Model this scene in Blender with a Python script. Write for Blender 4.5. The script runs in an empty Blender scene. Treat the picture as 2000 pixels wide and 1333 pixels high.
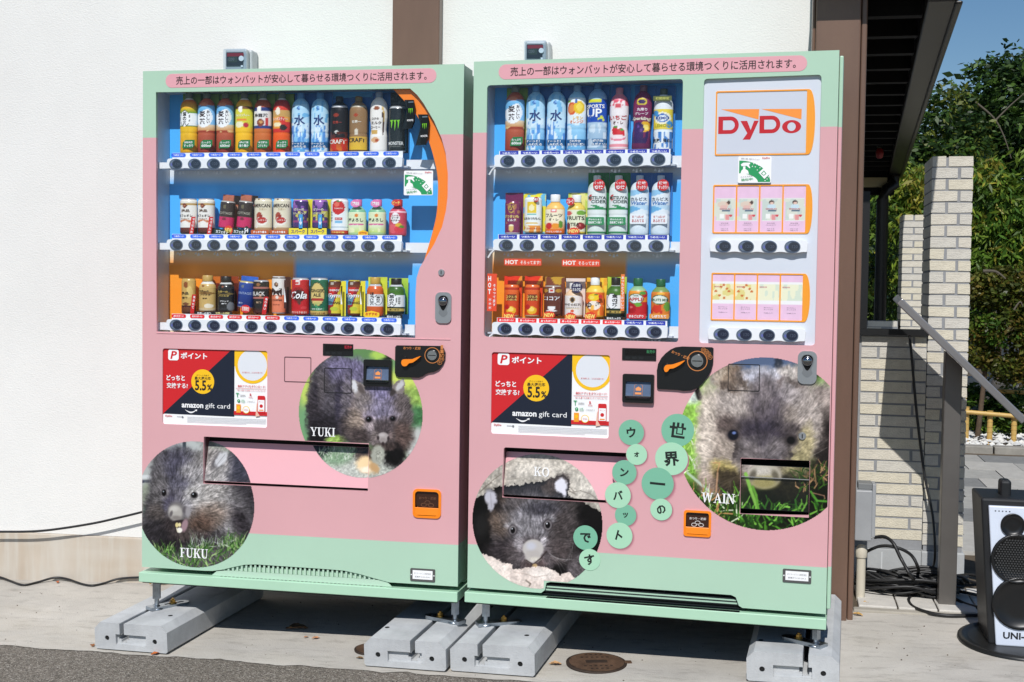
import bpy, bmesh, math, random
import numpy as np
from mathutils import Vector, Matrix
from mathutils.geometry import tessellate_polygon

random.seed(7)
RNG = np.random.default_rng(11)
SC = bpy.context.scene
COL = SC.collection

# ------------------------------------------------------------------ camera
F_PX, YAW, PITCH, ROLL = 2551.47, 0.2078, -0.0413, 0.0138      # focal length in pixels of a 2000 px wide frame
CAM = np.array([2.1645, -4.1199, 1.0337])
def cam_axes():
    cy, sy, cp, sp, cr, sr = (math.cos(YAW), math.sin(YAW), math.cos(PITCH), math.sin(PITCH), math.cos(ROLL), math.sin(ROLL))
    w = np.array([-sy*cp, cy*cp, sp]); r0 = np.array([cy, sy, 0.0]); u0 = np.cross(r0, w)
    return cr*r0 + sr*u0, -sr*r0 + cr*u0, w
CR, CU, CW = cam_axes()
cam = bpy.data.cameras.new('camera'); cam.sensor_width = 36.0; cam.lens = F_PX/2000*36
cam.clip_start = 0.05; cam.clip_end = 3000
camo = bpy.data.objects.new('camera', cam); COL.objects.link(camo)
camo.matrix_world = Matrix(((CR[0], CU[0], -CW[0], CAM[0]), (CR[1], CU[1], -CW[1], CAM[1]), (CR[2], CU[2], -CW[2], CAM[2]), (0, 0, 0, 1)))
SC.camera = camo

# ------------------------------------------------------------------ sky, sun, exposure
SUN_DIR = Vector((-0.03, 1.0, -1.04)).normalized()          # the way the light travels
sun_el = math.asin(-SUN_DIR.z); az = math.atan2(-SUN_DIR.x, -SUN_DIR.y)
W = bpy.data.worlds.new('World'); SC.world = W; W.use_nodes = True
nt = W.node_tree; bg = nt.nodes['Background']
sky = nt.nodes.new('ShaderNodeTexSky'); sky.sky_type = 'NISHITA'; sky.sun_disc = False
sky.sun_elevation = sun_el; sky.sun_rotation = az; sky.air_density = 1.0; sky.dust_density = 0.15; sky.ozone_density = 2.8
# thin veils of cloud: the sky's own brightness, whitened where a stretched noise is high
tcw = nt.nodes.new('ShaderNodeTexCoord'); mpw = nt.nodes.new('ShaderNodeMapping'); mpw.inputs['Scale'].default_value = (1.4, 1.4, 5.0); nt.links.new(tcw.outputs['Generated'], mpw.inputs[0])
nzw = nt.nodes.new('ShaderNodeTexNoise'); nzw.inputs['Scale'].default_value = 2.2; nzw.inputs['Detail'].default_value = 6; nzw.inputs['Roughness'].default_value = .55; nt.links.new(mpw.outputs[0], nzw.inputs['Vector'])
mrw = nt.nodes.new('ShaderNodeMapRange'); mrw.inputs[1].default_value = .50; mrw.inputs[2].default_value = .82; mrw.inputs[3].default_value = 0; mrw.inputs[4].default_value = .45; nt.links.new(nzw.outputs['Fac'], mrw.inputs[0])
bw = nt.nodes.new('ShaderNodeRGBToBW'); nt.links.new(sky.outputs[0], bw.inputs[0]); gw_ = nt.nodes.new('ShaderNodeMath'); gw_.operation = 'MULTIPLY'; gw_.inputs[1].default_value = 1.7; nt.links.new(bw.outputs[0], gw_.inputs[0])
mxw = nt.nodes.new('ShaderNodeMix'); mxw.data_type = 'RGBA'; nt.links.new(mrw.outputs[0], mxw.inputs[0]); hs = nt.nodes.new('ShaderNodeHueSaturation'); hs.inputs['Saturation'].default_value = 1.18; nt.links.new(sky.outputs[0], hs.inputs['Color']); nt.links.new(hs.outputs[0], mxw.inputs[6]); nt.links.new(gw_.outputs[0], mxw.inputs[7])
nt.links.new(mxw.outputs[2], bg.inputs[0]); bg.inputs[1].default_value = 0.095
sl = bpy.data.lights.new('sun', 'SUN'); sl.energy = 5.0; sl.angle = math.radians(0.5); sl.color = (1.0, 0.975, 0.945)
so = bpy.data.objects.new('sun', sl); COL.objects.link(so); so.rotation_euler = SUN_DIR.to_track_quat('-Z', 'Y').to_euler(); so.location = (0, -8, 9)
SC.view_settings.view_transform = 'Standard'; SC.view_settings.look = 'None'
SC.view_settings.exposure = -0.36; SC.view_settings.gamma = 1.0; SC.view_settings.use_curve_mapping = False
SC.render.engine = 'CYCLES'
SC.cycles.max_bounces = 8; SC.cycles.transparent_max_bounces = 12; SC.cycles.use_denoising = True; SC.cycles.denoising_prefilter = 'ACCURATE'
SC.cycles.sample_clamp_indirect = 6.0

# ------------------------------------------------------------------ helpers: pixels of the photograph to points on real planes
def ray(x, y): return CW + (x-1000)/F_PX*CR - (y-666.5)/F_PX*CU
class Frame:
    """a local frame (origin, yaw) standing in the world"""
    def __init__(s, o, yaw):
        s.o = np.array(o, float); s.yaw = yaw
        c, n = math.cos(yaw), math.sin(yaw)
        s.M = np.array([[c, -n, 0], [n, c, 0], [0, 0, 1.0]])
        s.C = s.M.T @ (CAM - s.o)
    def y(s, px, py, Y=0.0):
        d = s.M.T @ ray(px, py); t = (Y - s.C[1])/d[1]; q = s.C + t*d; return float(q[0]), float(q[2])
    def x(s, px, py, X=0.0):
        d = s.M.T @ ray(px, py); t = (X - s.C[0])/d[0]; q = s.C + t*d; return float(q[1]), float(q[2])
    def proj(s, P):
        P = np.asarray(P, float) @ s.M.T + s.o - CAM
        z = P @ CW; return 1000 + F_PX*(P @ CR)/z, 666.5 - F_PX*(P @ CU)/z
FW = Frame((0, 0, 0), 0.0)                     # the world = the left machine's own frame
FR = Frame((1.160, -0.0086, 0.0053), -0.0485)  # right machine
FH = Frame((-0.675, 0.692, 0.0), 0.053)        # building wall
G0, GB, GC = -0.206, 0.022, 0.046              # the sloping apron
def gz(x, y): return G0 + GB*min(max(x, -3), 3.2) + GC*min(max(y, -1.5), 0.72)
def pg(px, py, h=0.0):
    d = ray(px, py); t = (G0 + h + GB*CAM[0] + GC*CAM[1] - CAM[2])/(d[2] - GB*d[0] - GC*d[1]); q = CAM + t*d
    if q[1] > 0.72:
        z = G0 + h + GC*0.72 + 0.06
        t = (z - CAM[2])/d[2]; q = CAM + t*d
    return q

# ------------------------------------------------------------------ colours and materials
def lin(c):
    c = np.asarray(c, float)/255.0
    return np.where(c <= 0.04045, c/12.92, ((c+0.055)/1.055)**2.4)
def L4(c): v = lin(c); return (float(v[0]), float(v[1]), float(v[2]), 1.0)
MATS = {}
def mat(name, c, rough=0.5, metal=0.0, spec=0.5, var=0.0, scale=8.0, bump=0.0, bscale=60.0, coat=0.0, detail=4.0, stretch=None, alpha=None):
    if name in MATS: return MATS[name]
    m = bpy.data.materials.new(name); m.use_nodes = True; t = m.node_tree; p = t.nodes['Principled BSDF']
    p.inputs['Base Color'].default_value = L4(c); p.inputs['Roughness'].default_value = rough
    p.inputs['Metallic'].default_value = metal; p.inputs['Specular IOR Level'].default_value = spec
    p.inputs['Coat Weight'].default_value = coat
    tc = t.nodes.new('ShaderNodeTexCoord'); src = tc.outputs['Object']
    if stretch:
        mp = t.nodes.new('ShaderNodeMapping'); mp.inputs['Scale'].default_value = stretch; t.links.new(src, mp.inputs[0]); src = mp.outputs[0]
    if var:
        n = t.nodes.new('ShaderNodeTexNoise'); n.inputs['Scale'].default_value = scale; n.inputs['Detail'].default_value = detail; n.inputs['Roughness'].default_value = 0.65
        t.links.new(src, n.inputs['Vector'])
        mr = t.nodes.new('ShaderNodeMapRange'); mr.inputs[1].default_value = 0.3; mr.inputs[2].default_value = 0.7; mr.inputs[3].default_value = 1-var; mr.inputs[4].default_value = 1+var*0.6
        t.links.new(n.outputs['Fac'], mr.inputs[0])
        mx = t.nodes.new('ShaderNodeMix'); mx.data_type = 'RGBA'; mx.blend_type = 'MULTIPLY'; mx.inputs[0].default_value = 1.0
        mx.inputs[6].default_value = L4(c); t.links.new(mr.outputs[0], mx.inputs[7]); t.links.new(mx.outputs[2], p.inputs['Base Color'])
    if bump:
        n2 = t.nodes.new('ShaderNodeTexNoise'); n2.inputs['Scale'].default_value = bscale; n2.inputs['Detail'].default_value = 3.0
        t.links.new(src, n2.inputs['Vector'])
        b = t.nodes.new('ShaderNodeBump'); b.inputs['Strength'].default_value = bump; b.inputs['Distance'].default_value = 0.01
        t.links.new(n2.outputs['Fac'], b.inputs['Height']); t.links.new(b.outputs[0], p.inputs['Normal'])
    MATS[name] = m; return m
def vmat(name, rough=0.4, spec=0.4, coat=0.0, trans=0.0):
    if name in MATS: return MATS[name]
    m = bpy.data.materials.new(name); m.use_nodes = True; t = m.node_tree; p = t.nodes['Principled BSDF']
    a = t.nodes.new('ShaderNodeAttribute'); a.attribute_name = 'Col'
    t.links.new(a.outputs['Color'], p.inputs['Base Color'])
    p.inputs['Roughness'].default_value = rough; p.inputs['Specular IOR Level'].default_value = spec; p.inputs['Coat Weight'].default_value = coat
    MATS[name] = m; return m
def bandmat(name, z1, z2, green=(178, 211, 186), pink=(222, 169, 173), rough=0.38):
    """paint of a machine: green / pink / green by height"""
    m = bpy.data.materials.new(name); m.use_nodes = True; t = m.node_tree; p = t.nodes['Principled BSDF']
    tc = t.nodes.new('ShaderNodeTexCoord'); sx = t.nodes.new('ShaderNodeSeparateXYZ'); t.links.new(tc.outputs['Object'], sx.inputs[0])
    g1 = t.nodes.new('ShaderNodeMath'); g1.operation = 'GREATER_THAN'; g1.inputs[1].default_value = z1
    g2 = t.nodes.new('ShaderNodeMath'); g2.operation = 'LESS_THAN'; g2.inputs[1].default_value = z2
    mu = t.nodes.new('ShaderNodeMath'); mu.operation = 'MULTIPLY'
    t.links.new(sx.outputs[2], g1.inputs[0]); t.links.new(sx.outputs[2], g2.inputs[0]); t.links.new(g1.outputs[0], mu.inputs[0]); t.links.new(g2.outputs[0], mu.inputs[1])
    mx = t.nodes.new('ShaderNodeMix'); mx.data_type = 'RGBA'; mx.inputs[6].default_value = L4(green); mx.inputs[7].default_value = L4(pink)
    t.links.new(mu.outputs[0], mx.inputs[0])
    n = t.nodes.new('ShaderNodeTexNoise'); n.inputs['Scale'].default_value = 3.0; n.inputs['Detail'].default_value = 5.0; t.links.new(tc.outputs['Object'], n.inputs[0])
    mr = t.nodes.new('ShaderNodeMapRange'); mr.inputs[1].default_value = 0.3; mr.inputs[2].default_value = 0.7; mr.inputs[3].default_value = 0.96; mr.inputs[4].default_value = 1.02
    t.links.new(n.outputs['Fac'], mr.inputs[0])
    mm = t.nodes.new('ShaderNodeMix'); mm.data_type = 'RGBA'; mm.blend_type = 'MULTIPLY'; mm.inputs[0].default_value = 1.0
    t.links.new(mx.outputs[2], mm.inputs[6]); t.links.new(mr.outputs[0], mm.inputs[7]); t.links.new(mm.outputs[2], p.inputs['Base Color'])
    n3 = t.nodes.new('ShaderNodeTexNoise'); n3.inputs['Scale'].default_value = 420.0; t.links.new(tc.outputs['Object'], n3.inputs[0])
    b = t.nodes.new('ShaderNodeBump'); b.inputs['Strength'].default_value = 0.05; b.inputs['Distance'].default_value = 0.002
    t.links.new(n3.outputs['Fac'], b.inputs['Height']); t.links.new(b.outputs[0], p.inputs['Normal'])
    p.inputs['Roughness'].default_value = rough
    MATS[name] = m; return m
def glassmat(name, tint=(235, 240, 245), refl=1.0):
    m = bpy.data.materials.new(name); m.use_nodes = True; t = m.node_tree
    for n in list(t.nodes):
        if n.type == 'BSDF_PRINCIPLED': t.nodes.remove(n)
    out = [n for n in t.nodes if n.type == 'OUTPUT_MATERIAL'][0]
    tr = t.nodes.new('ShaderNodeBsdfTransparent'); tr.inputs[0].default_value = L4(tint)
    gl = t.nodes.new('ShaderNodeBsdfGlossy'); gl.inputs['Roughness'].default_value = 0.02
    fr = t.nodes.new('ShaderNodeLayerWeight'); fr.inputs[0].default_value = .5     # the same from both sides of a thin pane
    pw = t.nodes.new('ShaderNodeMath'); pw.operation = 'POWER'; pw.inputs[1].default_value = 5; t.links.new(fr.outputs['Facing'], pw.inputs[0])
    mu = t.nodes.new('ShaderNodeMath'); mu.operation = 'MULTIPLY_ADD'; mu.inputs[1].default_value = .9*refl; mu.inputs[2].default_value = .045*refl; t.links.new(pw.outputs[0], mu.inputs[0])
    mx = t.nodes.new('ShaderNodeMixShader'); t.links.new(mu.outputs[0], mx.inputs[0]); t.links.new(tr.outputs[0], mx.inputs[1]); t.links.new(gl.outputs[0], mx.inputs[2])
    t.links.new(mx.outputs[0], out.inputs[0]); MATS[name] = m; return m

# ------------------------------------------------------------------ mesh collecting
LINK = []
class MB:
    def __init__(s): s.v = []; s.f = []; s.m = []; s.c = []; s.mats = []; s.sm = []
    def mi(s, m):
        if m not in s.mats: s.mats.append(m)
        return s.mats.index(m)
    def add(s, verts, faces, m, col=None, smooth=False):
        o = len(s.v); verts = [tuple(map(float, q)) for q in verts]; s.v += verts; k = s.mi(m)
        for f in faces: s.f.append(tuple(i+o for i in f)); s.m.append(k); s.sm.append(smooth)
        if col is None: s.c += [(1, 1, 1)]*len(verts)
        elif len(np.shape(col)) == 1: s.c += [tuple(lin(col))]*len(verts)
        else: s.c += [tuple(q) for q in np.asarray(col)]
        return s
    def box(s, x0, x1, y0, y1, z0, z1, m, col=None):
        v = [(x0, y0, z0), (x1, y0, z0), (x1, y1, z0), (x0, y1, z0), (x0, y0, z1), (x1, y0, z1), (x1, y1, z1), (x0, y1, z1)]
        return s.add(v, [(0, 3, 2, 1), (4, 5, 6, 7), (0, 1, 5, 4), (1, 2, 6, 5), (2, 3, 7, 6), (3, 0, 4, 7)], m, col)
    def prism(s, outer, holes, y0, y1, m, side=None, back=True, col=None):
        """a plate lying in x,z with outline and holes, from y0 (front) to y1"""
        loops = [list(outer)] + [list(h) for h in holes]
        tris = tessellate_polygon([[Vector((p[0], p[1], 0)) for p in l] for l in loops])
        flat = [p for l in loops for p in l]; n = len(flat)
        v0 = [(p[0], y0, p[1]) for p in flat]; v1 = [(p[0], y1, p[1]) for p in flat]
        ff = []
        for a, b, c in tris:
            A, B, Cc = flat[a], flat[b], flat[c]
            cr = (B[0]-A[0])*(Cc[1]-A[1])-(B[1]-A[1])*(Cc[0]-A[0])
            ff.append((a, b, c) if cr > 0 else (a, c, b))
        s.add(v0, ff, m, col)
        if back: s.add(v1, [f[::-1] for f in ff], m, col)
        if y1 > y0:
            o = 0
            for li, l in enumerate(loops):
                k = len(l); ar = sum(l[i][0]*l[(i+1) % k][1]-l[(i+1) % k][0]*l[i][1] for i in range(k))
                vv = [(p[0], y0, p[1]) for p in l]+[(p[0], y1, p[1]) for p in l]
                ccw = (ar > 0) == (li == 0)
                s.add(vv, [((i+1) % k, i, i+k, (i+1) % k+k) if ccw else (i, (i+1) % k, (i+1) % k+k, i+k) for i in range(k)], side or m, col)
        return s
    def flat(s, pts, y, m, col=None): return s.prism(pts, [], y, y, m, back=False, col=col)
    def cyl(s, p0, p1, r0, r1, m, n=16, caps=True, col=None, smooth=True):
        p0 = Vector(p0); p1 = Vector(p1); d = (p1-p0).normalized(); a = d.orthogonal().normalized(); b = d.cross(a)
        v = []
        for p, r in ((p0, r0), (p1, r1)):
            for i in range(n):
                t = 2*math.pi*i/n; v.append(p + a*(r*math.cos(t)) + b*(r*math.sin(t)))
        s.add(v, [(i, (i+1) % n, (i+1) % n+n, i+n) for i in range(n)], m, col, smooth)
        if caps:
            s.add(v[:n], [tuple(range(n))[::-1]], m, col); s.add(v[n:], [tuple(range(n))], m, col)
        return s
    def tube(s, pts, r, m, n=8, col=None):
        P = [Vector(p) for p in pts]; v = []; up = Vector((0.13, 0.31, 0.94))
        for i, p in enumerate(P):
            d = (P[min(i+1, len(P)-1)]-P[max(i-1, 0)]).normalized()
            a = d.cross(up)
            if a.length < 1e-4: a = d.orthogonal()
            a.normalize(); b = a.cross(d); rr = r[i] if hasattr(r, '__len__') else r
            for k in range(n):
                t = 2*math.pi*k/n; v.append(p + a*(rr*math.cos(t)) + b*(rr*math.sin(t)))
        f = [(i*n+k, i*n+(k+1) % n, (i+1)*n+(k+1) % n, (i+1)*n+k) for i in range(len(P)-1) for k in range(n)]
        s.add(v, f, m, col, True); e = len(P)-1
        s.add(v[:n], [tuple(range(n))[::-1]], m, col); s.add(v[e*n:], [tuple(range(n))], m, col)
        return s
    def lathe(s, prof, cx, cy, m, n=20, col=None, smooth=True, sq=1.0):
        v = []
        for r, z in prof:
            for k in range(n):
                t = 2*math.pi*k/n; v.append((cx + r*math.cos(t), cy + sq*r*math.sin(t), z))
        f = [(i*n+k, i*n+(k+1) % n, (i+1)*n+(k+1) % n, (i+1)*n+k) for i in range(len(prof)-1) for k in range(n)]
        s.add(v, f, m, col, smooth)
        s.add(v[:n], [tuple(range(n))[::-1]], m, col); s.add(v[-n:], [tuple(range(n))], m, col)
        return s
    def text(s, st, x, z, w, y, m, h=None, just='c', rot=0.0, bold=0.0, col=None, shear=0.0, surf=None):
        """lettering lying in x,z at depth y; w = width of the whole string"""
        V, T, tw, th, z0 = glyphs(st, bold)
        sx = w/tw; sz = (h/th) if h else sx
        P = (V - np.array([tw/2 if just == 'c' else 0.0, z0+th/2]))*np.array([sx, sz])
        if shear: P[:, 0] += P[:, 1]*shear
        if rot:
            c, n = math.cos(rot), math.sin(rot); P = P @ np.array([[c, n], [-n, c]])
        X = P[:, 0] + x; Z = P[:, 1] + z
        Y = np.full(len(X), y) if surf is None else surf(X, Z)
        s.add(np.stack([X, Y, Z], 1), T, m, col); return s
    def mesh(s, name):
        me = bpy.data.meshes.new(name); me.from_pydata(s.v, [], s.f)
        for m in s.mats: me.materials.append(m)
        me.polygons.foreach_set('material_index', np.array(s.m, dtype=np.int32)); me.polygons.foreach_set('use_smooth', np.array(s.sm, dtype=bool))
        ca = me.color_attributes.new('Col', 'FLOAT_COLOR', 'POINT')
        c = np.ones((len(s.v), 4), dtype=np.float32); c[:, :3] = np.array(s.c, dtype=np.float32).reshape(-1, 3); ca.data.foreach_set('color', c.ravel())
        me.update(); return me
    def build(s, name, parent=None, bevel=0.0, seg=2, loc=None, rotz=0.0):
        o = bpy.data.objects.new(name, s.mesh(name)); LINK.append(o)
        if parent is not None: o.parent = parent
        if loc is not None: o.location = loc
        if rotz: o.rotation_euler = (0, 0, rotz)
        if bevel:
            b = o.modifiers.new('bevel', 'BEVEL'); b.width = bevel; b.segments = seg; b.limit_method = 'ANGLE'; b.angle_limit = math.radians(50)
        return o
def empty(name, loc, rotz=0.0):
    o = bpy.data.objects.new(name, None); o.location = loc; o.rotation_euler = (0, 0, rotz); o.empty_display_size = 0.1; LINK.append(o); return o
def tag(o, label=None, cat=None, group=None, kind=None):
    if label: o['label'] = label
    if cat: o['category'] = cat
    if group: o['group'] = group
    if kind: o['kind'] = kind
    return o

# ------------------------------------------------------------------ lettering from the built-in font (falls back to its CJK face)
_tc = bpy.data.curves.new('lettering_source', 'FONT'); _tc.resolution_u = 2
_to = bpy.data.objects.new('lettering_source', _tc); COL.objects.link(_to)
GL = {}
def glyphs(st, bold=0.0):
    k = (st, bold)
    if k in GL: return GL[k]
    _tc.body = st; _tc.offset = bold
    dg = bpy.context.evaluated_depsgraph_get(); ev = _to.evaluated_get(dg); me = ev.to_mesh()
    n = len(me.vertices); co = np.zeros(n*3); me.vertices.foreach_get('co', co); co = co.reshape(-1, 3)[:, :2]
    T = [tuple(p.vertices) for p in me.polygons]; nz = [p.normal.z for p in me.polygons]
    # the plate faces -y: with x right, z up a counter-clockwise face (normal +z in the font's plane) looks to -y
    T = [t if q > 0 else t[::-1] for t, q in zip(T, nz)]
    ev.to_mesh_clear()
    if n == 0: co = np.zeros((3, 2)); co[1, 0] = co[2, 1] = 1e-3; T = [(0, 1, 2)]
    x0 = co[:, 0].min(); z0 = co[:, 1].min(); co = co - np.array([x0, 0])
    GL[k] = (co, T, max(co[:, 0].max(), 1e-4), max(co[:, 1].max()-z0, 1e-4), z0); return GL[k]
def serif_letters(st, x, z, h, mb, m, y):
    """roman capitals with slab serifs, each piece a hair proud of the last"""
    t, th, sf = 0.17, 0.07, 0.07
    def q(a, b, wa, wb=None): return [(a[0]-wa/2, a[1]), (a[0]+wa/2, a[1]), (b[0]+(wb or wa)/2, b[1]), (b[0]-(wb or wa)/2, b[1])]
    def ser(cx, zz, w): return [(cx-w/2, zz), (cx+w/2, zz), (cx+w/2, zz+sf), (cx-w/2, zz+sf)]
    G = {
     'F': (0.66, [q((.19, 0), (.19, 1), t), ser(.19, 0, .38), ser(.14, .93, .28), [(.19, .93), (.62, .93), (.62, 1), (.19, 1)], [(.57, .76), (.62, .76), (.62, .95), (.57, .95)], [(.25, .47), (.47, .47), (.47, .54), (.25, .54)], [(.43, .38), (.48, .38), (.48, .63), (.43, .63)]]),
     'U': (0.86, [q((.2, .25), (.2, 1), t), ser(.2, .93, .38), q((.68, .25), (.68, 1), th), ser(.68, .93, .3), [(.115, .26), (.3, .26), (.35, .12), (.44, .08), (.55, .1), (.645, .26), (.715, .26), (.66, .06), (.55, 0), (.4, -.02), (.22, .04)]]),
     'K': (0.84, [q((.19, 0), (.19, 1), t), ser(.19, 0, .37), ser(.19, .93, .37), [(.27, .42), (.36, .42), (.68, .95), (.58, .95)], ser(.65, .93, .3), [(.36, .52), (.46, .64), (.78, .04), (.56, .04)], ser(.69, 0, .34)]),
     'Y': (0.82, [q((.41, 0), (.41, .48), t), ser(.41, 0, .38), [(.33, .42), (.47, .46), (.24, .96), (.05, .96)], ser(.16, .93, .34), [(.42, .44), (.5, .44), (.72, .96), (.63, .96)], ser(.68, .93, .28)]),
     'I': (0.42, [q((.21, 0), (.21, 1), t), ser(.21, 0, .38), ser(.21, .93, .38)]),
     'W': (1.16, [[(.24, 0), (.33, 0), (.25, .96), (.06, .96)], [(.24, 0), (.32, 0), (.6, .96), (.5, .96)], [(.72, 0), (.81, 0), (.68, .96), (.48, .96)], [(.72, 0), (.8, 0), (1.06, .96), (.98, .96)], ser(.15, .93, .34), ser(.58, .93, .34), ser(1.02, .93, .26)]),
     'A': (0.84, [[(.1, .04), (.18, .04), (.44, 1), (.38, 1)], [(.56, .04), (.78, .04), (.46, 1), (.37, .98)], [(.24, .3), (.62, .3), (.62, .37), (.24, .37)], ser(.13, 0, .26), ser(.67, 0, .34)]),
     'N': (0.88, [q((.16, 0), (.16, 1), th), ser(.16, 0, .28), [(.12, 1), (.3, 1), (.74, 0), (.62, -.02)], ser(.12, .93, .22), q((.7, .0), (.7, 1), th), ser(.7, .93, .28)]),
    }
    cx = 0.0; k = 0; out = []
    for ch in st:
        if ch == 'O':
            ou = [(.45+.41*math.cos(a), .49+.52*math.sin(a)) for a in np.linspace(0, 2*math.pi, 28, endpoint=False)]
            inn = [(.45+.23*math.cos(a), .49+.44*math.sin(a)) for a in np.linspace(0, 2*math.pi, 28, endpoint=False)]
            out.append((cx, ou, inn)); cx += .92; continue
        wd, polys = G[ch]
        for p in polys: out.append((cx, p, None))
        cx += wd + .02
    sc = h
    for ox, p, inn in out:
        k += 1
        mb.prism([(x+(ox+a)*sc, z+b*sc) for a, b in p], [[(x+(ox+a)*sc, z+b*sc) for a, b in inn]] if inn else [], y-0.00006*k, y-0.00006*k, m, back=False)
    return cx*sc
def circle(cx, cz, r, n=40, rz=None): return [(cx+r*math.cos(2*math.pi*i/n), cz+(rz or r)*math.sin(2*math.pi*i/n)) for i in range(n)]
def rrect(x0, x1, z0, z1, r, n=5):
    o = []
    for cx, cz, a0 in ((x1-r, z0+r, -90), (x1-r, z1-r, 0), (x0+r, z1-r, 90), (x0+r, z0+r, 180)):
        for i in range(n+1):
            a = math.radians(a0+90*i/n); o.append((cx+r*math.cos(a), cz+r*math.sin(a)))
    return o
def rquad(pts, r, n=4):
    """a quadrilateral (any order round) with rounded corners"""
    out = []; k = len(pts)
    for i in range(k):
        p = Vector(pts[i]); a = (Vector(pts[i-1])-p).normalized(); b = (Vector(pts[(i+1) % k])-p).normalized()
        for j in range(n+1):
            t = j/n; q = p + a*(r*(1-t)**2) + b*(r*t**2); out.append((q.x, q.y))
    return out
def ccw(p):
    a = sum(p[i][0]*p[(i+1) % len(p)][1]-p[(i+1) % len(p)][0]*p[i][1] for i in range(len(p)))
    return list(p) if a > 0 else list(p)[::-1]
def smooth_loop(p, n=6, closed=False):
    """Catmull-Rom through points"""
    o = []; k = len(p)
    for i in range(k if closed else k-1):
        if closed: a, b, c, d = p[i-1], p[i], p[(i+1) % k], p[(i+2) % k]
        else: a, b, c, d = p[max(i-1, 0)], p[i], p[i+1], p[min(i+2, k-1)]
        a, b, c, d = map(np.array, (a, b, c, d))
        for j in range(n):
            t = j/n; o.append(tuple(0.5*((2*b)+(-a+c)*t+(2*a-5*b+4*c-d)*t*t+(-a+3*b-3*c+d)*t**3)))
    if not closed: o.append(tuple(p[-1]))
    return o

# ------------------------------------------------------------------ value noise for printed pictures
def vnoise(X, Z, seed=0):
    xi = np.floor(X).astype(int); zi = np.floor(Z).astype(int); fx = X-xi; fz = Z-zi
    def h(a, b):
        n = (a*374761393 + b*668265263 + seed*1442695041) & 0xffffffff
        n = ((n ^ (n >> 13))*1274126177) & 0xffffffff
        return ((n ^ (n >> 16)) & 0xffff)/65535.0
    ux = fx*fx*(3-2*fx); uz = fz*fz*(3-2*fz)
    return (h(xi, zi)*(1-ux)+h(xi+1, zi)*ux)*(1-uz)+(h(xi, zi+1)*(1-ux)+h(xi+1, zi+1)*ux)*uz
def paint(spec, U, V, seed=1):
    """printed artwork in u (-1..1 across) and v (0..1 up)"""
    C = np.tile(lin((240, 240, 240)), (U.size, 1))
    for op in spec:
        k = op[0]
        if k == 'fill': C[:] = lin(op[1])
        elif k == 'band': C[(V >= op[1]) & (V <= op[2])] = lin(op[3])
        elif k == 'grad':
            m = (V >= op[1]) & (V <= op[2]); t = ((V[m]-op[1])/(op[2]-op[1]))[:, None]; C[m] = lin(op[3])*(1-t)+lin(op[4])*t
        elif k == 'ell': C[((U-op[1])/op[3])**2+((V-op[2])/op[4])**2 <= 1] = lin(op[5])
        elif k == 'rect': C[(U >= op[1]) & (U <= op[2]) & (V >= op[3]) & (V <= op[4])] = lin(op[5])
        elif k == 'line':   # the side of a slanted line v > a + b u, within v limits
            C[(V > op[1]+op[2]*U) & (V >= op[3]) & (V <= op[4])] = lin(op[5])
        elif k == 'mott':
            m = (V >= op[3]) & (V <= op[4]); n = vnoise(U[m]*op[2], V[m]*op[2]*2.2, seed)*0.6+vnoise(U[m]*op[2]*2.3, V[m]*op[2]*5, seed+1)*0.4
            C[m] = np.clip(C[m]*(1+op[1]*(n-0.5)*2)[:, None], 0, 1)
        elif k == 'blot':   # noise-shaped blotches of another colour
            m = (V >= op[3]) & (V <= op[4]); n = vnoise(U[m]*op[2]+7.7, V[m]*op[2]*2.2+3.1, seed+5); i = np.where(m)[0][n > op[1]]; C[i] = lin(op[5])
    return C
# ================================================================== vending machines
M_WHITE = mat('white_plastic', (238, 240, 243), 0.32, var=0.03, scale=20)
M_GREYW = mat('grey_case', (196, 202, 212), 0.4, var=0.04)
M_DARK = mat('black_plastic', (22, 23, 25), 0.3, var=0.1, scale=30)
M_GAP = mat('black_gap', (12, 14, 13), 0.8)
M_STEEL = mat('steel', (190, 192, 195), 0.28, metal=1.0, var=0.12, scale=40)
M_ZINC = mat('zinc_steel', (176, 184, 192), 0.34, metal=1.0, var=0.2, scale=60)
M_BRASS = mat('brass_bolt', (190, 150, 80), 0.35, metal=1.0, var=0.2, scale=80)
M_LOCK = mat('lock_grey', (176, 179, 182), 0.35, metal=0.7, var=0.06)
M_CHROME = mat('chrome', (150, 152, 156), 0.1, metal=1.0)
M_ORANGE = mat('orange_plastic', (255, 140, 25), 0.35, var=0.04)
M_ORANGE2 = mat('orange_print', (248, 160, 45), 0.4)
M_BLUEBTN = mat('button_lens', (34, 42, 62), 0.12, coat=0.4)
M_BTNRING = mat('button_ring', (104, 118, 138), 0.25)
M_BTNSHINE = mat('button_shine_blue', (98, 106, 170), 0.25)  # colour of the small disc painted on each button as its highlight
M_INK = mat('ink_black', (38, 28, 26), 0.5)
M_WHITEINK = mat('ink_white', (248, 248, 248), 0.45)
M_TAGB = mat('tag_blue', (52, 104, 226), 0.4); M_TAGR = mat('tag_red', (226, 40, 42), 0.4); M_TAGN = mat('tag_navy', (30, 50, 165), 0.4)
M_PANEL = mat('white_panel', (214, 220, 230), 0.35, var=0.02, scale=4)
M_RED = mat('ink_red', (208, 32, 38), 0.45); M_DDRED = mat('logo_red', (196, 30, 42), 0.4); M_TRI = mat('logo_orange', (250, 150, 62), 0.4)
M_NAVY = mat('ink_navy', (22, 30, 48), 0.4); M_YEL = mat('ink_yellow', (250, 196, 28), 0.4); M_GREEN = mat('ink_green', (40, 155, 92), 0.4)
M_PGREY = mat('ink_grey', (120, 122, 125), 0.5)
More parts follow.
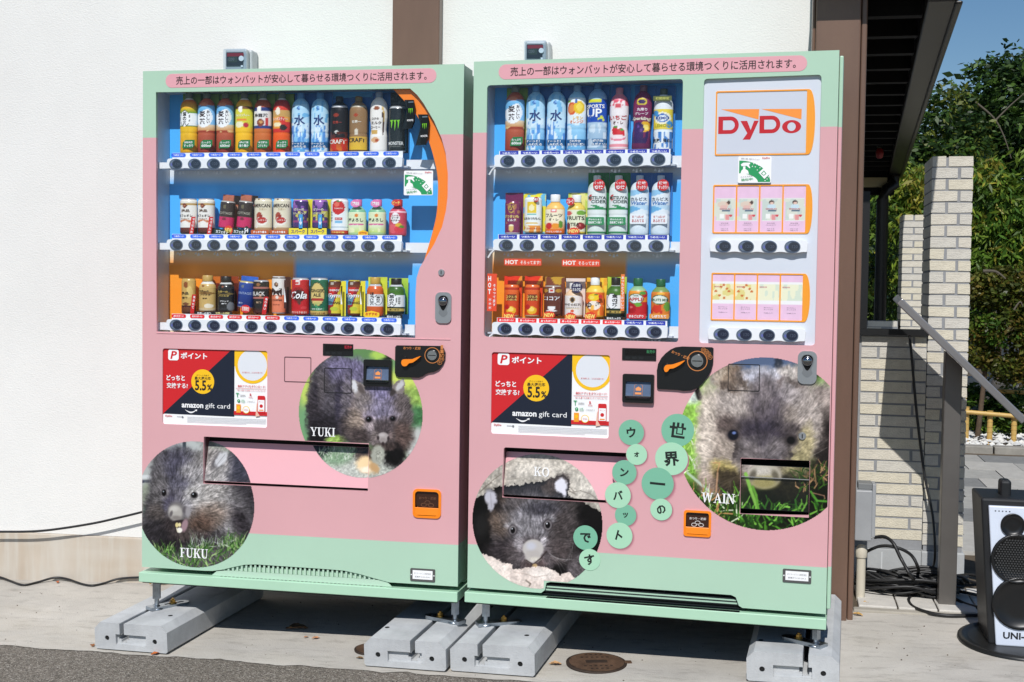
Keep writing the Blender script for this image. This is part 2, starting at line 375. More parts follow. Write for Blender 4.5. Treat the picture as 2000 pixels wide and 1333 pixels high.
M_BADGE1 = mat('sticker_green', (124, 187, 157), 0.4); M_BADGE2 = mat('sticker_mint', (172, 219, 186), 0.4)
M_VC = vmat('printed', 0.38, 0.35); M_VCP = vmat('printed_photo', 0.32, 0.4, 0.1); M_VCM = vmat('printed_metal', 0.25, 0.6, 0.2)
M_GLASS = glassmat('window_glass', (252, 254, 255), 0.7)
M_CLEAR = glassmat('clear_acrylic', (222, 232, 240), 1.4)
H_M = 1.75

def plates(mb, F, y0, y1, z0, z1, x0, x1, m):
    """the four outer sides of a door"""
    mb.box(x0, x0+.018, y0, y1, z0, z1, m); mb.box(x1-.018, x1, y0, y1, z0, z1, m)
    mb.box(x0+.0181, x1-.0181, y0, y1, z1-.018, z1, m); mb.box(x0+.0181, x1-.0181, y0, y1, z0, z0+.018, m)

def px_poly(F, pts, y=0.0): return [F.y(a, b, y) for a, b in pts]
def px_quad(F, pts, r, y=0.0): return ccw(rquad(px_poly(F, pts, y), r))

def make_button():
    b = MB()
    b.prism(circle(0, 0, .0240, 32, .0190), [], -.002, 0, M_BTNRING); b.prism(circle(0, 0, .0222, 30, .0172), [], -.0026, -.002, mat('button_bezel', (76, 88, 108), .25))
    b.prism(circle(-.0065, .0002, .0140, 26, .0135), [], -.0030, -.0026, M_BTNRING); b.prism(circle(-.0125, -.001, .0058, 16, .0050), [], -.0033, -.0030, M_BTNSHINE)
    b.prism(circle(.0045, .0006, .0165, 28, .0136), [], -.0038, -.0033, M_BLUEBTN)
    b.text('120', .0075, .0006, .0165, -.0040, MATS.get('button_digits') or mat('button_digits', (72, 82, 102), 0.3))
    return b.mesh('button')
BTN = make_button()
TAGS = {}
def tag_mesh(kind):
    if kind in TAGS: return TAGS[kind]
    b = MB()
    if kind == 'cold': b.prism(rrect(-.0265, .0265, -.0062, .0062, .0055, 4), [], -.001, 0, M_TAGB); s = 'つめた〜い'
    elif kind == 'hot': b.prism(rrect(-.0265, .0265, -.0062, .0062, .0055, 4), [], -.001, 0, M_TAGR); s = 'あたたか〜い'
    elif kind == 'cold2': b.prism(rrect(-.0305, .0305, -.0068, .0068, .0005, 1), [], -.001, 0, M_TAGN); s = 'つめた〜い'
    else: b.prism(rrect(-.0305, .0305, -.0068, .0068, .0005, 1), [], -.001, 0, M_TAGR); s = 'あったか〜い'
    b.text(s, 0, 0, .037 if kind[-1] != '2' else .048, -.0013, M_WHITEINK, h=.0066, bold=.025)
    TAGS[kind] = b.mesh('temperature_tag'); return TAGS[kind]
def copy_of(me, name, parent, loc):
    o = bpy.data.objects.new(name, me); o.parent = parent; o.location = loc; LINK.append(o); return o

def rail(F, root, xs, zb, x0, x1, ztop, zbot, kinds, ztag, yf=.014, scallop=True, pegs=True, shelf_back=.1):
    """button rail with its buttons and temperature tags"""
    pts = [(x0, ztop-.008), (x0+.003, ztop-.002), (x0+.01, ztop), (x1-.01, ztop), (x1-.003, ztop-.002), (x1, ztop-.008)]
    zlo = zbot; n = len(xs); dx = (xs[-1]-xs[0])/(n-1)
    low = [(x1-.002, zlo+.005)]
    N = n*8
    for i in range(N+1):
        x = x1-.006-(x1-x0-.012)*i/N
        low.append((x, zlo + (.0022*(1-math.cos(2*math.pi*(x-xs[0])/dx)) if scallop else 0)))
    low.append((x0+.002, zlo+.005))
    b = MB(); b.prism(ccw(pts+low), [], yf, yf+.02, M_WHITE)
    r = b.build('button_rail', root, bevel=.0035, seg=3)
    for i, x in enumerate(xs):
        copy_of(BTN, 'button', r, (x, yf-.0001, zb))
        if kinds: copy_of(tag_mesh(kinds[i]), 'temperature_tag', r, (x+.0015, yf+.0155, ztag))
    if kinds:
        s = MB(); s.box(x0+.012, x1-.004, yf+.0165, yf+.0185, ztop-.002, ztag+.0075, M_WHITE); s.build('label_strip', r)
        s = MB(); s.box(x0-.02, x1+.012, yf+.0201, shelf_back, zbot+.004, zbot+.009, M_GREYW); s.build('shelf', root)
    if pegs:
        s = MB()
        for i, x in enumerate(xs):
            z = zbot-.004
            for k, (a, w, h) in enumerate(((-.012, .008, .007), (-.001, .009, .011), (.011, .008, .008))):
                a += RNG.uniform(-.0015, .0015)
                s.add([(x+a-w/2, yf+.03, z-h), (x+a+w/2, yf+.03, z-h), (x+a+w*.15, yf+.034, z), (x+a-w*.15, yf+.034, z), (x+a-w/2, yf+.036, z-h), (x+a+w/2, yf+.036, z-h)], [(0, 1, 2, 3), (4, 3, 2, 5), (0, 3, 4), (1, 5, 2)], M_WHITE)
        tag(s.build('shelf_clips', root), kind='stuff')
    return r

def back_panel(root, x0, x1, zt, rows, zb, y, orange_x=None):
    """printed back of the display: white fading into blue or orange, row by row"""
    nx, nz = 60, 150
    X = np.linspace(x0, x1, nx); Z = np.linspace(zb, zt, nz); XX, ZZ = np.meshgrid(X, Z); C = np.zeros((nz, nx, 3))
    blue = lin((84, 184, 255)); white = lin((228, 233, 238)); orange = lin((255, 158, 48)); pale = lin((250, 226, 190))
    tops = [zt] + rows[:-1]
    for ri, (zr, top) in enumerate(zip(rows, tops)):
        m = (ZZ <= top) & (ZZ > (rows[ri] if ri < len(rows)-1 else -9)); 
        t = np.clip((top-ZZ)/(top-zr), 0, 1)
        fade = np.clip((t-.02)/.17, 0, 1) if ri else np.ones_like(t)
        fade = fade*fade*(3-2*fade)
        deep = np.where(t > .93, 0, fade)[..., None]
        isor = ((XX < orange_x) if (orange_x is not None and ri == len(rows)-1) else np.zeros_like(XX, bool))[..., None]
        col = np.where(isor, pale*(1-deep)+orange*deep, white*(1-deep)+blue*deep)
        C[m] = col[m]
    b = MB(); v = np.stack([XX.ravel(), np.full(XX.size, y), ZZ.ravel()], 1)
    f = [(j*nx+i, j*nx+i+1, (j+1)*nx+i+1, (j+1)*nx+i) for j in range(nz-1) for i in range(nx-1)]
    b.add(v, f, M_VC, C.reshape(-1, 3)); return b.build('back_panel', root)

def case(root, x0, x1, z0, z1, y0, y1, m):
    """four walls of a display recess"""
    b = MB()
    b.box(x0-.006, x0, y0, y1, z0, z1, m); b.box(x1, x1+.006, y0, y1, z0, z1, m)
    b.box(x0-.006, x1+.006, y0, y1, z1, z1+.006, m); b.box(x0-.006, x1+.006, y0, y1, z0-.006, z0, m)
    return b.build('display_case', root)

def banner(F, root, l, r, zt, zb):
    """pink band with the sentence across the top"""
    x0, x1 = l, r; b = MB(); h = zt-zb
    b.prism(rrect(x0, x1, zb, zt, h/2-.0005, 8), [], -.0008, 0, MATS['banner_pink'] if 'banner_pink' in MATS else mat('banner_pink', (228, 166, 174), 0.4))
    p = b.build('banner', root)
    t = MB(); t.text('売上の一部はウォンバットが安心して暮らせる環境つくりに活用されます。', (x0+x1)/2+.003, (zt+zb)/2, (x1-x0)*.925, -.0011, M_INK, h=h*.62, bold=.012)
    t.build('lettering', p)

def poster(F, root, q):
    """the point-scheme poster: q = its four corners in pixels, TL TR BR BL"""
    tl, tr, br, bl = [np.array(F.y(a, b_, .006)) for a, b_ in q]
    x0, x1 = (tl[0]+bl[0])/2, (tr[0]+br[0])/2; z1, z0 = (tl[1]+tr[1])/2, (bl[1]+br[1])/2; w = x1-x0; h = z1-z0
    S = lambda s, t: (x0+s*w, z1-t*h)
    P = lambda *a: ccw([S(*p) for p in a])
    y = .0055; b = MB()
    b.box(x0-.004, x1+.004, .006, .009, z0-.004, z1+.004, M_WHITEINK)
    k = [y]
    def nx(): k[0] -= .00012; return k[0]
    b.flat(P((0, 0), (.66, 0), (.005, .87), (0, .87)), nx(), M_RED)
    b.flat(P((.652, 0), (.684, 0), (.684, .872), (0, .863)), nx(), M_NAVY)
    yq = nx(); b.flat(P((.6845, 0), (1, 0), (1, .21), (.6845, .21)), yq, M_YEL)
    b.flat(circle(*S(.854, .19), .165*w, 36), nx(), M_YEL); b.flat(circle(*S(.854, .19), .138*w, 36), nx(), MATS.get('poster_pale') or mat('poster_pale', (226, 229, 234), 0.35))
    b.flat(circle(*S(.382, .425), .110*w, 36), nx(), M_YEL)
    # P mark
    a = S(.048, .155); c = S(.150, .012); b.flat(rrect(a[0], c[0], a[1], c[1], .008), nx(), M_WHITEINK)
    yy = nx(); b.text('P', *S(.104, .085), .055*w, yy, M_RED, h=.105*h, bold=.03, shear=.22)
    yy = nx()
    b.text('ポイント', *S(.297, .088), .255*w, yy, M_WHITEINK, h=.083*h, bold=.03)
    b.text('どっちと', *S(.121, .385), .178*w, yy, M_WHITEINK, h=.072*h, bold=.03)
    b.text('交換する?', *S(.137, .487), .205*w, yy, M_WHITEINK, h=.072*h, bold=.02)
    b.text('ポイント交換で', *S(.382, .343), .12*w, yy, M_INK, h=.020*h); b.text('最大還元率', *S(.382, .382), .155*w, yy, M_INK, h=.044*h, bold=.015)
    b.text('5.5', *S(.362, .476), .108*w, yy, M_INK, h=.135*h, bold=.03); b.text('%', *S(.448, .498), .046*w, yy, M_INK, h=.078*h, bold=.03)
    b.text('amazon', *S(.285, .748), .208*w, yy, M_WHITEINK, bold=.03); b.text('gift card', *S(.526, .748), .236*w, yy, M_WHITEINK, h=.083*h)
    arc = [S(.215+.11*t, .80+.026*math.sin(math.pi*t)) for t in np.linspace(0, 1, 10)]; arc2 = [S(.215+.11*t, .803+.042*math.sin(math.pi*t)) for t in np.linspace(1, 0, 10)]
    b.flat(ccw(arc+arc2), nx(), M_WHITEINK); b.flat(P((.305, .803), (.33, .792), (.328, .818)), nx(), M_WHITEINK)
    yy = nx()
    b.text('DyDo', *S(.056, .895), .064*w, yy, M_RED, h=.03*h, bold=.02); b.flat(P((.135, .895), (.18, .895), (.18, .9), (.135, .9)), nx(), M_PGREY); b.flat(circle(*S(.19, .9), .009*w, 12), nx(), M_PGREY)
    for i in range(5):
        l = .985 if i < 4 else .8
        b.flat(P((.235, .892+.017*i), (l, .892+.017*i), (l, .8965+.017*i), (.235, .8965+.017*i)), nx(), MATS.get('micro_print') or mat('micro_print', (186, 188, 192), 0.5))
    # right column
    yy = nx(); b.text('まだ使える、ココがお得です!', *S(.855, .287), .19*w, yy, M_RED, h=.02*h)
    b.text('無料アプリをダウンロード!', *S(.848, .467), .26*w, yy, M_RED, h=.032*h, bold=.01); b.flat(P((.70, .495), (.985, .495), (.985, .499), (.70, .499)), nx(), M_RED)
    b.text('他にも選べる交換コンテンツがいろいろ!', *S(.848, .522), .265*w, nx(), M_RED, h=.022*h)
    b.flat(P((.684, .795), (1, .795), (1, .845), (.684, .845)), nx(), M_RED)
    yy = nx()
    b.text('T', *S(.716, .585), .03*w, yy, M_GREEN, h=.055*h, bold=.02); b.text('GREEN', *S(.765, .59), .05*w, yy, M_PGREY, h=.022*h)
    b.text('R', *S(.842, .577), .018*w, yy, M_RED, h=.035*h, bold=.02); b.text('Points', *S(.842, .61), .036*w, yy, M_RED, h=.018*h)
    b.flat(circle(*S(.728, .66), .014*w, 16), nx(), M_GREEN); b.text('P', *S(.728, .66), .009*w, nx(), M_WHITEINK, h=.022*h); b.text('LINE', *S(.768, .652), .03*w, yy, M_GREEN, h=.018*h); b.text('POINT', *S(.772, .675), .036*w, yy, M_GREEN, h=.018*h)
    b.text('( nanaco )', *S(.842, .665), .07*w, yy, M_PGREY, h=.02*h)
    b.flat(P((.706, .705), (.748, .705), (.748, .815), (.706, .815)), nx(), M_ORANGE2); b.flat(circle(*S(.727, .75), .014*w, 14), nx(), M_YEL)
    b.flat(circle(*S(.800, .775), .033*w, 22), nx(), M_YEL); b.flat(circle(*S(.800, .775), .028*w, 22), nx(), M_WHITEINK); b.text('Smile', *S(.80, .775), .036*w, nx(), M_RED, h=.022*h)
    a = S(.908, .815); c = S(.978, .585); b.flat(rrect(a[0], c[0], a[1], c[1], .004), nx(), M_RED); a = S(.913, .79); c = S(.973, .64); b.flat(rrect(a[0], c[0], a[1], c[1], .001), nx(), M_WHITEINK)
    b.flat(circle(*S(.943, .72), .016*w, 16), nx(), M_RED); yy = nx(); b.text('ポイント', *S(.943, .665), .045*w, yy, M_RED, h=.018*h); b.flat(P((.922, .765), (.964, .765), (.964, .78), (.922, .78)), nx(), M_TRI)
    b.flat(ccw([S(.893, .80), S(.899, .70), S(.908, .67), S(.908, .80), S(.93, .85), S(.89, .86)]), nx(), MATS.get('print_skin') or mat('print_skin', (236, 190, 168), 0.5))
    b.build('poster', root)
    return rrect(x0, x1, z0, z1, .008 if w < .4 else .012)

def sticker(F, root, q):
    """green and white spray-bottle sticker"""
    tl, tr, br, bl = [np.array(F.y(a, b_, .004)) for a, b_ in q]
    x0, x1 = (tl[0]+bl[0])/2, (tr[0]+br[0])/2; z1, z0 = (tl[1]+tr[1])/2, (bl[1]+br[1])/2; w = x1-x0; h = z1-z0
    S = lambda s, t: (x0+s*w, z1-t*h); b = MB(); k = [.003]
    def nx(): k[0] -= .0001; return k[0]
    b.prism(rrect(x0, x1, z0, z1, .004), [], .0032, .0042, M_WHITEINK)
    arc = [S(.03+.95*math.sin(a), 1-.84*math.cos(a)) for a in np.linspace(0, 1.48, 16)]
    b.flat(ccw(arc+[S(.97, .97), S(.03, .97)]), nx(), M_GREEN)
    inner = [S(.03+.58*math.sin(a), 1-.36*math.cos(a)) for a in np.linspace(0, 1.57, 12)]
    b.flat(ccw(inner+[S(.03, 1)]), nx(), M_WHITEINK)
    # bottle
    b.flat(ccw([S(.07, .66), S(.10, .54), S(.15, .48), S(.15, .38), S(.22, .38), S(.22, .48), S(.30, .54), S(.33, .66)]), nx(), M_WHITEINK)
    b.flat(ccw([S(.08, .30), S(.16, .24), S(.36, .24), S(.36, .30), S(.32, .32), S(.37, .44), S(.34, .45), S(.26, .36), S(.10, .37)]), nx(), M_WHITEINK)
    for s, t in ((.43, .38), (.52, .40), (.47, .28), (.58, .52), (.62, .34), (.66, .44), (.56, .30), (.88, .86), (.82, .92), (.92, .78)): b.flat(circle(*S(s, t), .016*w, 10), nx(), M_WHITEINK)
    b.flat(ccw([S(.62, .62), S(.78, .44), S(.95, .68), S(.80, .86)]), nx(), M_WHITEINK)
    b.prism(ccw([S(.69, .66), S(.78, .54), S(.86, .66), S(.78, .74)]), [ccw([S(.72, .66), S(.78, .58), S(.83, .66), S(.78, .71)])], nx(), k[0], M_GREEN, back=False)
    yy = nx(); b.text('DyDo', *S(.84, .08), .23*w, yy, M_RED, h=.075*h, bold=.02)
    b.text('定期的に清掃・除菌を行っています', *S(.36, .105), .56*w, yy, M_PGREY, h=.055*h, rot=-.08)
    b.text('ウイルス対策', *S(.26, .76), .36*w, yy, M_PGREY, h=.06*h, rot=.12); b.text('強化中!', *S(.28, .87), .36*w, yy, M_GREEN, h=.10*h, rot=.1, bold=.02)
    b.build('sticker', root)

def key_lock(F, root, c, q):
    """recessed handle plate with a round lock: q = pixel box"""
    (x0, z1) = F.y(q[0], q[1]); (x1, z0) = F.y(q[2], q[3]); w = x1-x0; h = z1-z0; cx = (x0+x1)/2
    b = MB(); b.prism(rrect(x0, x1, z0, z1, w*.32, 6), [], -.006, .0, M_LOCK); p = b.build('door_handle', root, bevel=.002)
    g = MB(); g.prism(ccw(smooth_loop([(cx-w*.27, z1-h*.68), (cx-w*.22, z1-h*.55), (cx-w*.34, z1-h*.32), (cx-w*.3, z1-h*.16), (cx, z1-h*.09), (cx+w*.3, z1-h*.16), (cx+w*.34, z1-h*.32), (cx+w*.22, z1-h*.55), (cx+w*.27, z1-h*.68), (cx, z1-h*.8)], 5, True)), [], -.0066, -.006, mat('handle_inset', (150, 153, 157), .3, metal=.6)); g.build('handle_inset', p)
    d = MB(); d.prism(ccw(smooth_loop([(cx-w*.3, z1-h*.26), (cx-w*.2, z1-h*.14), (cx, z1-h*.11), (cx+w*.2, z1-h*.14), (cx+w*.3, z1-h*.26), (cx+w*.18, z1-h*.47), (cx, z1-h*.59), (cx-w*.18, z1-h*.47)], 5, True)), [], -.0072, -.0066, mat('lock_recess', (38, 39, 42), .25, metal=.8)); d.build('lock_recess', p)
    l = MB()
    prof = [(w*.27, 0), (w*.27, .004), (w*.22, .008), (w*.1, .0105)]
    n = 20; cz = z1-h*.3; v = []
    for r_, yy in prof:
        for k in range(n): v.append((cx+r_*math.cos(2*math.pi*k/n), -.0072-yy, cz+r_*math.sin(2*math.pi*k/n)))
    l.add(v, [(i*n+k, (i+1)*n+k, (i+1)*n+(k+1) % n, i*n+(k+1) % n) for i in range(3) for k in range(n)]+[tuple(range(3*n, 4*n))[::-1]], M_CHROME, None, True)
    l.build('lock_cylinder', p)

def round_lock(F, root, px, py, r=.0115):
    x, z = F.y(px, py); b = MB(); b.cyl((x, 0, z), (x, -.005, z), r, r*.85, M_LOCK, 20)
    b.box(x-r*.12, x+r*.12, -.0056, -.005, z-r*.5, z+r*.5, M_DARK); b.build('round_lock', root)

def display(F, root, q, st, c):
    (x0, z1) = F.y(q[0], q[1]); (x1, z0) = F.y(q[2], q[3]); w = x1-x0; h = z1-z0
    b = MB(); b.prism(rrect(x0, x1, z0, z1, .001, 1), [], -.0025, 0, M_DARK)
    b.box(x0+w*.08, x1-w*.03, -.0032, -.0025, z0+h*.42, z1-h*.1, mat('display_glass', (10, 11, 14), .08, coat=.5))
    for i in range(3): b.box(x0+w*(.1+.2*i), x0+w*(.22+.2*i), -.0032, -.0025, z0+h*.1, z0+h*.3, mat('display_key', (34, 35, 38), .3))
    b.text(st, x1-w*.16, z1-h*.25, w*.24, -.0036, c, h=h*.28, bold=.01); b.build('display', root)

def bill_slot(F, root, q):
    (x0, z1) = F.y(q[0], q[1]); (x1, z0) = F.y(q[2], q[3]); w = x1-x0; h = z1-z0; b = MB()
    b.prism(rrect(x0, x1, z0, z1, .006), [rrect(x0+w*.1, x1-w*.1, z0+h*.13, z1-h*.24, .002)], -.014, 0, M_DARK)
    p = b.build('bill_slot', root, bevel=.002)
    g = MB(); zz0 = z0+h*.15; zz1 = z1-h*.26
    g.add([(x0+w*.1, -.012, zz0+.006), (x1-w*.1, -.012, zz0+.006), (x1-w*.1, -.002, zz1), (x0+w*.1, -.002, zz1)], [(0, 1, 2, 3)], mat('bill_lens', (92, 106, 130), .1, coat=.6, var=.15, scale=60))
    g.box(x0+w*.1, x1-w*.1, -.0155, -.013, zz0+h*.085, zz0+h*.10, M_STEEL)
    g.box(x0+w*.12, x1-w*.12, -.019, -.002, z0+h*.14, z0+h*.17, M_DARK)
    og = mat('orange_icon', (224, 140, 70), .4)
    cx = (x0+x1)/2; cz = (zz0+zz1)/2
    def pt(u, v): return (cx+u*w, -.0075-.0008+(v*h)*.27, cz+v*h)
    fr = [(-.13, -.2), (.13, -.2), (.13, .16), (.06, .2), (-.06, .2), (-.13, .16)]
    for a, c in zip(fr, fr[1:]+fr[:1]):
        A, Cc = Vector(pt(*a)), Vector(pt(*c)); g.tube([A, Cc], .0006, og, 4)
    g.add([pt(-.08, -.02), pt(.08, -.02), pt(.09, .06), pt(0, .12), pt(-.09, .06)], [(0, 1, 2, 3, 4)], og)
    g.add([pt(-.1, -.15), pt(.1, -.15), pt(.1, -.08), pt(-.1, -.08)], [(0, 1, 2, 3)], og)
    g.build('bill_window', p)

def coin_panel(F, root, outline, lever, slot, tx, arc_text):
    b = MB(); b.prism(ccw(px_poly(F, outline)), [], -.008, 0, M_DARK); p = b.build('coin_panel', root, bevel=.0025)
    l = MB(); l.prism(ccw(smooth_loop(px_poly(F, lever, -.02), 4, True)), [], -.022, -.012, M_ORANGE)
    x, z = F.y(lever[0][0]+4, lever[0][1]-2, -.012); l.cyl((x, -.012, z), (x, -.008, z), .012, .014, M_DARK, 20); l.build('return_lever', p, bevel=.0015)
    x, z = F.y(slot[0], slot[1], -.008); r = slot[2]; s = MB()
    og = MATS['orange_icon']; og2 = MATS.get('coin_ring') or mat('coin_ring', (205, 130, 70), .4)
    s.prism(circle(x, z, r*1.5, 36), [circle(x, z, r*1.38, 36)], -.0092, -.008, og2)
    s.cyl((x, -.013, z), (x, -.008, z), r*.9, r, M_STEEL, 28); s.box(x-r*.72, x+r*.72, -.0135, -.013, z-r*.07, z+r*.07, M_GAP); s.build('coin_slot', p)
    t = MB(); a = F.y(tx[0], tx[1], -.0085); t.text('おつり・返却', a[0], a[1], tx[2], -.0087, og2, rot=tx[3], bold=.02)
    for k, (u, v, n) in enumerate(arc_text):
        a = F.y(u, v, -.0085); t.prism(circle(a[0], a[1], .0074, 18), [circle(a[0], a[1], .0062, 18)], -.0088, -.0084, og2); t.text(n, a[0], a[1], .008, -.0088, og2, bold=.02)
    t.build('lettering', p)

def coin_return(F, root, q, rr, written):
    """orange coin-return cup: q = pixel box; returns its hole"""
    (x0, z1) = F.y(q[0], q[1]); (x1, z0) = F.y(q[2], q[3]); w = x1-x0; h = z1-z0
    b = MB(); hole = rrect(x0+w*.06, x1-w*.06, z0+h*.06, z1-h*.05, rr*.8)
    b.prism(rrect(x0, x1, z0, z1, rr), [rrect(x0+w*.08, x1-w*.08, z0+h*.08, z1-h*.08, rr*.75)], -.005, .0, M_ORANGE)
    b.box(x0+w*.06, x1-w*.06, .03, .034, z0+h*.04, z1-h*.04, M_ORANGE)
    b.add([(x0+w*.07, -.004, z0+h*.10), (x1-w*.07, -.004, z0+h*.10), (x1-w*.07, -.002, z0+h*.36), (x0+w*.07, -.002, z0+h*.36), (x0+w*.07, .03, z0+h*.30), (x1-w*.07, .03, z0+h*.30)], [(0, 1, 2, 3), (3, 2, 5, 4)], M_ORANGE)
    p = b.build('coin_return', root, bevel=.0015)
    f = MB(); f.prism(rrect(x0+w*.09, x1-w*.09, z0+h*.37, z1-h*.09, rr*.6), [], .004, .006, mat('smoked_flap', (58, 34, 24), .15, coat=.5))
    ik = mat('flap_print', (225, 220, 215), .4) if written else mat('flap_print_dim', (110, 74, 52), .4)
    cx = (x0+x1)/2
    f.text('おつり・返却', cx, z0+h*.68, w*.6, .0037, ik, h=h*.10, bold=.02)
    for dx, dz in ((0, .06), (-.13, -.03), (.13, -.03)):
        f.prism(circle(cx+dx*w, z0+h*(.47+dz), w*.10, 16, w*.07), [circle(cx+dx*w, z0+h*(.47+dz), w*.08, 16, w*.05)], .0036, .0037, ik)
    f.build('return_flap', p)
    return hole

def name_plate(F, root, q):
    pts = [F.y(a, b_) for a, b_ in q]; x0 = pts[0][0]; x1 = pts[1][0]; z1 = (pts[0][1]+pts[1][1])/2; z0 = pts[2][1]; w = x1-x0; h = z1-z0
    b = MB(); b.prism(rrect(x0, x1, z0, z1, .004), [], -.003, 0, mat('plate_grey', (98, 98, 96), .4, metal=.3))
    b.box(x0+w*.1, x1-w*.1, -.0036, -.003, z0+h*.17, z1-h*.14, M_WHITEINK)
    for u in (.045, .955): b.cyl((x0+w*u, -.0036, (z0+z1)/2), (x0+w*u, -.003, (z0+z1)/2), .0022, .0022, M_WHITEINK, 10)
    b.text('ダイドードリンコ株式会社', (x0+x1)/2, z0+h*.62, w*.68, -.0039, M_PGREY, h=h*.15); b.text('営業所 0120-559-5', (x0+x1)/2, z0+h*.36, w*.62, -.0039, M_PGREY, h=h*.13)
    b.build('name_plate', root)

def outline_cover(F, root, q, m):
    """square cover seen as a thin outline"""
    pts = [F.y(a, b_) for a, b_ in q]; x0 = (pts[0][0]+pts[3][0])/2; x1 = (pts[1][0]+pts[2][0])/2; z1 = (pts[0][1]+pts[1][1])/2; z0 = (pts[2][1]+pts[3][1])/2
    b = MB(); b.prism(rrect(x0, x1, z0, z1, .004), [rrect(x0+.0022, x1-.0022, z0+.0022, z1-.0022, .003)], -.0016, -.0002, m); b.build('square_cover', root)

def legs(F, root, spots, plates_dir):
    for i, (lx, ly) in enumerate(spots):
        wx = F.M @ np.array([lx, ly, 0]) + F.o; zt = gz(wx[0], wx[1]) + .095 - F.o[2]
        b = MB(); h = -zt
        b.cyl((lx, ly, -.003), (lx, ly, 0), .02, .02, M_ZINC, 20)
        b.cyl((lx, ly, zt+h*.36), (lx, ly, -.003), .0145, .0145, M_ZINC, 6, smooth=False)
        b.cyl((lx, ly, zt+.008), (lx, ly, zt+h*.36), .008, .008, M_ZINC, 14)
        leg = b.build('leg', root)
        f = MB(); f.lathe([(.026, zt+.003), (.026, zt+.006), (.016, zt+.011), (.009, zt+.016)], lx, ly, M_ZINC, 24); f.build('foot', leg)
        if i < 2:
            a = plates_dir[i]; c, s = math.cos(a), math.sin(a)
            g = MB()
            def T(u, v): return (lx+u*c-v*s, ly+u*s+v*c)
            out = [T(-.03, -.022), T(.10, -.022)]+[T(.10+.022*math.cos(t), .022*math.sin(t)) for t in np.linspace(-1.57, 1.57, 9)]+[T(.10, .022), T(-.03, .022)]
            sl = [T(.03, -.007), T(.10, -.007), T(.105, 0), T(.10, .007), T(.03, .007)]
            tri = tessellate_polygon([[Vector((*p, 0)) for p in out], [Vector((*p, 0)) for p in sl]]); fl = out+sl
            for zz, fl2 in ((zt+.0125, False), (zt+.009, True)): g.add([(p[0], p[1], zz) for p in fl], [t[::-1] if fl2 else t for t in tri], M_ZINC)
            n = len(out); g.add([(p[0], p[1], zt+.0125) for p in out]+[(p[0], p[1], zt+.001) for p in out], [(k, (k+1) % n, (k+1) % n+n, k+n) for k in range(n)], M_ZINC)
            g.build('anchor_plate', leg)
            q = T(.062, 0); bo = MB(); bo.cyl((*q, zt+.0127), (*q, zt+.016), .013, .013, M_BRASS, 18); bo.cyl((*q, zt+.016), (*q, zt+.025), .0095, .0095, M_BRASS, 6, smooth=False); bo.cyl((*q, zt+.025), (*q, zt+.030), .005, .005, M_BRASS, 10); bo.build('bolt', leg)

def door_shell(F, root, W, zdoor, outline, holes, z1, z2, nm):
    m = bandmat('paint_'+nm, z1, z2)
    b = MB(); b.prism(ccw(outline), holes, 0, .012, m); d = b.build('door', root, bevel=.004, seg=3)
    b = MB(); plates(b, F, .0122, .118, zdoor+.004, H_M-.002, .0006, W-.0006, m); b.build('door_frame', root)
    b = MB(); b.box(.006, W-.006, .122, .60, .036, H_M-.012, m); b.build('cabinet', root, bevel=.004)
    b = MB(); b.box(.02, W-.02, .119, .1215, .05, H_M-.03, M_GAP); b.build('door_seal', root)
    b = MB(); b.box(.0, W-.004, .004, .585, -.006, -.0008, M_GAP); b.build('underside', root)  # black under-tray, added to cut bounce light below the machine
    b = MB(); b.box(-.006, W+.002, -.012, .59, 0, .0335, mat('kick_green', (178, 216, 187), .38, var=.04, scale=5)); b.build('base_plate', root, bevel=.0025)
    return d, m
def flap_plate(root, x0, x1, zb, zt, mfun, ytop, ybot, name, m):
    b = MB(); b.add([(x0, ybot, zb), (x1, ybot, zb), (x1, ytop, zt), (x0, ytop, zt)], [(0, 1, 2, 3)], m); return b.build(name, root)
# ================================================================== printed animal photographs (flat print on the doors)
def lic(H, Wd, theta, steps=9, seed=3, cell=1.0):
    rng = np.random.default_rng(seed); N = rng.random((H, Wd)); yy, xx = np.mgrid[0:H, 0:Wd].astype(float)
    if cell > 1: N = vnoise(xx/cell+seed*7, yy/cell, seed)
    acc = N.copy(); dx, dy = np.cos(theta), np.sin(theta)
    for sgn in (1, -1):
        X, Y = xx.copy(), yy.copy()
        for k in range(steps):
            ix = np.clip(X.round().astype(int), 0, Wd-1); iy = np.clip(Y.round().astype(int), 0, H-1)
            X += sgn*dx[iy, ix]; Y += sgn*dy[iy, ix]
            acc += N[np.clip(Y.round().astype(int), 0, H-1), np.clip(X.round().astype(int), 0, Wd-1)]
    acc -= acc.mean(); return acc/(acc.std()*2.2+1e-9)
def seg_dist(X, Y, a, b):
    ax, ay = a; bx, by = b; t = np.clip(((X-ax)*(bx-ax)+(Y-ay)*(by-ay))/((bx-ax)**2+(by-ay)**2+1e-9), 0, 1)
    return np.hypot(X-ax-t*(bx-ax), Y-ay-t*(by-ay)), t
def in_poly(X, Y, P):
    r = np.zeros(X.shape, bool); n = len(P)
    for i in range(n):
        (x1, y1), (x2, y2) = P[i], P[(i+1) % n]
        if y1 == y2: continue
        r ^= ((y1 > Y) != (y2 > Y)) & (X < (x2-x1)*(Y-y1)/(y2-y1)+x1)
    return r
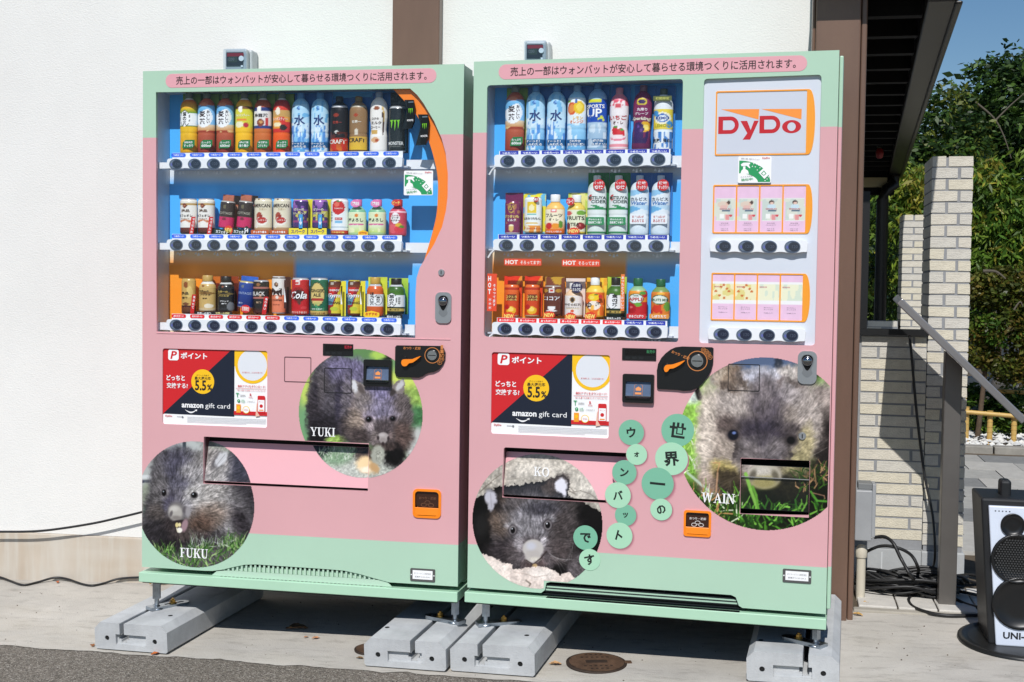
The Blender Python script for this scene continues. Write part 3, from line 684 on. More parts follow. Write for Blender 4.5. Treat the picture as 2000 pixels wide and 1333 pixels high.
def picture(size, step, ops, nose, seed=1):
    """paints a picture: size in drawing units, step = units per raster cell"""
    Wd, H = int(size[0]/step)+1, int(size[1]/step)+1
    Y, X = np.mgrid[0:H, 0:Wd].astype(float); X *= step; Y *= step
    rng = np.random.default_rng(seed); I = np.zeros((H, Wd, 3)); M = np.zeros((H, Wd))
    # ragged edges: shapes are drawn in slightly jittered coordinates
    jx = (vnoise(X/9, Y/9, seed)-.5)*16+(vnoise(X/26, Y/26, seed+2)-.5)*26; jy = (vnoise(X/9, Y/9, seed+7)-.5)*16+(vnoise(X/26, Y/26, seed+9)-.5)*26
    dx, dy = X-nose[0], Y-nose[1]; th = np.arctan2(dy, dx); 
    th = th + (vnoise(X/80, Y/80, seed+3)-.5)*1.0
    L = lic(H, Wd, th, 6, seed, 2.0)*.75+lic(H, Wd, th, 5, seed+8)*.45; L2 = lic(H, Wd, th+(vnoise(X/25, Y/25, seed+5)-.5)*1.2, 2, seed+1)
    for op in ops:
        k = op[0]
        if k == 'fill': I[:] = op[1]
        elif k in 'eEfh':
            _, cx, cy, rx, ry, rot, col, soft = op
            j = {'e': .6, 'E': 0, 'f': 1, 'h': 1}[k]
            c, s = math.cos(rot), math.sin(rot); u = (X+j*jx-cx); v = (Y+j*jy-cy); d = np.hypot((u*c+v*s)/rx, (-u*s+v*c)/ry)
            a = np.clip((1+soft-d)/(2*soft), 0, 1); a = a*a*(3-2*a)
            I = I*(1-a[..., None])+np.array(col, float)*a[..., None]
            if k == 'f': M = np.maximum(M, a)
            elif k in 'E': M = M*(1-a*.85)
        elif k == 'p':
            _, pts, col, j = op; a = in_poly(X+j*jx, Y+j*jy, pts).astype(float)[..., None]; I = I*(1-a)+np.array(col, float)*a; M = M*(1-a[..., 0])
        elif k == 'l':
            _, pts, w, col, al = op
            for p, q in zip(pts[:-1], pts[1:]):
                d, t = seg_dist(X, Y, p, q); a = (np.clip((w-d)/max(step, w*.5), 0, 1)*al)[..., None]; I = I*(1-a)+np.array(col, float)*a
        elif k == 'mott':
            _, amp, sc, box = op; m = np.clip((X-box[0])/70+(box[0] <= 0), 0, 1)*np.clip((box[2]-X)/70, 0, 1)*np.clip((Y-box[1])/70+(box[1] <= 0), 0, 1)*np.clip((box[3]-Y)/70, 0, 1)*np.clip((.5-M)*3, 0, 1)
            n = (vnoise(X/sc, Y/sc, seed+11)*.5+vnoise(X/sc*2.3, Y/sc*2.3, seed+12)*.3+vnoise(X/sc*5, Y/sc*5, seed+13)*.2-.5)*2
            I = np.clip(I*(1+amp*n*m)[..., None], 0, 255)
        elif k == 'grass':
            _, n, box, l, cols, w = op
            for i in range(n):
                x = rng.uniform(box[0], box[2]); y = rng.uniform(box[1], box[3]); a = rng.normal(-1.57, .6); ll = rng.uniform(.4, 1)*l; c = np.array(cols[rng.integers(len(cols))], float)*rng.uniform(.75, 1.2)
                mid = (x+math.cos(a)*ll*.6, y+math.sin(a)*ll*.6); a2 = a+rng.normal(0, .5); tip = (mid[0]+math.cos(a2)*ll*.5, mid[1]+math.sin(a2)*ll*.5)
                x0, x1 = sorted((x, mid[0], tip[0]))[::2]; y0, y1 = sorted((y, mid[1], tip[1]))[::2]
                i0, i1, j0, j1 = max(int((y0-30)/step), 0), int((y1+30)/step)+1, max(int((x0-30)/step), 0), int((x1+30)/step)+1
                sx, sy = X[i0:i1, j0:j1], Y[i0:i1, j0:j1]
                if sx.size == 0: continue
                for p, q, ww in (((x, y), mid, w), (mid, tip, w*.6)):
                    d, t = seg_dist(sx, sy, p, q); al = np.clip((ww-d)/step, 0, 1)[..., None]
                    I[i0:i1, j0:j1] = I[i0:i1, j0:j1]*(1-al)+c*al; M[i0:i1, j0:j1] *= (1-al[..., 0])
        elif k == 'fur':
            amp = op[1]; I = I*(1+M*(amp*np.clip(L, -1.6, 1.8)+amp*.55*np.clip(L2, -1.5, 1.5)))[..., None]*(1+M*.14*(vnoise(X/34, Y/34, seed+21)-.5)*2+M*.12*(vnoise(X/13, Y/13, seed+22)-.5)*2)[..., None] + (M*np.clip(L-1.0, 0, 1)*14)[..., None]
    return np.clip((I-108)*1.16+104, 0, 255), step
def photo_print(F, root, name, circ, crop, pic, holes, xlim, y=-.0007):
    """a round print: circ = local centre and radius; crop = (px0, py0, scale) of the drawing; holes = recessed rectangles with their plates"""
    I, step = pic; cx, cz, r = circ; n = int(2*r/.0017); xs = np.linspace(cx-r, cx+r, n); zs = np.linspace(cz-r, cz+r, n)
    XX, ZZ = np.meshgrid(xs, zs); px, py = F.proj(np.stack([XX.ravel(), np.zeros(XX.size), ZZ.ravel()], 1))
    gx = np.clip((px-crop[0])*crop[2]/step, 0, I.shape[1]-1.01); gy = np.clip((py-crop[1])*crop[2]/step, 0, I.shape[0]-1.01)
    ix, iy = gx.astype(int), gy.astype(int); fx, fy = (gx-ix)[:, None], (gy-iy)[:, None]
    C = (I[iy, ix]*(1-fx)+I[iy, ix+1]*fx)*(1-fy)+(I[iy+1, ix]*(1-fx)+I[iy+1, ix+1]*fx)*fy
    C = lin(C)
    xc = (xs[:-1]+xs[1:])/2; zc = (zs[:-1]+zs[1:])/2; XC, ZC = np.meshgrid(xc, zc)
    inside = ((XC-cx)**2+(ZC-cz)**2 < r*r) & (XC > xlim[0]) & (XC < xlim[1])
    J, Ii = np.mgrid[0:n-1, 0:n-1]
    def mk(mask, yfun, nm, parent):
        k = np.where(mask.ravel())[0]
        if len(k) == 0: return None
        j, i = J.ravel()[k], Ii.ravel()[k]; q = np.stack([j*n+i, j*n+i+1, (j+1)*n+i+1, (j+1)*n+i], 1)
        u, inv = np.unique(q.ravel(), return_inverse=True); q = inv.reshape(-1, 4)
        v = np.stack([XX.ravel()[u], yfun(XX.ravel()[u], ZZ.ravel()[u]), ZZ.ravel()[u]], 1)
        b = MB(); b.add(v, q.tolist(), M_VCP, C[u]); return b.build(nm, parent)
    rest = inside.copy()
    for h in holes:
        m = inside & (XC > h['x0']) & (XC < h['x1']) & (ZC > h['z0']) & (ZC < h['z1']); rest &= ~m
        if h.get('plate') is not None:
            mm = m & (XC > h['x0']+.001) & (XC < h['x1']-.001) & (ZC > h['z0']+.001) & (ZC < h['z1']-.001)
            mk(mm, lambda a, b_, h=h: h['yb']+(h['yt']-h['yb'])*(b_-h['z0'])/(h['z1']-h['z0'])-.0007, 'print_on_flap', h['plate'])
    return mk(rest, lambda a, b_: np.full(a.shape, y), name, root)

GC1 = [(70, 110, 50), (110, 150, 80), (45, 80, 40), (150, 175, 120)]
PIC_FUKU = [('fill', (118, 122, 118)), ('e', 420, 120, 220, 90, 0, (178, 182, 180), .3), ('l', [(445, 40), (445, 200)], 22, (58, 68, 74), .95), ('e', 90, 330, 90, 190, 0, (172, 175, 172), .3), ('l', [(40, 405), (170, 400)], 24, (205, 208, 208), .9), ('l', [(30, 450), (130, 445)], 18, (66, 68, 84), .9), ('e', 80, 620, 42, 160, 0, (150, 156, 140), .3), ('e', 70, 730, 20, 40, 0, (90, 130, 110), .4), ('e', 800, 150, 150, 90, .4, (150, 165, 145), .3), ('mott', .35, 40, (640, 60, 1000, 260)),
 ('f', 640, 760, 520, 560, 0, (92, 89, 90), .06), ('f', 180, 800, 140, 320, 0, (78, 75, 77), .25), ('f', 985, 520, 170, 420, -.2, (62, 59, 63), .4), ('f', 900, 330, 150, 130, .6, (66, 64, 72), .3), ('f', 860, 740, 180, 260, -.5, (126, 123, 124), .5), ('f', 1000, 860, 80, 180, -.4, (58, 54, 58), .6), ('f', 300, 1000, 240, 120, 0, (42, 39, 42), .5), ('f', 640, 1000, 170, 90, 0, (56, 52, 55), .6), ('f', 160, 930, 110, 140, .2, (52, 49, 52), .6),
 ('f', 420, 450, 300, 330, 0, (106, 104, 107), .12), ('f', 220, 340, 100, 180, .1, (92, 89, 92), .5), ('f', 300, 220, 130, 70, .3, (88, 85, 90), .5), ('f', 700, 280, 160, 170, 0, (140, 136, 134), .4), ('f', 380, 330, 120, 200, 0, (80, 78, 90), .7), ('f', 660, 520, 200, 230, 0, (158, 154, 151), .55), ('f', 520, 380, 120, 120, 0, (140, 137, 138), .6), ('f', 200, 560, 90, 180, 0, (98, 95, 96), .6), ('f', 190, 740, 100, 80, 0, (86, 80, 78), .6), ('f', 680, 790, 190, 120, -.3, (124, 112, 104), .5), ('f', 600, 860, 130, 90, -.2, (92, 76, 68), .6), ('f', 330, 860, 90, 80, 0, (62, 56, 57), .5), ('f', 480, 960, 160, 60, 0, (78, 70, 68), .6),
 ('f', 400, 520, 110, 120, 0, (94, 92, 102), .5), ('f', 370, 640, 120, 130, .1, (106, 103, 110), .35), ('f', 300, 640, 55, 110, .2, (78, 75, 86), .6), ('f', 470, 650, 50, 100, 0, (140, 137, 140), .6), ('f', 535, 560, 85, 70, .2, (166, 163, 161), .6), ('f', 245, 545, 55, 60, 0, (120, 116, 118), .6), ('fur', .27),
 ('e', 735, 255, 42, 85, .5, (96, 92, 92), .3), ('e', 768, 240, 48, 78, .55, (182, 182, 184), .25), ('l', [(730, 300), (800, 200)], 5, (120, 118, 120), .7), ('l', [(745, 310), (815, 235)], 4, (215, 215, 216), .7),
 ('E', 368, 735, 84, 92, -.1, (120, 116, 116), .3), ('E', 360, 750, 66, 74, -.1, (170, 166, 160), .25), ('E', 345, 712, 40, 24, 0, (190, 186, 180), .7), ('E', 372, 800, 50, 22, .1, (132, 126, 122), .6), ('E', 318, 760, 14, 30, .3, (104, 99, 100), .5), ('E', 455, 722, 26, 36, .2, (98, 94, 97), .4), ('E', 480, 740, 24, 60, 0, (150, 146, 148), .5), ('E', 395, 838, 70, 18, -.1, (52, 46, 48), .4), ('E', 410, 885, 58, 52, 0, (60, 50, 52), .3), ('E', 448, 872, 30, 62, .25, (152, 128, 134), .3), ('E', 374, 868, 16, 24, 0, (208, 194, 140), .25), ('E', 400, 866, 14, 20, 0, (216, 204, 160), .25), ('E', 400, 918, 26, 26, 0, (226, 222, 212), .25), ('l', [(372, 900), (384, 935)], 8, (220, 214, 190), .9),
 ('E', 250, 557, 22, 33, .1, (24, 21, 23), .2), ('E', 244, 545, 5, 6, 0, (190, 200, 210), .4), ('E', 541, 580, 36, 32, 0, (70, 66, 68), .3), ('E', 539, 579, 25, 25, 0, (18, 16, 18), .2), ('E', 530, 570, 6, 6, 0, (214, 222, 230), .4),
 ('l', [(300, 745), (120, 720)], 3, (170, 168, 168), .5), ('l', [(500, 780), (620, 860)], 3, (170, 165, 160), .5), ('l', [(1000, 760), (1020, 800)], 16, (38, 35, 38), .8),
 ('grass', 300, (120, 1080, 1060, 1330), 120, GC1, 6), ('grass', 70, (820, 1000, 1060, 1120), 110, GC1, 6), ('grass', 60, (500, 1020, 900, 1100), 130, [(190, 195, 190), (120, 140, 110)], 4)]
PIC_YUKI = [('fill', (124, 156, 112)), ('e', 120, 480, 90, 170, 0, (188, 206, 108), .5), ('e', 90, 760, 80, 160, 0, (118, 158, 118), .5), ('e', 600, 90, 300, 70, 0, (104, 138, 92), .5), ('e', 850, 130, 60, 40, 0, (40, 46, 40), .4), ('e', 770, 120, 70, 40, 0, (170, 200, 100), .5), ('e', 1000, 380, 160, 130, 0, (198, 212, 110), .5), ('e', 1100, 540, 110, 120, 0, (150, 178, 96), .5), ('e', 1130, 720, 90, 130, 0, (72, 112, 76), .4), ('mott', .4, 40, (980, 380, 1260, 840)), ('e', 1120, 960, 90, 170, .2, (186, 188, 184), .3), ('e', 620, 1230, 640, 190, 0, (176, 178, 170), .25), ('e', 290, 1060, 190, 100, .2, (124, 146, 120), .4), ('mott', .3, 14, (100, 940, 1260, 1333)),
 ('f', 370, 540, 270, 420, 0, (84, 80, 86), .08), ('f', 490, 260, 250, 130, .1, (112, 106, 130), .4), ('f', 200, 420, 80, 200, .2, (86, 81, 84), .6), ('f', 160, 700, 70, 230, 0, (66, 61, 66), .4), ('f', 270, 790, 150, 120, 0, (46, 43, 48), .5), ('f', 395, 560, 36, 200, .05, (66, 62, 74), .6), ('f', 175, 460, 20, 120, 0, (60, 56, 62), .6), ('f', 480, 560, 60, 240, 0, (108, 102, 108), .6), ('f', 205, 930, 95, 160, 0, (34, 32, 36), .3), ('e', 370, 915, 100, 42, -.1, (142, 168, 92), .35), ('f', 520, 830, 110, 160, -.3, (66, 60, 62), .4),
 ('f', 790, 670, 305, 300, 0, (108, 100, 102), .07), ('f', 985, 700, 110, 230, 0, (98, 90, 90), .5), ('f', 990, 900, 110, 150, .2, (92, 78, 74), .4), ('f', 780, 470, 130, 110, 0, (122, 116, 142), .6), ('f', 575, 740, 95, 150, .2, (146, 132, 122), .6), ('f', 640, 560, 90, 100, 0, (128, 120, 120), .6), ('f', 690, 690, 70, 40, 0, (150, 140, 152), .6), ('f', 900, 690, 80, 40, 0, (128, 120, 126), .6), ('f', 800, 630, 120, 90, 0, (126, 120, 138), .7), ('f', 700, 790, 70, 70, 0, (140, 130, 132), .6), ('f', 600, 880, 120, 60, .5, (70, 62, 62), .6), ('f', 825, 830, 90, 110, 0, (82, 74, 76), .5), ('f', 740, 890, 40, 60, 0, (130, 120, 118), .6), ('f', 900, 900, 40, 60, 0, (112, 100, 98), .6), ('f', 920, 1060, 110, 115, 0, (24, 21, 23), .35), ('f', 620, 1060, 120, 90, .3, (84, 72, 66), .35), ('f', 830, 985, 120, 36, 0, (74, 64, 62), .5), ('fur', .26),
 ('p', [(512, 350), (560, 355), (640, 400), (650, 440), (570, 530), (525, 450)], (138, 130, 128), .5), ('e', 545, 410, 24, 60, -.2, (205, 205, 208), .4), ('e', 610, 440, 26, 50, -.5, (96, 88, 86), .5), ('p', [(1018, 345), (960, 355), (880, 430), (890, 480), (1000, 490), (1022, 420)], (132, 124, 122), .5), ('e', 975, 405, 24, 60, .6, (190, 188, 190), .4), ('e', 905, 470, 30, 30, 0, (70, 64, 64), .5),
 ('E', 680, 724, 36, 32, .2, (70, 62, 66), .4), ('E', 680, 724, 23, 24, 0, (18, 16, 18), .25), ('E', 674, 714, 5, 5, 0, (190, 196, 210), .4), ('E', 906, 718, 36, 28, -.1, (66, 58, 62), .4), ('E', 908, 718, 23, 20, 0, (18, 16, 18), .3), ('E', 902, 710, 4, 4, 0, (170, 176, 190), .4),
 ('E', 816, 890, 52, 44, 0, (166, 158, 156), .2), ('E', 816, 925, 34, 26, 0, (150, 142, 140), .3), ('E', 806, 872, 26, 14, 0, (182, 175, 174), .5), ('E', 768, 900, 12, 20, 0, (60, 52, 54), .5), ('E', 866, 905, 12, 20, 0, (60, 52, 54), .5), ('E', 815, 958, 14, 20, 0, (60, 50, 50), .4), ('e', 640, 1165, 105, 78, .3, (222, 196, 156), .3), ('e', 735, 1180, 40, 60, -.5, (190, 156, 116), .4), ('e', 640, 1210, 60, 26, 0, (232, 216, 196), .5), ('e', 768, 1060, 70, 90, .1, (164, 165, 154), .25), ('mott', .5, 16, (690, 960, 850, 1150)),
 ('l', [(720, 950), (600, 880)], 3, (180, 170, 165), .5), ('l', [(730, 960), (640, 960)], 3, (170, 160, 155), .5), ('grass', 120, (170, 1010, 520, 1120), 70, [(150, 165, 145), (110, 135, 105), (185, 192, 180)], 5)]
PIC_KO = [('fill', (19, 18, 19)), ('e', 140, 700, 60, 120, 0, (40, 39, 39), .6), ('f', 1040, 640, 110, 240, -.2, (66, 62, 61), .4), ('e', 1130, 620, 110, 150, .2, (24, 22, 23), .5), ('f', 1050, 1080, 110, 130, .3, (98, 92, 94), .4),
 ('f', 620, 730, 390, 400, 0, (80, 76, 78), .06), ('f', 560, 410, 300, 80, -.05, (50, 47, 48), .4), ('f', 800, 330, 110, 80, -.4, (70, 62, 58), .4), ('f', 330, 620, 110, 190, .1, (96, 84, 76), .5), ('f', 620, 620, 230, 190, 0, (130, 127, 131), .6), ('f', 560, 760, 100, 90, 0, (124, 121, 124), .6), ('f', 330, 960, 150, 130, 0, (58, 53, 55), .5), ('f', 910, 760, 130, 260, 0, (78, 72, 72), .5), ('f', 830, 950, 130, 110, 0, (86, 78, 78), .6), ('f', 470, 960, 90, 110, 0, (84, 77, 78), .6), ('f', 440, 500, 130, 60, -.4, (92, 87, 88), .6), ('f', 700, 540, 160, 60, 0, (70, 68, 74), .7), ('f', 770, 640, 60, 40, 0, (150, 146, 150), .6), ('f', 620, 960, 170, 150, 0, (104, 97, 99), .4), ('f', 495, 865, 46, 55, 0, (158, 152, 155), .6), ('f', 722, 850, 36, 50, 0, (162, 157, 160), .5), ('f', 420, 690, 60, 30, -.4, (150, 146, 148), .6), ('f', 640, 1060, 110, 60, 0, (86, 74, 74), .5), ('fur', .26),
 ('p', [(0, 480), (100, 440), (170, 405), (240, 360), (340, 325), (430, 330), (560, 312), (690, 300), (790, 262), (880, 235), (950, 300), (940, 420), (1060, 470), (1180, 530), (1290, 590), (1340, 590), (1340, 0), (0, 0)], (172, 166, 156), 1.0), ('e', 600, 180, 260, 70, 0, (186, 180, 170), .6), ('e', 1130, 330, 110, 110, .5, (184, 178, 168), .5), ('mott', .22, 60, (0, 0, 1333, 620)), ('mott', .25, 18, (0, 0, 1333, 620)),
 ('l', [(120, 400), (260, 270), (330, 220)], 6, (112, 104, 94), .55), ('l', [(350, 100), (520, 130), (640, 100), (760, 70), (860, 100), (930, 110)], 4, (116, 108, 98), .5), ('l', [(360, 200), (470, 190), (560, 150)], 3, (126, 118, 108), .45), ('l', [(370, 280), (520, 260), (600, 300), (740, 270)], 4, (118, 110, 100), .5), ('l', [(940, 330), (1000, 390), (1060, 380), (1150, 410), (1220, 460)], 6, (104, 96, 88), .6), ('l', [(950, 380), (1010, 410)], 8, (96, 88, 80), .6), ('l', [(140, 380), (190, 330), (240, 300)], 7, (104, 96, 88), .5), ('l', [(790, 150), (900, 190), (1000, 200)], 4, (140, 132, 122), .6),
 ('f', 880, 300, 70, 70, -.3, (62, 54, 52), .4), ('f', 260, 470, 60, 110, -.4, (44, 40, 40), .4), ('e', 232, 440, 56, 72, -.3, (186, 184, 192), .3), ('e', 236, 515, 28, 50, 0, (176, 174, 182), .4), ('e', 876, 335, 56, 66, -.25, (204, 203, 210), .25), ('e', 905, 395, 20, 40, -.2, (206, 204, 212), .4), ('l', [(228, 400), (240, 530)], 6, (150, 146, 152), .6),
 ('E', 437, 742, 40, 50, .1, (54, 49, 52), .35), ('E', 436, 740, 32, 40, .1, (150, 145, 146), .3), ('E', 437, 743, 22, 30, .1, (20, 18, 20), .25), ('E', 430, 728, 5, 7, 0, (220, 224, 230), .4), ('E', 760, 692, 44, 54, 0, (54, 49, 52), .35), ('E', 762, 695, 34, 43, 0, (146, 141, 142), .3), ('E', 762, 695, 24, 31, 0, (20, 18, 20), .25), ('E', 754, 680, 6, 8, 0, (224, 228, 234), .4),
 ('E', 625, 915, 98, 88, 0, (186, 181, 177), .12), ('E', 622, 985, 74, 66, 0, (180, 174, 170), .18), ('E', 606, 890, 44, 36, 0, (190, 190, 198), .6), ('E', 640, 1010, 50, 20, 0, (196, 190, 180), .6), ('l', [(560, 1020), (625, 1060), (700, 1000), (750, 940)], 8, (56, 46, 46), .8), ('E', 642, 1072, 24, 18, 0, (172, 148, 112), .25)] + [('l', [(770+12*i, 950+10*i), (860+20*i, 1060-8*i), (900+16*i, 1160-50*i)], 3, (190, 186, 186), .7) for i in range(7)] + [('l', [(480-14*i, 960+8*i), (400-14*i, 1010)], 2.5, (150, 146, 146), .5) for i in range(4)] + [
 ('p', [(120, 965), (200, 975), (280, 1005), (330, 1042), (430, 1055), (440, 1100), (560, 1095), (640, 1088), (740, 1080), (800, 1112), (870, 1160), (960, 1138), (1020, 1188), (980, 1333), (0, 1333)], (216, 202, 193), .8), ('e', 300, 1080, 110, 50, .5, (226, 214, 205), .5), ('e', 700, 1150, 120, 50, .1, (228, 218, 210), .5), ('l', [(440, 1130), (560, 1150), (640, 1180), (760, 1160)], 6, (180, 164, 154), .6), ('l', [(560, 1210), (600, 1240), (590, 1260)], 10, (110, 100, 92), .7), ('mott', .16, 36, (100, 960, 1100, 1333)), ('mott', .1, 10, (100, 960, 1100, 1333))]
GW = [(96, 150, 52), (60, 104, 38), (130, 180, 84), (40, 70, 28), (190, 205, 170)]
PIC_WAIN = [('fill', (44, 62, 28)), ('e', 110, 480, 230, 420, 0, (150, 192, 92), .4), ('e', 150, 330, 60, 60, 0, (190, 200, 190), .5), ('e', 640, 90, 300, 110, 0, (92, 106, 132), .4), ('e', 760, 100, 30, 50, 0, (56, 62, 74), .4), ('e', 330, 200, 40, 60, .4, (150, 156, 168), .5), ('l', [(180, 280), (205, 350)], 26, (28, 27, 26), 1), ('e', 170, 800, 170, 120, 0, (128, 168, 78), .5), ('mott', .35, 44, (0, 180, 420, 980)), ('mott', .2, 14, (0, 300, 420, 1000)), ('e', 1090, 250, 60, 60, 0, (150, 190, 110), .5), ('e', 880, 1080, 330, 210, 0, (24, 28, 18), .4), ('grass', 160, (60, 560, 330, 900), 70, [(170, 205, 110), (130, 175, 80), (210, 220, 190)], 6),
 ('f', 1070, 420, 130, 190, 0, (150, 138, 132), .3), ('f', 1090, 690, 110, 230, 0, (46, 40, 38), .4), ('f', 300, 900, 110, 160, .1, (142, 122, 108), .3), ('f', 420, 960, 100, 90, 0, (60, 54, 46), .5),
 ('f', 640, 560, 415, 415, 0, (134, 124, 117), .06), ('f', 400, 200, 105, 95, -.2, (148, 132, 116), .2), ('f', 470, 200, 60, 70, 0, (122, 106, 94), .5), ('f', 860, 210, 140, 90, .2, (172, 163, 158), .3), ('f', 640, 200, 150, 60, 0, (184, 184, 194), .5), ('f', 270, 560, 80, 330, .08, (184, 172, 162), .6), ('f', 960, 440, 90, 240, -.2, (164, 154, 148), .6), ('f', 760, 300, 150, 90, .2, (156, 148, 148), .6), ('f', 480, 380, 160, 110, 0, (168, 158, 152), .6), ('f', 670, 420, 110, 170, -.1, (86, 79, 86), .7), ('f', 660, 330, 60, 120, 0, (120, 112, 114), .7), ('f', 560, 540, 130, 60, .1, (98, 90, 93), .6), ('f', 680, 580, 190, 70, .05, (66, 61, 70), .5), ('f', 390, 550, 75, 70, .4, (96, 85, 82), .6), ('f', 860, 600, 110, 60, .2, (92, 84, 84), .6), ('f', 380, 720, 130, 110, 0, (158, 146, 136), .6), ('f', 370, 850, 100, 60, .3, (184, 168, 112), .5), ('f', 950, 690, 60, 140, .1, (166, 155, 122), .6), ('f', 890, 780, 70, 50, 0, (154, 145, 112), .6), ('f', 248, 560, 60, 300, .06, (196, 184, 172), .6), ('f', 645, 712, 190, 118, 0, (104, 98, 100), .22), ('f', 645, 610, 170, 34, 0, (68, 62, 70), .6), ('f', 458, 720, 18, 80, .15, (84, 77, 76), .6), ('f', 836, 722, 18, 76, -.15, (82, 76, 74), .6), ('f', 600, 672, 70, 30, -.1, (134, 127, 128), .7), ('f', 715, 680, 60, 30, .1, (128, 121, 122), .7), ('f', 640, 650, 120, 50, 0, (84, 78, 84), .6), ('f', 500, 720, 26, 80, .15, (84, 78, 78), .7), ('f', 800, 720, 24, 80, -.15, (82, 76, 76), .7), ('f', 560, 690, 60, 50, 0, (122, 115, 116), .7), ('f', 740, 690, 60, 50, 0, (120, 113, 114), .7), ('f', 400, 270, 90, 24, .5, (104, 92, 84), .6), ('f', 500, 240, 20, 60, -.5, (98, 88, 82), .6), ('f', 350, 190, 26, 60, .4, (182, 168, 152), .6), ('f', 830, 180, 60, 36, .2, (190, 182, 176), .6), ('f', 880, 250, 70, 22, .5, (120, 110, 106), .6), ('f', 780, 230, 18, 50, .6, (122, 113, 112), .6), ('f', 560, 760, 80, 60, 0, (120, 112, 112), .6), ('f', 560, 830, 60, 50, 0, (176, 164, 158), .5), ('f', 880, 870, 100, 50, 0, (150, 142, 108), .6), ('f', 850, 980, 160, 90, 0, (40, 38, 28), .5), ('f', 420, 920, 110, 60, .5, (70, 62, 50), .5), ('fur', .16),
 ('E', 658, 905, 120, 90, 0, (166, 159, 144), .12), ('E', 655, 950, 96, 46, 0, (146, 138, 96), .5), ('E', 635, 864, 74, 34, 0, (186, 180, 170), .7), ('E', 575, 900, 22, 40, .4, (104, 98, 88), .6), ('E', 735, 905, 22, 40, -.4, (104, 98, 84), .6), ('mott', .16, 7, (540, 820, 780, 1010)),
 ('E', 438, 614, 48, 44, 0, (74, 66, 66), .4), ('E', 440, 612, 36, 36, 0, (28, 29, 40), .2), ('E', 446, 598, 14, 10, 0, (112, 130, 178), .5), ('E', 848, 648, 46, 38, .2, (64, 58, 58), .4), ('E', 846, 650, 28, 26, 0, (24, 22, 25), .25),
 ('l', [(330, 870), (345, 810), (300, 808)], 5, (196, 150, 110), .8), ('l', [(320, 1010), (330, 880)], 8, (188, 150, 120), .8), ('l', [(120, 880), (260, 1000)], 12, (190, 205, 190), .8), ('l', [(980, 770), (1100, 700)], 2.5, (220, 215, 205), .6), ('l', [(1000, 720), (1110, 640)], 2, (220, 215, 205), .5), ('l', [(1010, 430), (1090, 380)], 2.5, (220, 215, 210), .6)] + [('l', [(470-12*i, 900+6*i), (330+22*i, 960+20*i)], 3, (96, 88, 76), .7) for i in range(6)] + [
 ('grass', 110, (60, 1010, 480, 1260), 100, [(150, 190, 90), (96, 150, 56), (210, 215, 190), (60, 100, 40), (170, 130, 90)], 6), ('grass', 110, (480, 1120, 1130, 1300), 110, [(80, 130, 48), (50, 90, 36), (110, 160, 70), (40, 66, 28)], 8), ('l', [(620, 1160), (560, 1000), (525, 890)], 16, (130, 178, 84), .95), ('l', [(620, 1170), (600, 1040), (575, 980)], 12, (100, 150, 60), .95), ('l', [(985, 1010), (1030, 1075), (1095, 1080)], 10, (90, 150, 60), .9), ('l', [(1000, 1020), (1080, 1040), (1085, 1060)], 5, (170, 130, 110), .8), ('grass', 60, (900, 850, 1120, 1020), 90, [(60, 90, 36), (40, 62, 26), (150, 120, 90)], 6)]
# ================================================================== the two machines
def holes_front(F, q, r):   # pixel quad -> rounded hole, local
    return px_quad(F, q, r)
def box_of(poly): 
    xs = [p[0] for p in poly]; zs = [p[1] for p in poly]; return min(xs), max(xs), min(zs), max(zs)

# ---------------- left machine
L = empty('vending_machine', (0, 0, 0))
tag(L, 'left pink and green vending machine with one curved display window', 'vending machine', 'pink and green vending machines on concrete blocks')
F = FW; WL = 1.1254
zd = F.y(300, 1109)[1]; zA = F.y(600, 266)[1]; zB = F.y(700, 1054)[1]
win = [(304.5, 180.5), (801, 173.3), (815, 186), (827, 202), (848, 237.6), (862.6, 271), (870.5, 300), (874.8, 340), (874.2, 385), (871, 412), (863.3, 444), (847.6, 478), (831.8, 503), (819.5, 524), (813.8, 543), (811.6, 575), (811, 660.5), (306, 648)]
hwin = ccw(px_poly(F, win))
hslot = px_quad(F, [(398, 853), (720.5, 868), (718.5, 960), (397, 945)], .004)
outer = [(0.0, zd), (0.0, H_M), (WL, H_M), (WL, zd)]
vent = [(760, 1139.5), (735, 1131), (700, 1121), (672, 1115), (640, 1112.2), (560, 1106.8), (500, 1102.8), (478, 1103.5), (455, 1108), (432, 1113.5), (415, 1115.5)]
vp = [F.y(a, b) for a, b in vent]
outer = [(0.0, zd), (0.0, H_M), (WL, H_M), (WL, zd), (vp[0][0]+.03, zd)] + [(x, max(z, zd)) for x, z in vp] + [(vp[-1][0]-.03, zd)]
hpost = None
PQL = [(319, 681), (524, 685.5), (522.5, 838), (319, 826)]
hpost = poster(F, L, PQL)
hcoin = coin_return(F, L, (807, 954.5, 861.5, 1013.5), .016, False)
doorL, paintL = door_shell(F, L, WL, zd, outer, [hwin, hslot, hpost, hcoin], zB, zA, 'left')
banner(F, L, *[F.y(323.6, 158)[0], F.y(852.5, 148)[0], F.y(588, 139.3)[1], F.y(588, 167)[1]])
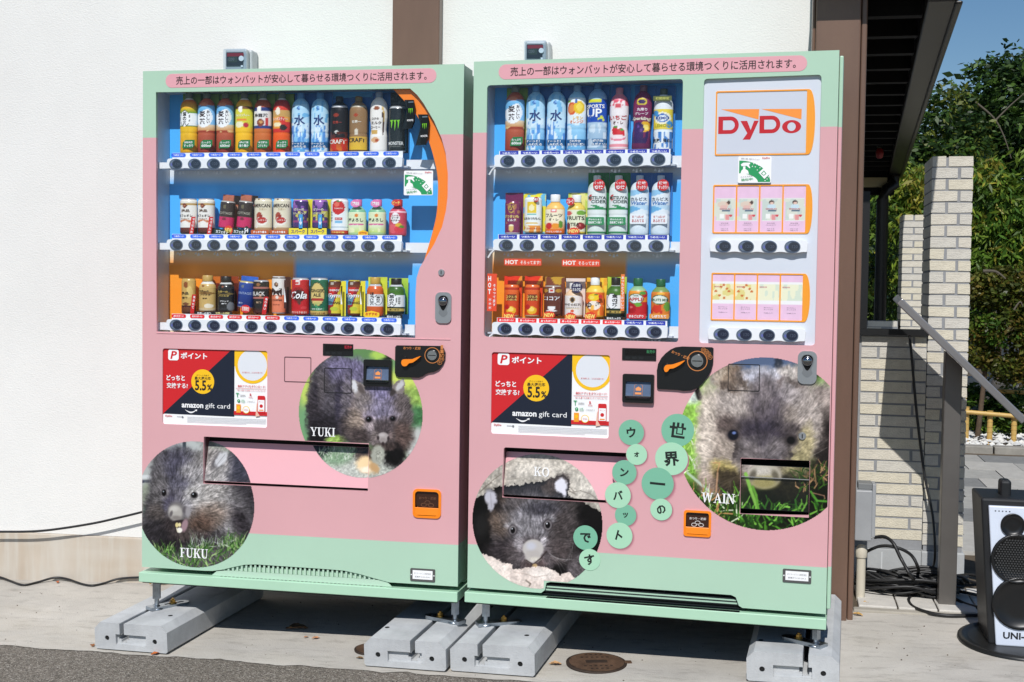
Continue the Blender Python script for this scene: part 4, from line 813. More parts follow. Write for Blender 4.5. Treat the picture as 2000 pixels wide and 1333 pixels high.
# display case
bx0, bx1, bz0, bz1 = box_of(hwin); BACK = .108
case(L, bx0-.004, bx1+.006, bz0-.006, bz1+.006, .0125, BACK+.001, M_GREYW)
rows = []
def mean_z(F, pts, y): return sum(F.y(a, b, y)[1] for a, b in pts)/len(pts)
RY = .014
railsL = []
for (pf, pl, zt_, zb_, tz) in (((343.6, 321), (760, 319), (309, 308), (331, 329), (302.5, 301)), ((344.7, 478.7), (757.5, 482), (468.5, 470), (491, 493), (462, 464)), ((344.3, 635.6), (756, 643), (625, 631.5), (648.5, 656), (618, 625))):
    xa, za = F.y(*pf, RY); xb, zb = F.y(*pl, RY); xs = list(np.linspace(xa, xb, 12))
    zt = (F.y(pf[0], zt_[0], RY)[1]+F.y(pl[0], zt_[1], RY)[1])/2; zl = (F.y(pf[0], zb_[0], RY)[1]+F.y(pl[0], zb_[1], RY)[1])/2
    ztag = (F.y(pf[0], tz[0], RY+.015)[1]+F.y(pl[0], tz[1], RY+.015)[1])/2
    i = len(railsL); kinds = ['cold']*12 if i < 2 else ['hot']*6+['cold']*6
    x0 = F.y(326, 320, RY)[0]; x1 = F.y(786, 320, RY)[0]
    rail(F, L, xs, (za+zb)/2, x0, x1, zt, zl, kinds, ztag, RY, True, True, BACK)
    b = MB(); b.box(bx0-.003, x0+.004, RY+.012, RY+.03, zl+.004, zt-.012, M_WHITE); b.build('rail_bracket', L)
    b = MB(); b.box(x1-.004, bx1-.002 if i < 2 else x1+.03, RY+.06, RY+.07, zl+.002, zt-.004, M_WHITE); b.build('rail_bracket', L)
    railsL.append((xs, zt, zl)); rows.append(zl)
back_panel(L, bx0-.004, bx1+.006, bz1+.006, rows, bz0-.006, BACK, F.y(571, 560, BACK)[0])
# orange crescent behind the glass
inner = [(768, 174.6), (792, 200), (816, 229), (837, 275), (850, 319.6), (855, 351), (855, 388), (852, 422), (843, 460), (829.6, 505)]
outr = [(826, 512), (836, 500), (851, 477), (867, 443), (875.5, 404), (879, 351), (876, 300), (867, 268), (852, 234), (831, 198), (812, 170)]
b = MB(); b.prism(ccw([F.y(a, c, .016) for a, c in smooth_loop(inner, 4)]+[F.y(a+2, c, .016) for a, c in smooth_loop(outr, 4)]), [], .016, .019, M_ORANGE2 if False else mat('orange_arc', (255, 134, 22), .4)); b.build('orange_arc', L)
b = MB(); b.flat(hwin, .008, M_GLASS); b.build('window_glass', L)
sticker(F, L, [(790, 334.5), (846.5, 333), (845, 381), (788, 382.5)])
# dispensing flap
sx0, sx1, sz0, sz1 = box_of(hslot)
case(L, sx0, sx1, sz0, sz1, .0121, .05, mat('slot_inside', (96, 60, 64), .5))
b = MB(); b.box(sx0, sx1, .05, .052, sz0, sz1, M_GAP); b.build('slot_back', L)
flapL = flap_plate(L, sx0+.001, sx1-.001, sz0+.009, sz1-.020, None, .042, .006, 'dispensing_flap', mat('flap_pink', (234, 176, 182), .22, coat=.3))
HL = dict(x0=sx0, x1=sx1, z0=sz0+.009, z1=sz1-.020, yb=.006, yt=.042, plate=flapL); HL0 = dict(x0=sx0, x1=sx1, z0=sz0, z1=sz1, plate=None)
# photos
zf = zd
def circ_of(F, l, r, t, bt):
    cx = (F.y(l, (t+bt)/2)[0]+F.y(r, (t+bt)/2)[0])/2; z1 = F.y((l+r)/2, t)[1]; z0 = F.y((l+r)/2, bt)[1]; return cx, (z0+z1)/2, ((z1-z0)/2)
def R_(F, l, r, t, bt):
    cx, cz, rr = circ_of(F, l, r, t, bt); wx = (F.y(r, (t+bt)/2)[0]-F.y(l, (t+bt)/2)[0])/2; return cx, cz, (rr+wx)/2
C1 = R_(F, 280, 496.8, 862.8, 1108.8)
C1 = (F.y(496.8, 985)[0]-circ_of(F, 280, 496.8, 862.8, 1108.8)[2], C1[1], circ_of(F, 280, 496.8, 862.8, 1108.8)[2])
hole_post = dict(x0=hcoin[0][0], x1=hcoin[0][0], z0=0, z1=0)
pf = photo_print(F, L, 'photo_print', C1, (270, 850, 4.9375), picture((1185, 1333), 4.2, PIC_FUKU, (365, 720), 3), [HL, HL0], (.0005, WL))
b = MB(); x, z = F.y(352, 1088); serif_letters('FUKU', x, z, F.y(352, 1070)[1]-z, b, M_WHITEINK, -.0012); b.build('lettering', pf)
C2 = R_(F, 585.2, 824, 680.7, 936)
py_ = photo_print(F, L, 'photo_print', C2, (580, 670, 4.846), picture((1260, 1333), 4.2, PIC_YUKI, (815, 880), 4), [HL, HL0], (0, WL))
b = MB(); x, z = F.y(606.5, 851.5); serif_letters('YUKI', x, z, F.y(606.5, 834.5)[1]-z, b, M_WHITEINK, -.0012); b.build('lettering', py_)
M_OUT = mat('cover_line', (92, 60, 66), .5); M_OUTD = mat('cover_line_dark', (22, 20, 22), .5)
outline_cover(F, L, [(555.6, 697), (608, 698), (607.8, 747.5), (555.3, 746)], M_OUT)
outline_cover(F, L, [(633.6, 718.7), (687.5, 720), (686.5, 769), (633, 767.5)], M_OUTD)
display(F, L, (631.2, 671.5, 690, 696), '販売中', mat('led_red', (190, 40, 60), .4))
mat('orange_icon', (224, 140, 70), .4)
bill_slot(F, L, (712.5, 702, 766.5, 755.5))
CP = [(776, 674.8), (861, 676), (867, 680.5), (871, 690), (870.5, 701), (866, 712), (858, 722), (848, 727), (838, 728.5), (832, 731), (826, 735.5), (819, 738), (779, 737), (774, 733), (772.5, 728), (773.3, 678)]
coin_panel(F, L, CP, [(784.5, 706), (788, 702.5), (804, 702), (810, 700), (821.5, 696), (814, 703), (806, 708.5), (799, 710), (794, 715), (788, 715.5), (784.5, 711.5)], (844.5, 694.5, .0175), (804.5, 680.5, .058, 0.0), [(863, 687, '1'), (863.3, 694.7, '5'), (863, 702, '10'), (859, 708.5, '千')])
key_lock(F, L, None, (851.2, 571, 881.8, 632))
round_lock(F, L, 862.3, 532.8)
name_plate(F, L, [(801.8, 1109), (850.3, 1113), (850, 1137.5), (801, 1133.5)])
# ventilation grille under the door's raised edge
M_VENT = mat('vent_pale', (186, 214, 192), .4)
b = MB(); za = F.y(600, 1128)[1]; gx0, gx1 = F.y(428, 1115)[0], F.y(748, 1137)[0]
b.box(gx0-.02, gx1+.02, .016, .018, .0336, .085, M_GAP)
gp = b.build('vent_grille', L)
b = MB(); zt_ = F.y(600, 1106, .004)[1]; zlo = F.y(600, 1124.5, .004)[1]; N = 36
for i in range(N+1):
    x = gx0+(gx1-gx0)*i/N; b.box(x-.0033, x+.0033, .0035, .0075, zlo+.0005, zt_+.004, M_VENT)
b.prism([(gx0-.03, .0345), (gx1+.03, .0345), (gx1+.01, zlo-.001), (gx1-.03, zlo), (gx0+.03, zlo), (gx0-.01, zlo-.004)], [], .0036, .0076, M_VENT); tag(b.build('vent_bars', gp), kind='stuff')
b = MB()
for i in range(40): x = gx0+(gx1-gx0)*(i+.5)/40; b.box(x-.0035, x+.0035, .002, .016, .0337, .0345, M_GAP)
tag(b.build('vent_holes', gp), kind='stuff')
b = MB(); b.box(.07, WL-.04, .013, .03, zd+.0005, zd+.004, M_GAP); b.build('door_gap_shade_strip', L)  # black strip standing in for the shade beneath the door edge
x, z = F.y(880, 664); x0 = F.y(811, 661)[0]
b = MB(); b.box(F.y(306, 655)[0], x, -.0022, 0, z-.0005, z+.0012, mat('ridge_pink', (230, 172, 178), .3)); b.build('door_ridge', L)
legs(F, L, [(.030, .05), (1.105, .05), (.04, .52), (1.09, .52)], [.95, 2.75])

# ---------------- right machine
R = empty('vending_machine', tuple(FR.o), FR.yaw)
tag(R, 'right pink and green vending machine with a white side panel of baby goods', 'vending machine', 'pink and green vending machines on concrete blocks')
F = FR; WR = 1.1392
zd = F.y(930, 1149)[1]; zA = F.y(1290, 253.5)[1]; zB = F.y(1400, 1095)[1]
hw = px_quad(F, [(951.5, 167), (1334, 154.5), (1324.5, 669), (944.8, 658)], .011)
hw2 = px_quad(F, [(1375, 154.5), (1604.8, 146), (1591.7, 675.5), (1364.8, 670.5)], .012)
hslot = px_quad(F, [(984, 874), (1230, 885.5), (1229, 986), (981, 972)], .008)
hsm = px_quad(F, [(1447, 895.5), (1581.6, 900.5), (1579.6, 1007.5), (1445.5, 1004.5)], .004)
v1 = [F.y(a, b) for a, b in [(1450, 1191), (1443, 1186), (1440, 1176), (1437, 1166), (1428, 1162), (1075, 1137.5), (1067, 1140), (1064, 1150), (1057, 1157)]]
ztopv = (v1[4][1]+v1[5][1])/2
vv = [(v1[0][0], zd), (v1[1][0], zd+.006), (v1[2][0], zd+.02), (v1[3][0], ztopv-.006), (v1[4][0], ztopv), (v1[5][0], ztopv), (v1[6][0], ztopv-.004), (v1[7][0], zd+.01), (v1[8][0], zd)]
outer = [(0, zd), (0, H_M), (WR, H_M), (WR, zd)] + vv
PQR = [(961, 688), (1192, 694), (1189.5, 856.5), (960, 847)]
hpost = poster(F, R, PQR)
hcoin = coin_return(F, R, (1336, 996, 1388.5, 1050), .009, True)
doorR, paintR = door_shell(F, R, WR, zd, outer, [hw, hw2, hslot, hsm, hpost, hcoin], zB, zA, 'right')
banner(F, R, *[F.y(974, 142)[0], F.y(1576.5, 123)[0], F.y(1275, 117.5)[1], F.y(1275, 147.5)[1]])
bx0, bx1, bz0, bz1 = box_of(hw)
case(R, bx0-.003, bx1+.003, bz0-.004, bz1+.004, .0125, BACK+.001, M_GREYW)
rowsR = []; railsR = []
for (pf, pl, zt_, zb_, tz) in (((991, 314.6), (1285, 312.6), (302, 299), (328, 326), (299, 296.5)), ((988.3, 480), (1281.4, 481), (468, 468), (492, 493.5), (463, 463.5)), ((985.8, 643.7), (1278, 648), (631, 634.5), (657, 661), (626.5, 630.5))):
    xa, za = F.y(*pf, RY); xb, zb = F.y(*pl, RY); xs = list(np.linspace(xa, xb, 8))
    zt = (F.y(pf[0], zt_[0], RY)[1]+F.y(pl[0], zt_[1], RY)[1])/2; zl = (F.y(pf[0], zb_[0], RY)[1]+F.y(pl[0], zb_[1], RY)[1])/2
    ztag = (F.y(pf[0], tz[0], RY+.015)[1]+F.y(pl[0], tz[1], RY+.015)[1])/2
    i = len(railsR); kinds = ['cold2']*8 if i < 2 else ['hot2']*6+['cold2']*2
    x0 = F.y(965, 320, RY)[0]; x1 = F.y(1310, 320, RY)[0]
    rail(F, R, xs, (za+zb)/2, x0, x1, zt, zl, kinds, ztag, RY, True, True, BACK)
    b = MB(); b.tube([(bx0+.002, RY+.02, zl-.02), (bx0+.012, RY+.02, zl-.004), (x0+.003, RY+.015, zl+.006)], .0035, M_WHITE, 8); b.build('rail_bracket', R)
    b = MB(); b.box(x1-.003, bx1+.001, RY+.06, RY+.07, zl+.002, zt-.004, M_WHITE); b.build('rail_bracket', R)
    railsR.append((xs, zt, zl)); rowsR.append(zl)
back_panel(R, bx0-.003, bx1+.003, bz1+.004, rowsR, bz0-.004, BACK, F.y(1224, 560, BACK)[0])
b = MB(); b.flat(hw, .008, M_GLASS); b.build('window_glass', R)
# printed HOT strips
hotm = mat('hot_red', (235, 74, 40), .4)
b = MB()
for (a, c) in ((1021, 512.5), (1134.5, 514)):
    x, z = F.y(a, c, .022); w = .124; b.prism(rrect(x-w/2, x+w/2, z-.011, z+.011, .003), [], .022, .023, hotm); b.text('HOT', x-.037, z, .042, .0215, mat('hot_pale', (252, 236, 226), .4), h=.014, bold=.04); b.text('そろってます!', x+.025, z-.001, .066, .0215, MATS['hot_pale'], h=.012, bold=.02)
b.build('hot_strip', R)
x, z = F.y(958.5, 570, .012); b = MB(); b.box(x-.012, x+.02, .012, .0128, z-.063, z+.058, hotm)
for k, ch in enumerate('HOT'): b.text(ch, x-.004, z+.042-.021*k, .010, .0115, M_WHITEINK, h=.016, bold=.04)
for k, ch in enumerate('そろってます'): b.text(ch, x+.012, z+.02-.0125*k, .0085, .0115, M_WHITEINK, bold=.02)
for k in range(3): b.text('＊', x-.002, z-.026-.013*k, .010, .0114, M_WHITEINK)
b.build('hot_strip', R)
x, z = F.y(1216, 572, .03); b = MB(); b.box(x-.006, x+.006, .03, .0308, z-.058, z+.058, mat('hot_side', (246, 130, 60), .4))
for k, ch in enumerate('あったかくておいしい'): b.text(ch, x, z+.047-.0105*k, .008, .0295, M_WHITEINK, bold=.02)
b.build('hot_strip', R)
# white goods panel
px0, px1, pz0, pz1 = box_of(hw2)
b = MB(); b.box(px0-.004, px1+.004, .012, .016, pz0-.004, pz1+.004, M_PANEL); panel = b.build('goods_panel', R)
def frame_card(tl, tr, br, bl, mid, ndiv, y=.0118):
    a, b_, c, d = [F.y(*p, y) for p in (tl, tr, br, bl)]; x0 = (a[0]+d[0])/2; x1 = (b_[0]+c[0])/2; z1 = (a[1]+b_[1])/2; z0 = (c[1]+d[1])/2; xm = F.y(mid, (tr[1]+br[1])/2, y)[0]
    t = .0042; w = (x1-x0-t*(ndiv+1))/ndiv
    holes = [rrect(x0+t+(w+t)*k, x0+t+(w+t)*k+w, z0+t, z1-t, .002, 2) for k in range(ndiv)]
    arc = [(x1+(xm-x1)*math.sin(s)**.8 if s not in (0, math.pi) else x1, z0+(z1-z0)*(1-math.cos(s))/2) for s in np.linspace(0, math.pi, 18)]
    m = MB(); m.prism(ccw([(x0, z1-.003), (x0, z0+.003), (x0+.003, z0)]+arc+[(x0+.003, z1)]), holes, y-.0022, y, M_ORANGE2); m.build('orange_frame', panel)
    return [(h[0][0], h) for h in holes], (x0, x1, z0, z1, t, w)
fr, (x0, x1, z0, z1, t, w) = frame_card((1399.6, 179), (1579.7, 174.4), (1576, 302), (1395.3, 305), 1592, 1)
logo = MB(); y = .0114
A, B_ = F.y(1403, 244, y)[0], F.y(1565, 244, y)[0]; zt = F.y(1480, 227, y)[1]; zb = F.y(1480, 261, y)[1]; zd2 = F.y(1470, 273, y)[1]
logo.box(x0+t+.002, x1-.003, .0113, .0117, z0+t+.002, z1-t-.002, mat('logo_card', (206, 211, 222), .3))
ty = .0109
ws = (B_-A)
for ch, cxs, cw, ch_h, zc in (('D', .125, .25, zt-zb, (zt+zb)/2), ('D', .625, .25, zt-zb, (zt+zb)/2)):
    X0 = A+ws*(cxs-cw/2); X1 = A+ws*(cxs+cw/2); h = zt-zb; r = h/2
    oc = [(X0, zb), (X0, zt), (X1-r*.95, zt)]+[(X1-r*.95+r*.95*math.sin(s), zc+r*math.cos(s)) for s in np.linspace(0, math.pi, 14)][1:-1]+[(X1-r*.95, zb)]
    ic = [(X0+h*.27, zb+h*.22), (X0+h*.27, zt-h*.22), (X1-r*.98, zt-h*.22)]+[(X1-r*.98+r*.52*math.sin(s), zc+r*.56*math.cos(s)) for s in np.linspace(0, math.pi, 14)][1:-1]+[(X1-r*.98, zb+h*.22)]
    logo.prism(ccw(oc), [ccw(ic)], ty, ty, M_DDRED, back=False)
h = zt-zb; xh = zt-h*.27
def LX(s): return A+ws*s
logo.flat(ccw([(LX(.27), xh), (LX(.35), xh), (LX(.395), zb+h*.2), (LX(.435), xh), (LX(.49), xh), (LX(.39), zd2), (LX(.30), zd2), (LX(.355), zb+h*.02)]), ty, M_DDRED)
oc = circle(LX(.885), zb+(xh-zb)/2-h*.01, ws*.113, 30, (xh-zb)/2+h*.01); ic = circle(LX(.885), zb+(xh-zb)/2-h*.01, ws*.05, 24, (xh-zb)*.34)
logo.prism(oc, [ic], ty, ty, M_DDRED, back=False)
for p in ([(1408.5, 214), (1483, 213.4), (1481.5, 234)], [(1487, 213.4), (1566, 213), (1565.3, 233.5)]): logo.flat(ccw([F.y(*q, y) for q in p]), ty, M_TRI)
logo.build('brand_sign', panel)
SQ = [(1442.4, 305.5), (1507, 305.5), (1506, 357.5), (1441, 357.8)]
sticker(FR, R, SQ)
cards1, FRAME_UP = frame_card((1393.2, 362), (1576.8, 360), (1575.5, 457.5), (1391.3, 456), 1586.8, 4)
cards2, FRAME_LOW = frame_card((1390, 533.8), (1571.4, 534.2), (1568.7, 630), (1387.8, 625.8), 1582, 4)
for pf, pl, zt_, zb_, xl, xr in (((1412.6, 482), (1547.7, 482.5), (469.5, 470), (494, 495.5), 1386, 1577.5), ((1408.8, 653.5), (1543.6, 656), (640.5, 642.5), (666, 669), 1382.4, 1573.5)):
    y = -.006; xa, za = F.y(*pf, y); xb, zb = F.y(*pl, y); xs = list(np.linspace(xa, xb, 4))
    zt = (F.y(pf[0], zt_[0], y)[1]+F.y(pl[0], zt_[1], y)[1])/2; zl = (F.y(pf[0], zb_[0], y)[1]+F.y(pl[0], zb_[1], y)[1])/2
    rail(F, R, xs, (za+zb)/2, F.y(xl, za and pf[1], y)[0], F.y(xr, pf[1], y)[0], zt, zl, None, 0, y, True, False)
# dispensing flap
sx0, sx1, sz0, sz1 = box_of(hslot)
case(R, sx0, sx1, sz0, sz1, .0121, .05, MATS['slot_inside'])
b = MB(); b.box(sx0, sx1, .05, .052, sz0, sz1, M_GAP); b.build('slot_back', R)
flapR = flap_plate(R, sx0+.001, sx1-.001, sz0+.009, sz1-.018, None, .040, .006, 'dispensing_flap', MATS['flap_pink'])
HR = dict(x0=sx0, x1=sx1, z0=sz0+.009, z1=sz1-.018, yb=.006, yt=.040, plate=flapR); HR0 = dict(x0=sx0, x1=sx1, z0=sz0, z1=sz1, plate=None)
tx0, tx1, tz0, tz1 = box_of(hsm)
case(R, tx0, tx1, tz0, tz1, .0121, .05, M_DARK)
flapS = flap_plate(R, tx0+.002, tx1-.002, tz0+.016, tz1-.022, None, .016, .006, 'goods_flap', M_DARK)
b = MB(); b.box(tx0+.002, tx1-.002, .004, .012, tz1-.060, tz1-.0585, mat('flap_edge', (150, 150, 150), .3)); b.build('flap_rib', flapS)
HS = dict(x0=tx0, x1=tx1, z0=tz0+.016, z1=tz1-.022, yb=.006, yt=.016, plate=flapS); HS0 = dict(x0=tx0, x1=tx1, z0=tz0, z1=tz1, plate=None)
bx = box_of(hcoin); HC = dict(x0=bx[0], x1=bx[1], z0=bx[2], z1=bx[3], plate=None)
C3 = circ_of(F, 921.6, 1176.8, 890.5, 1150)
C3 = (F.y(1176.8, 1020)[0]-C3[2], C3[1], C3[2])
# keep the lower vent clear of the print
HV = dict(x0=F.y(1062, 1150)[0], x1=F.y(1300, 1150)[0], z0=-1, z1=ztopv+.003, plate=None)
pk = photo_print(F, R, 'photo_print', C3, (910, 880, 4.76), picture((1333, 1333), 4.2, PIC_KO, (625, 930), 5), [HR, HR0, HV], (.0005, WR))
b = MB(); x, z = F.y(1042.5, 930, .02); serif_letters('KO', x, z, F.y(1042.5, 912, .02)[1]-z, b, M_WHITEINK, .0205); b.build('lettering', flapR)
C4 = circ_of(F, 1324, 1618, 698, 1034.5); C4 = (F.y(1324, 866)[0]+C4[2], C4[1], C4[2])
pw = photo_print(F, R, 'photo_print', C4, (1310, 680, 3.603), picture((1225, 1333), 3.2, PIC_WAIN, (655, 800), 6), [HS, HS0, HC], (0, WR-.003))
b = MB(); x, z = F.y(1371, 981); serif_letters('WAIN', x, z, F.y(1371, 962)[1]-z, b, M_WHITEINK, -.0012); b.build('lettering', pw)
b = MB(); b.box(WR+.0015, WR+.013, .016, .11, zd+.012, H_M-.014, paintR); b.build('hinge_side', R, bevel=.003)
# round character stickers
st = [('ウ', 1233, 845, 25, 1, .72, .12), ('ォ', 1243.6, 888, 20.5, 2, .5, .15), ('ン', 1219.6, 923, 24, 1, .72, 0), ('バ', 1207, 967.5, 25.3, 2, .78, .1), ('ッ', 1222, 1006.5, 21, 1, .5, .1), ('ト', 1210, 1046.5, 25.5, 2, .52, -.25), ('世', 1323.6, 840.6, 32, 1, 1.0, -.1), ('界', 1311.5, 896.5, 32, 2, .95, .1), ('一', 1284.5, 945, 31.5, 1, .95, -.05), ('の', 1291.5, 995.5, 21.3, 2, .85, .55), ('で', 1143.5, 1050.5, 24, 1, .9, -.05), ('す', 1152, 1093.5, 21, 2, .95, .25)]
off = {('ウ'): 0, ('ォ'): 2, ('ン'): 1, 'バ': 3, 'ッ': 1, 'ト': 2, '世': 0, '界': 1, '一': 2, 'の': 3, 'で': 0, 'す': 1}
for ch, a, c, rp, kd, fw, rot in st:
    x, z = F.y(a, c); r = abs(F.y(a, c-rp)[1]-z); k = off[ch]; inhole = (sx0 < x < sx1 and sz0 < z < sz1)
    y = -.0011-.0003*k
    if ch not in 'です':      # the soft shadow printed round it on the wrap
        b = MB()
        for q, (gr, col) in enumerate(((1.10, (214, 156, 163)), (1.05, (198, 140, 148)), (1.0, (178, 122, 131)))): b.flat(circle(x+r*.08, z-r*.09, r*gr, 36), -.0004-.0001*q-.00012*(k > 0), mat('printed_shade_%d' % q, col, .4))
        b.build('printed_shadow', R)
    b = MB(); circ = circle(x, z, r, 44)
    b.prism(circ, [], y, y+.0003, M_BADGE1 if kd == 1 else M_BADGE2); o = b.build('round_sticker', R)
    b = MB(); b.text(ch, x, z, r*fw, y-.0003, mat('sticker_ink', (24, 34, 28), .5), rot=rot, bold=.035); b.build('lettering', o)
display(F, R, (1215.5, 680, 1281.8, 705.5), '販売中', mat('led_green', (60, 140, 90), .4))
bill_slot(F, R, (1217.5, 730, 1277.8, 788))
CPR = [(1283.7, 757), (1283.6, 724), (1286, 711), (1292.5, 699), (1301, 690), (1311, 682.5), (1320, 678.5), (1333, 677), (1391, 678.6), (1394, 681), (1393.5, 708), (1390, 722), (1384, 734), (1373, 749), (1363, 758), (1350, 763), (1335, 763.8), (1324, 762), (1287, 760)]
coin_panel(F, R, CPR, [(1297, 720), (1301, 713.5), (1312, 712.5), (1322, 709.5), (1337.5, 704.5), (1328, 713), (1316, 719.5), (1308, 721), (1304, 726), (1299, 726.5)], (1362, 705.5, .021), (1329, 694, .058, -.38), [(1374, 684, '10'), (1379.5, 687.5, '50'), (1384, 692, '100'), (1387, 698, '500')])
key_lock(F, R, None, (1559, 685.8, 1594.6, 751))
round_lock(F, R, 1567, 852, .0125)
outline_cover(F, R, [(1422, 710.5), (1484.5, 712.5), (1483.5, 765.5), (1421.5, 763)], M_OUTD)
name_plate(F, R, [(1529, 1110.5), (1585, 1114.5), (1584.5, 1140.5), (1528.5, 1135.5)])
b = MB(); g0, g1 = F.y(1068, 1150)[0], F.y(1445, 1180)[0]
b.box(g0-.02, g1+.02, .034, .036, .0336, ztopv+.012, M_GAP)
for k in range(5): zz = .042+(ztopv-.04)*k/4.5; b.box(g0-.015, g1+.015, .010, .022, zz-.0014, zz+.0014, mat('black_slat', (30, 36, 38), .35))
for k in range(9): xx = g0+(g1-g0)*(k+.5)/9; b.box(xx-.002, xx+.002, .023, .028, .036, ztopv+.004, MATS['black_slat'])
b.box(g0, g1, -.010, .0095, .0337, .0346, M_DARK); tag(b.build('vent_grille', R), kind='stuff')
b = MB(); b.box(.02, WR-.01, .013, .03, zd+.0005, zd+.004, M_GAP); b.build('door_gap_shade_strip', R)  # shade under this door edge, put in as a black strip
legs(F, R, [(.050, .05), (1.110, .045), (.05, .52), (1.09, .52)], [.55, 2.6])
# ================================================================== sample drinks in the windows (each a thing of its own)
PROF = {
 'pet':  [(0, .86), (.015, .97), (.04, 1), (.30, .99), (.33, .965), (.36, 1), (.66, 1), (.74, .985), (.80, .92), (.845, .79), (.875, .60), (.895, .43), (.905, .38)],
 'milk': [(0, .86), (.015, .97), (.04, 1), (.26, .98), (.36, .88), (.46, .93), (.56, 1), (.72, .99), (.79, .92), (.84, .78), (.875, .58), (.895, .42), (.905, .38)],
 'spet': [(0, .88), (.02, .98), (.05, 1), (.60, 1), (.64, .97), (.70, .84), (.75, .62), (.79, .46), (.81, .44)],
 'bcan': [(0, .88), (.02, .97), (.05, 1), (.66, 1), (.71, .95), (.77, .78), (.82, .60), (.84, .58)],
 'can':  [(0, .84), (.02, .93), (.05, 1), (.92, 1), (.955, .94), (.975, .88), (.985, .9), (1, .9)],
 'slim': [(0, .84), (.015, .93), (.04, 1), (.93, 1), (.96, .94), (.98, .89), (1, .9)],
 'alu':  [(0, .86), (.02, .97), (.04, 1), (.62, 1), (.69, .97), (.73, .98), (.95, .98), (.985, .94), (1, .85)],
}
CAPS = {'pet': (.908, 1.0, .40), 'milk': (.908, 1.0, .40), 'spet': (.80, .98, .50), 'bcan': (.83, 1.0, .60)}
ANG = np.concatenate([np.linspace(-math.pi/2-1.62, -math.pi/2+1.62, 27), np.linspace(-math.pi/2+1.62, 1.5*math.pi-1.62, 7)[1:-1]])
def product(F, name, label, shape, cx, top, bot, w, art, texts=(), cap=None, card=None, extra=(), yc=.066, group=None, metal=False, lean=0.0, cat=None, seed=1):
    """cx, top, bot, w: where the photograph shows it (pixels) on the plane of its front"""
    yf = yc-.026
    xl, _ = F.y(cx-w/2, (top+bot)/2, yf); xr, _ = F.y(cx+w/2, (top+bot)/2, yf); x = (xl+xr)/2; Rr = (xr-xl)/2; _, zt = F.y(cx, top, yf); _, z0 = F.y(cx, bot, yf); h = zt-z0
    wp = F.M @ np.array([x, yc, z0]) + F.o
    root = empty(name, tuple(wp), F.yaw); tag(root, label, cat or name.replace('_', ' '), group)
    if lean: root.rotation_euler = (0, lean, F.yaw)
    sq = .78; mt = M_VCM if metal else M_VC
    body = None
    if shape == 'box':
        n, k = 22, 44; U, V = np.meshgrid(np.linspace(-1, 1, n), np.linspace(0, 1, k)); C = paint(art, U.ravel(), V.ravel(), seed)
        d = .012 if Rr < .1 else .01; b = MB(); b.add(np.stack([U.ravel()*Rr, np.full(U.size, -.026), V.ravel()*h], 1), [(j*n+i, j*n+i+1, (j+1)*n+i+1, (j+1)*n+i) for j in range(k-1) for i in range(n-1)], M_VC, C)
        b.box(-Rr+.0003, Rr-.0003, -.0256, -.0256+d+.02, .0003, h-.0003, M_WHITE)
        body = b.build('body', root); surf = None; yflat = -.0266
    elif shape == 'card':
        yflat = -.0266; surf = None
    else:
        pr = PROF[shape]; pz = np.array([p[0] for p in pr]); pw = np.array([p[1] for p in pr]); zmax = pz[-1]
        nv = 58; Zr = np.unique(np.concatenate([np.linspace(0, zmax, nv), pz])); Wr = np.interp(Zr, pz, pw)
        n = len(ANG); A, Zg = np.meshgrid(ANG, Zr); Wg = np.repeat(Wr[:, None], n, 1)
        X = Rr*Wg*np.cos(A); Y = Rr*sq*Wg*np.sin(A); C = paint(art, (X/Rr).ravel(), Zg.ravel(), seed)
        b = MB(); m_ = len(Zr)
        b.add(np.stack([X.ravel(), Y.ravel(), (Zg*h).ravel()], 1), [(j*n+i, j*n+(i+1) % n, (j+1)*n+(i+1) % n, (j+1)*n+i) for j in range(m_-1) for i in range(n)], mt, C, True)
        b.add(np.stack([X[-1], Y[-1], Zg[-1]*h], 1), [tuple(range(n))], M_STEEL if shape in ('can', 'slim') else mt, C[-n:])
        body = b.build('body', root)
        def surf(xx, zz):
            r = np.interp(zz/h, pz, pw)*Rr; return -sq*np.sqrt(np.maximum(r*r-xx*xx, (r*.25)**2))-.0009
        yflat = -Rr*sq-.002
        if shape in CAPS and cap is not None:
            c0, c1, cw = CAPS[shape]; c = MB(); r = Rr*cw
            c.lathe([(r*.98, c0*h), (r, (c0+.01)*h), (r, (c1-.015)*h), (r*.92, c1*h)], 0, 0, mat('cap_%d_%d_%d' % tuple(cap), cap, .38), 18, sq=.9); c.build('cap', root)
    if card is not None:   # a printed card standing behind (or forming) the sample: (u0, u1, top px, artwork, y)
        u0, u1, ct, cart, cy = card; n, k = 16, 40; _, czt = F.y(cx, ct, yc+cy); ch = czt-z0
        U, V = np.meshgrid(np.linspace(-1, 1, n), np.linspace(0, 1, k)); C = paint(cart, U.ravel(), V.ravel(), seed+3); xx = (U.ravel()+1)/2*(u1-u0)*Rr+u0*Rr
        b = MB(); b.add(np.stack([xx, np.full(U.size, cy), V.ravel()*ch], 1), [(j*n+i, j*n+i+1, (j+1)*n+i+1, (j+1)*n+i) for j in range(k-1) for i in range(n-1)], M_VC, C)
        b.box(u0*Rr, u1*Rr, cy+.0004, cy+.0016, 0, ch, M_WHITE); b.build('backing_card', root)
        if shape == 'card': h = ch; yflat = cy-.0012
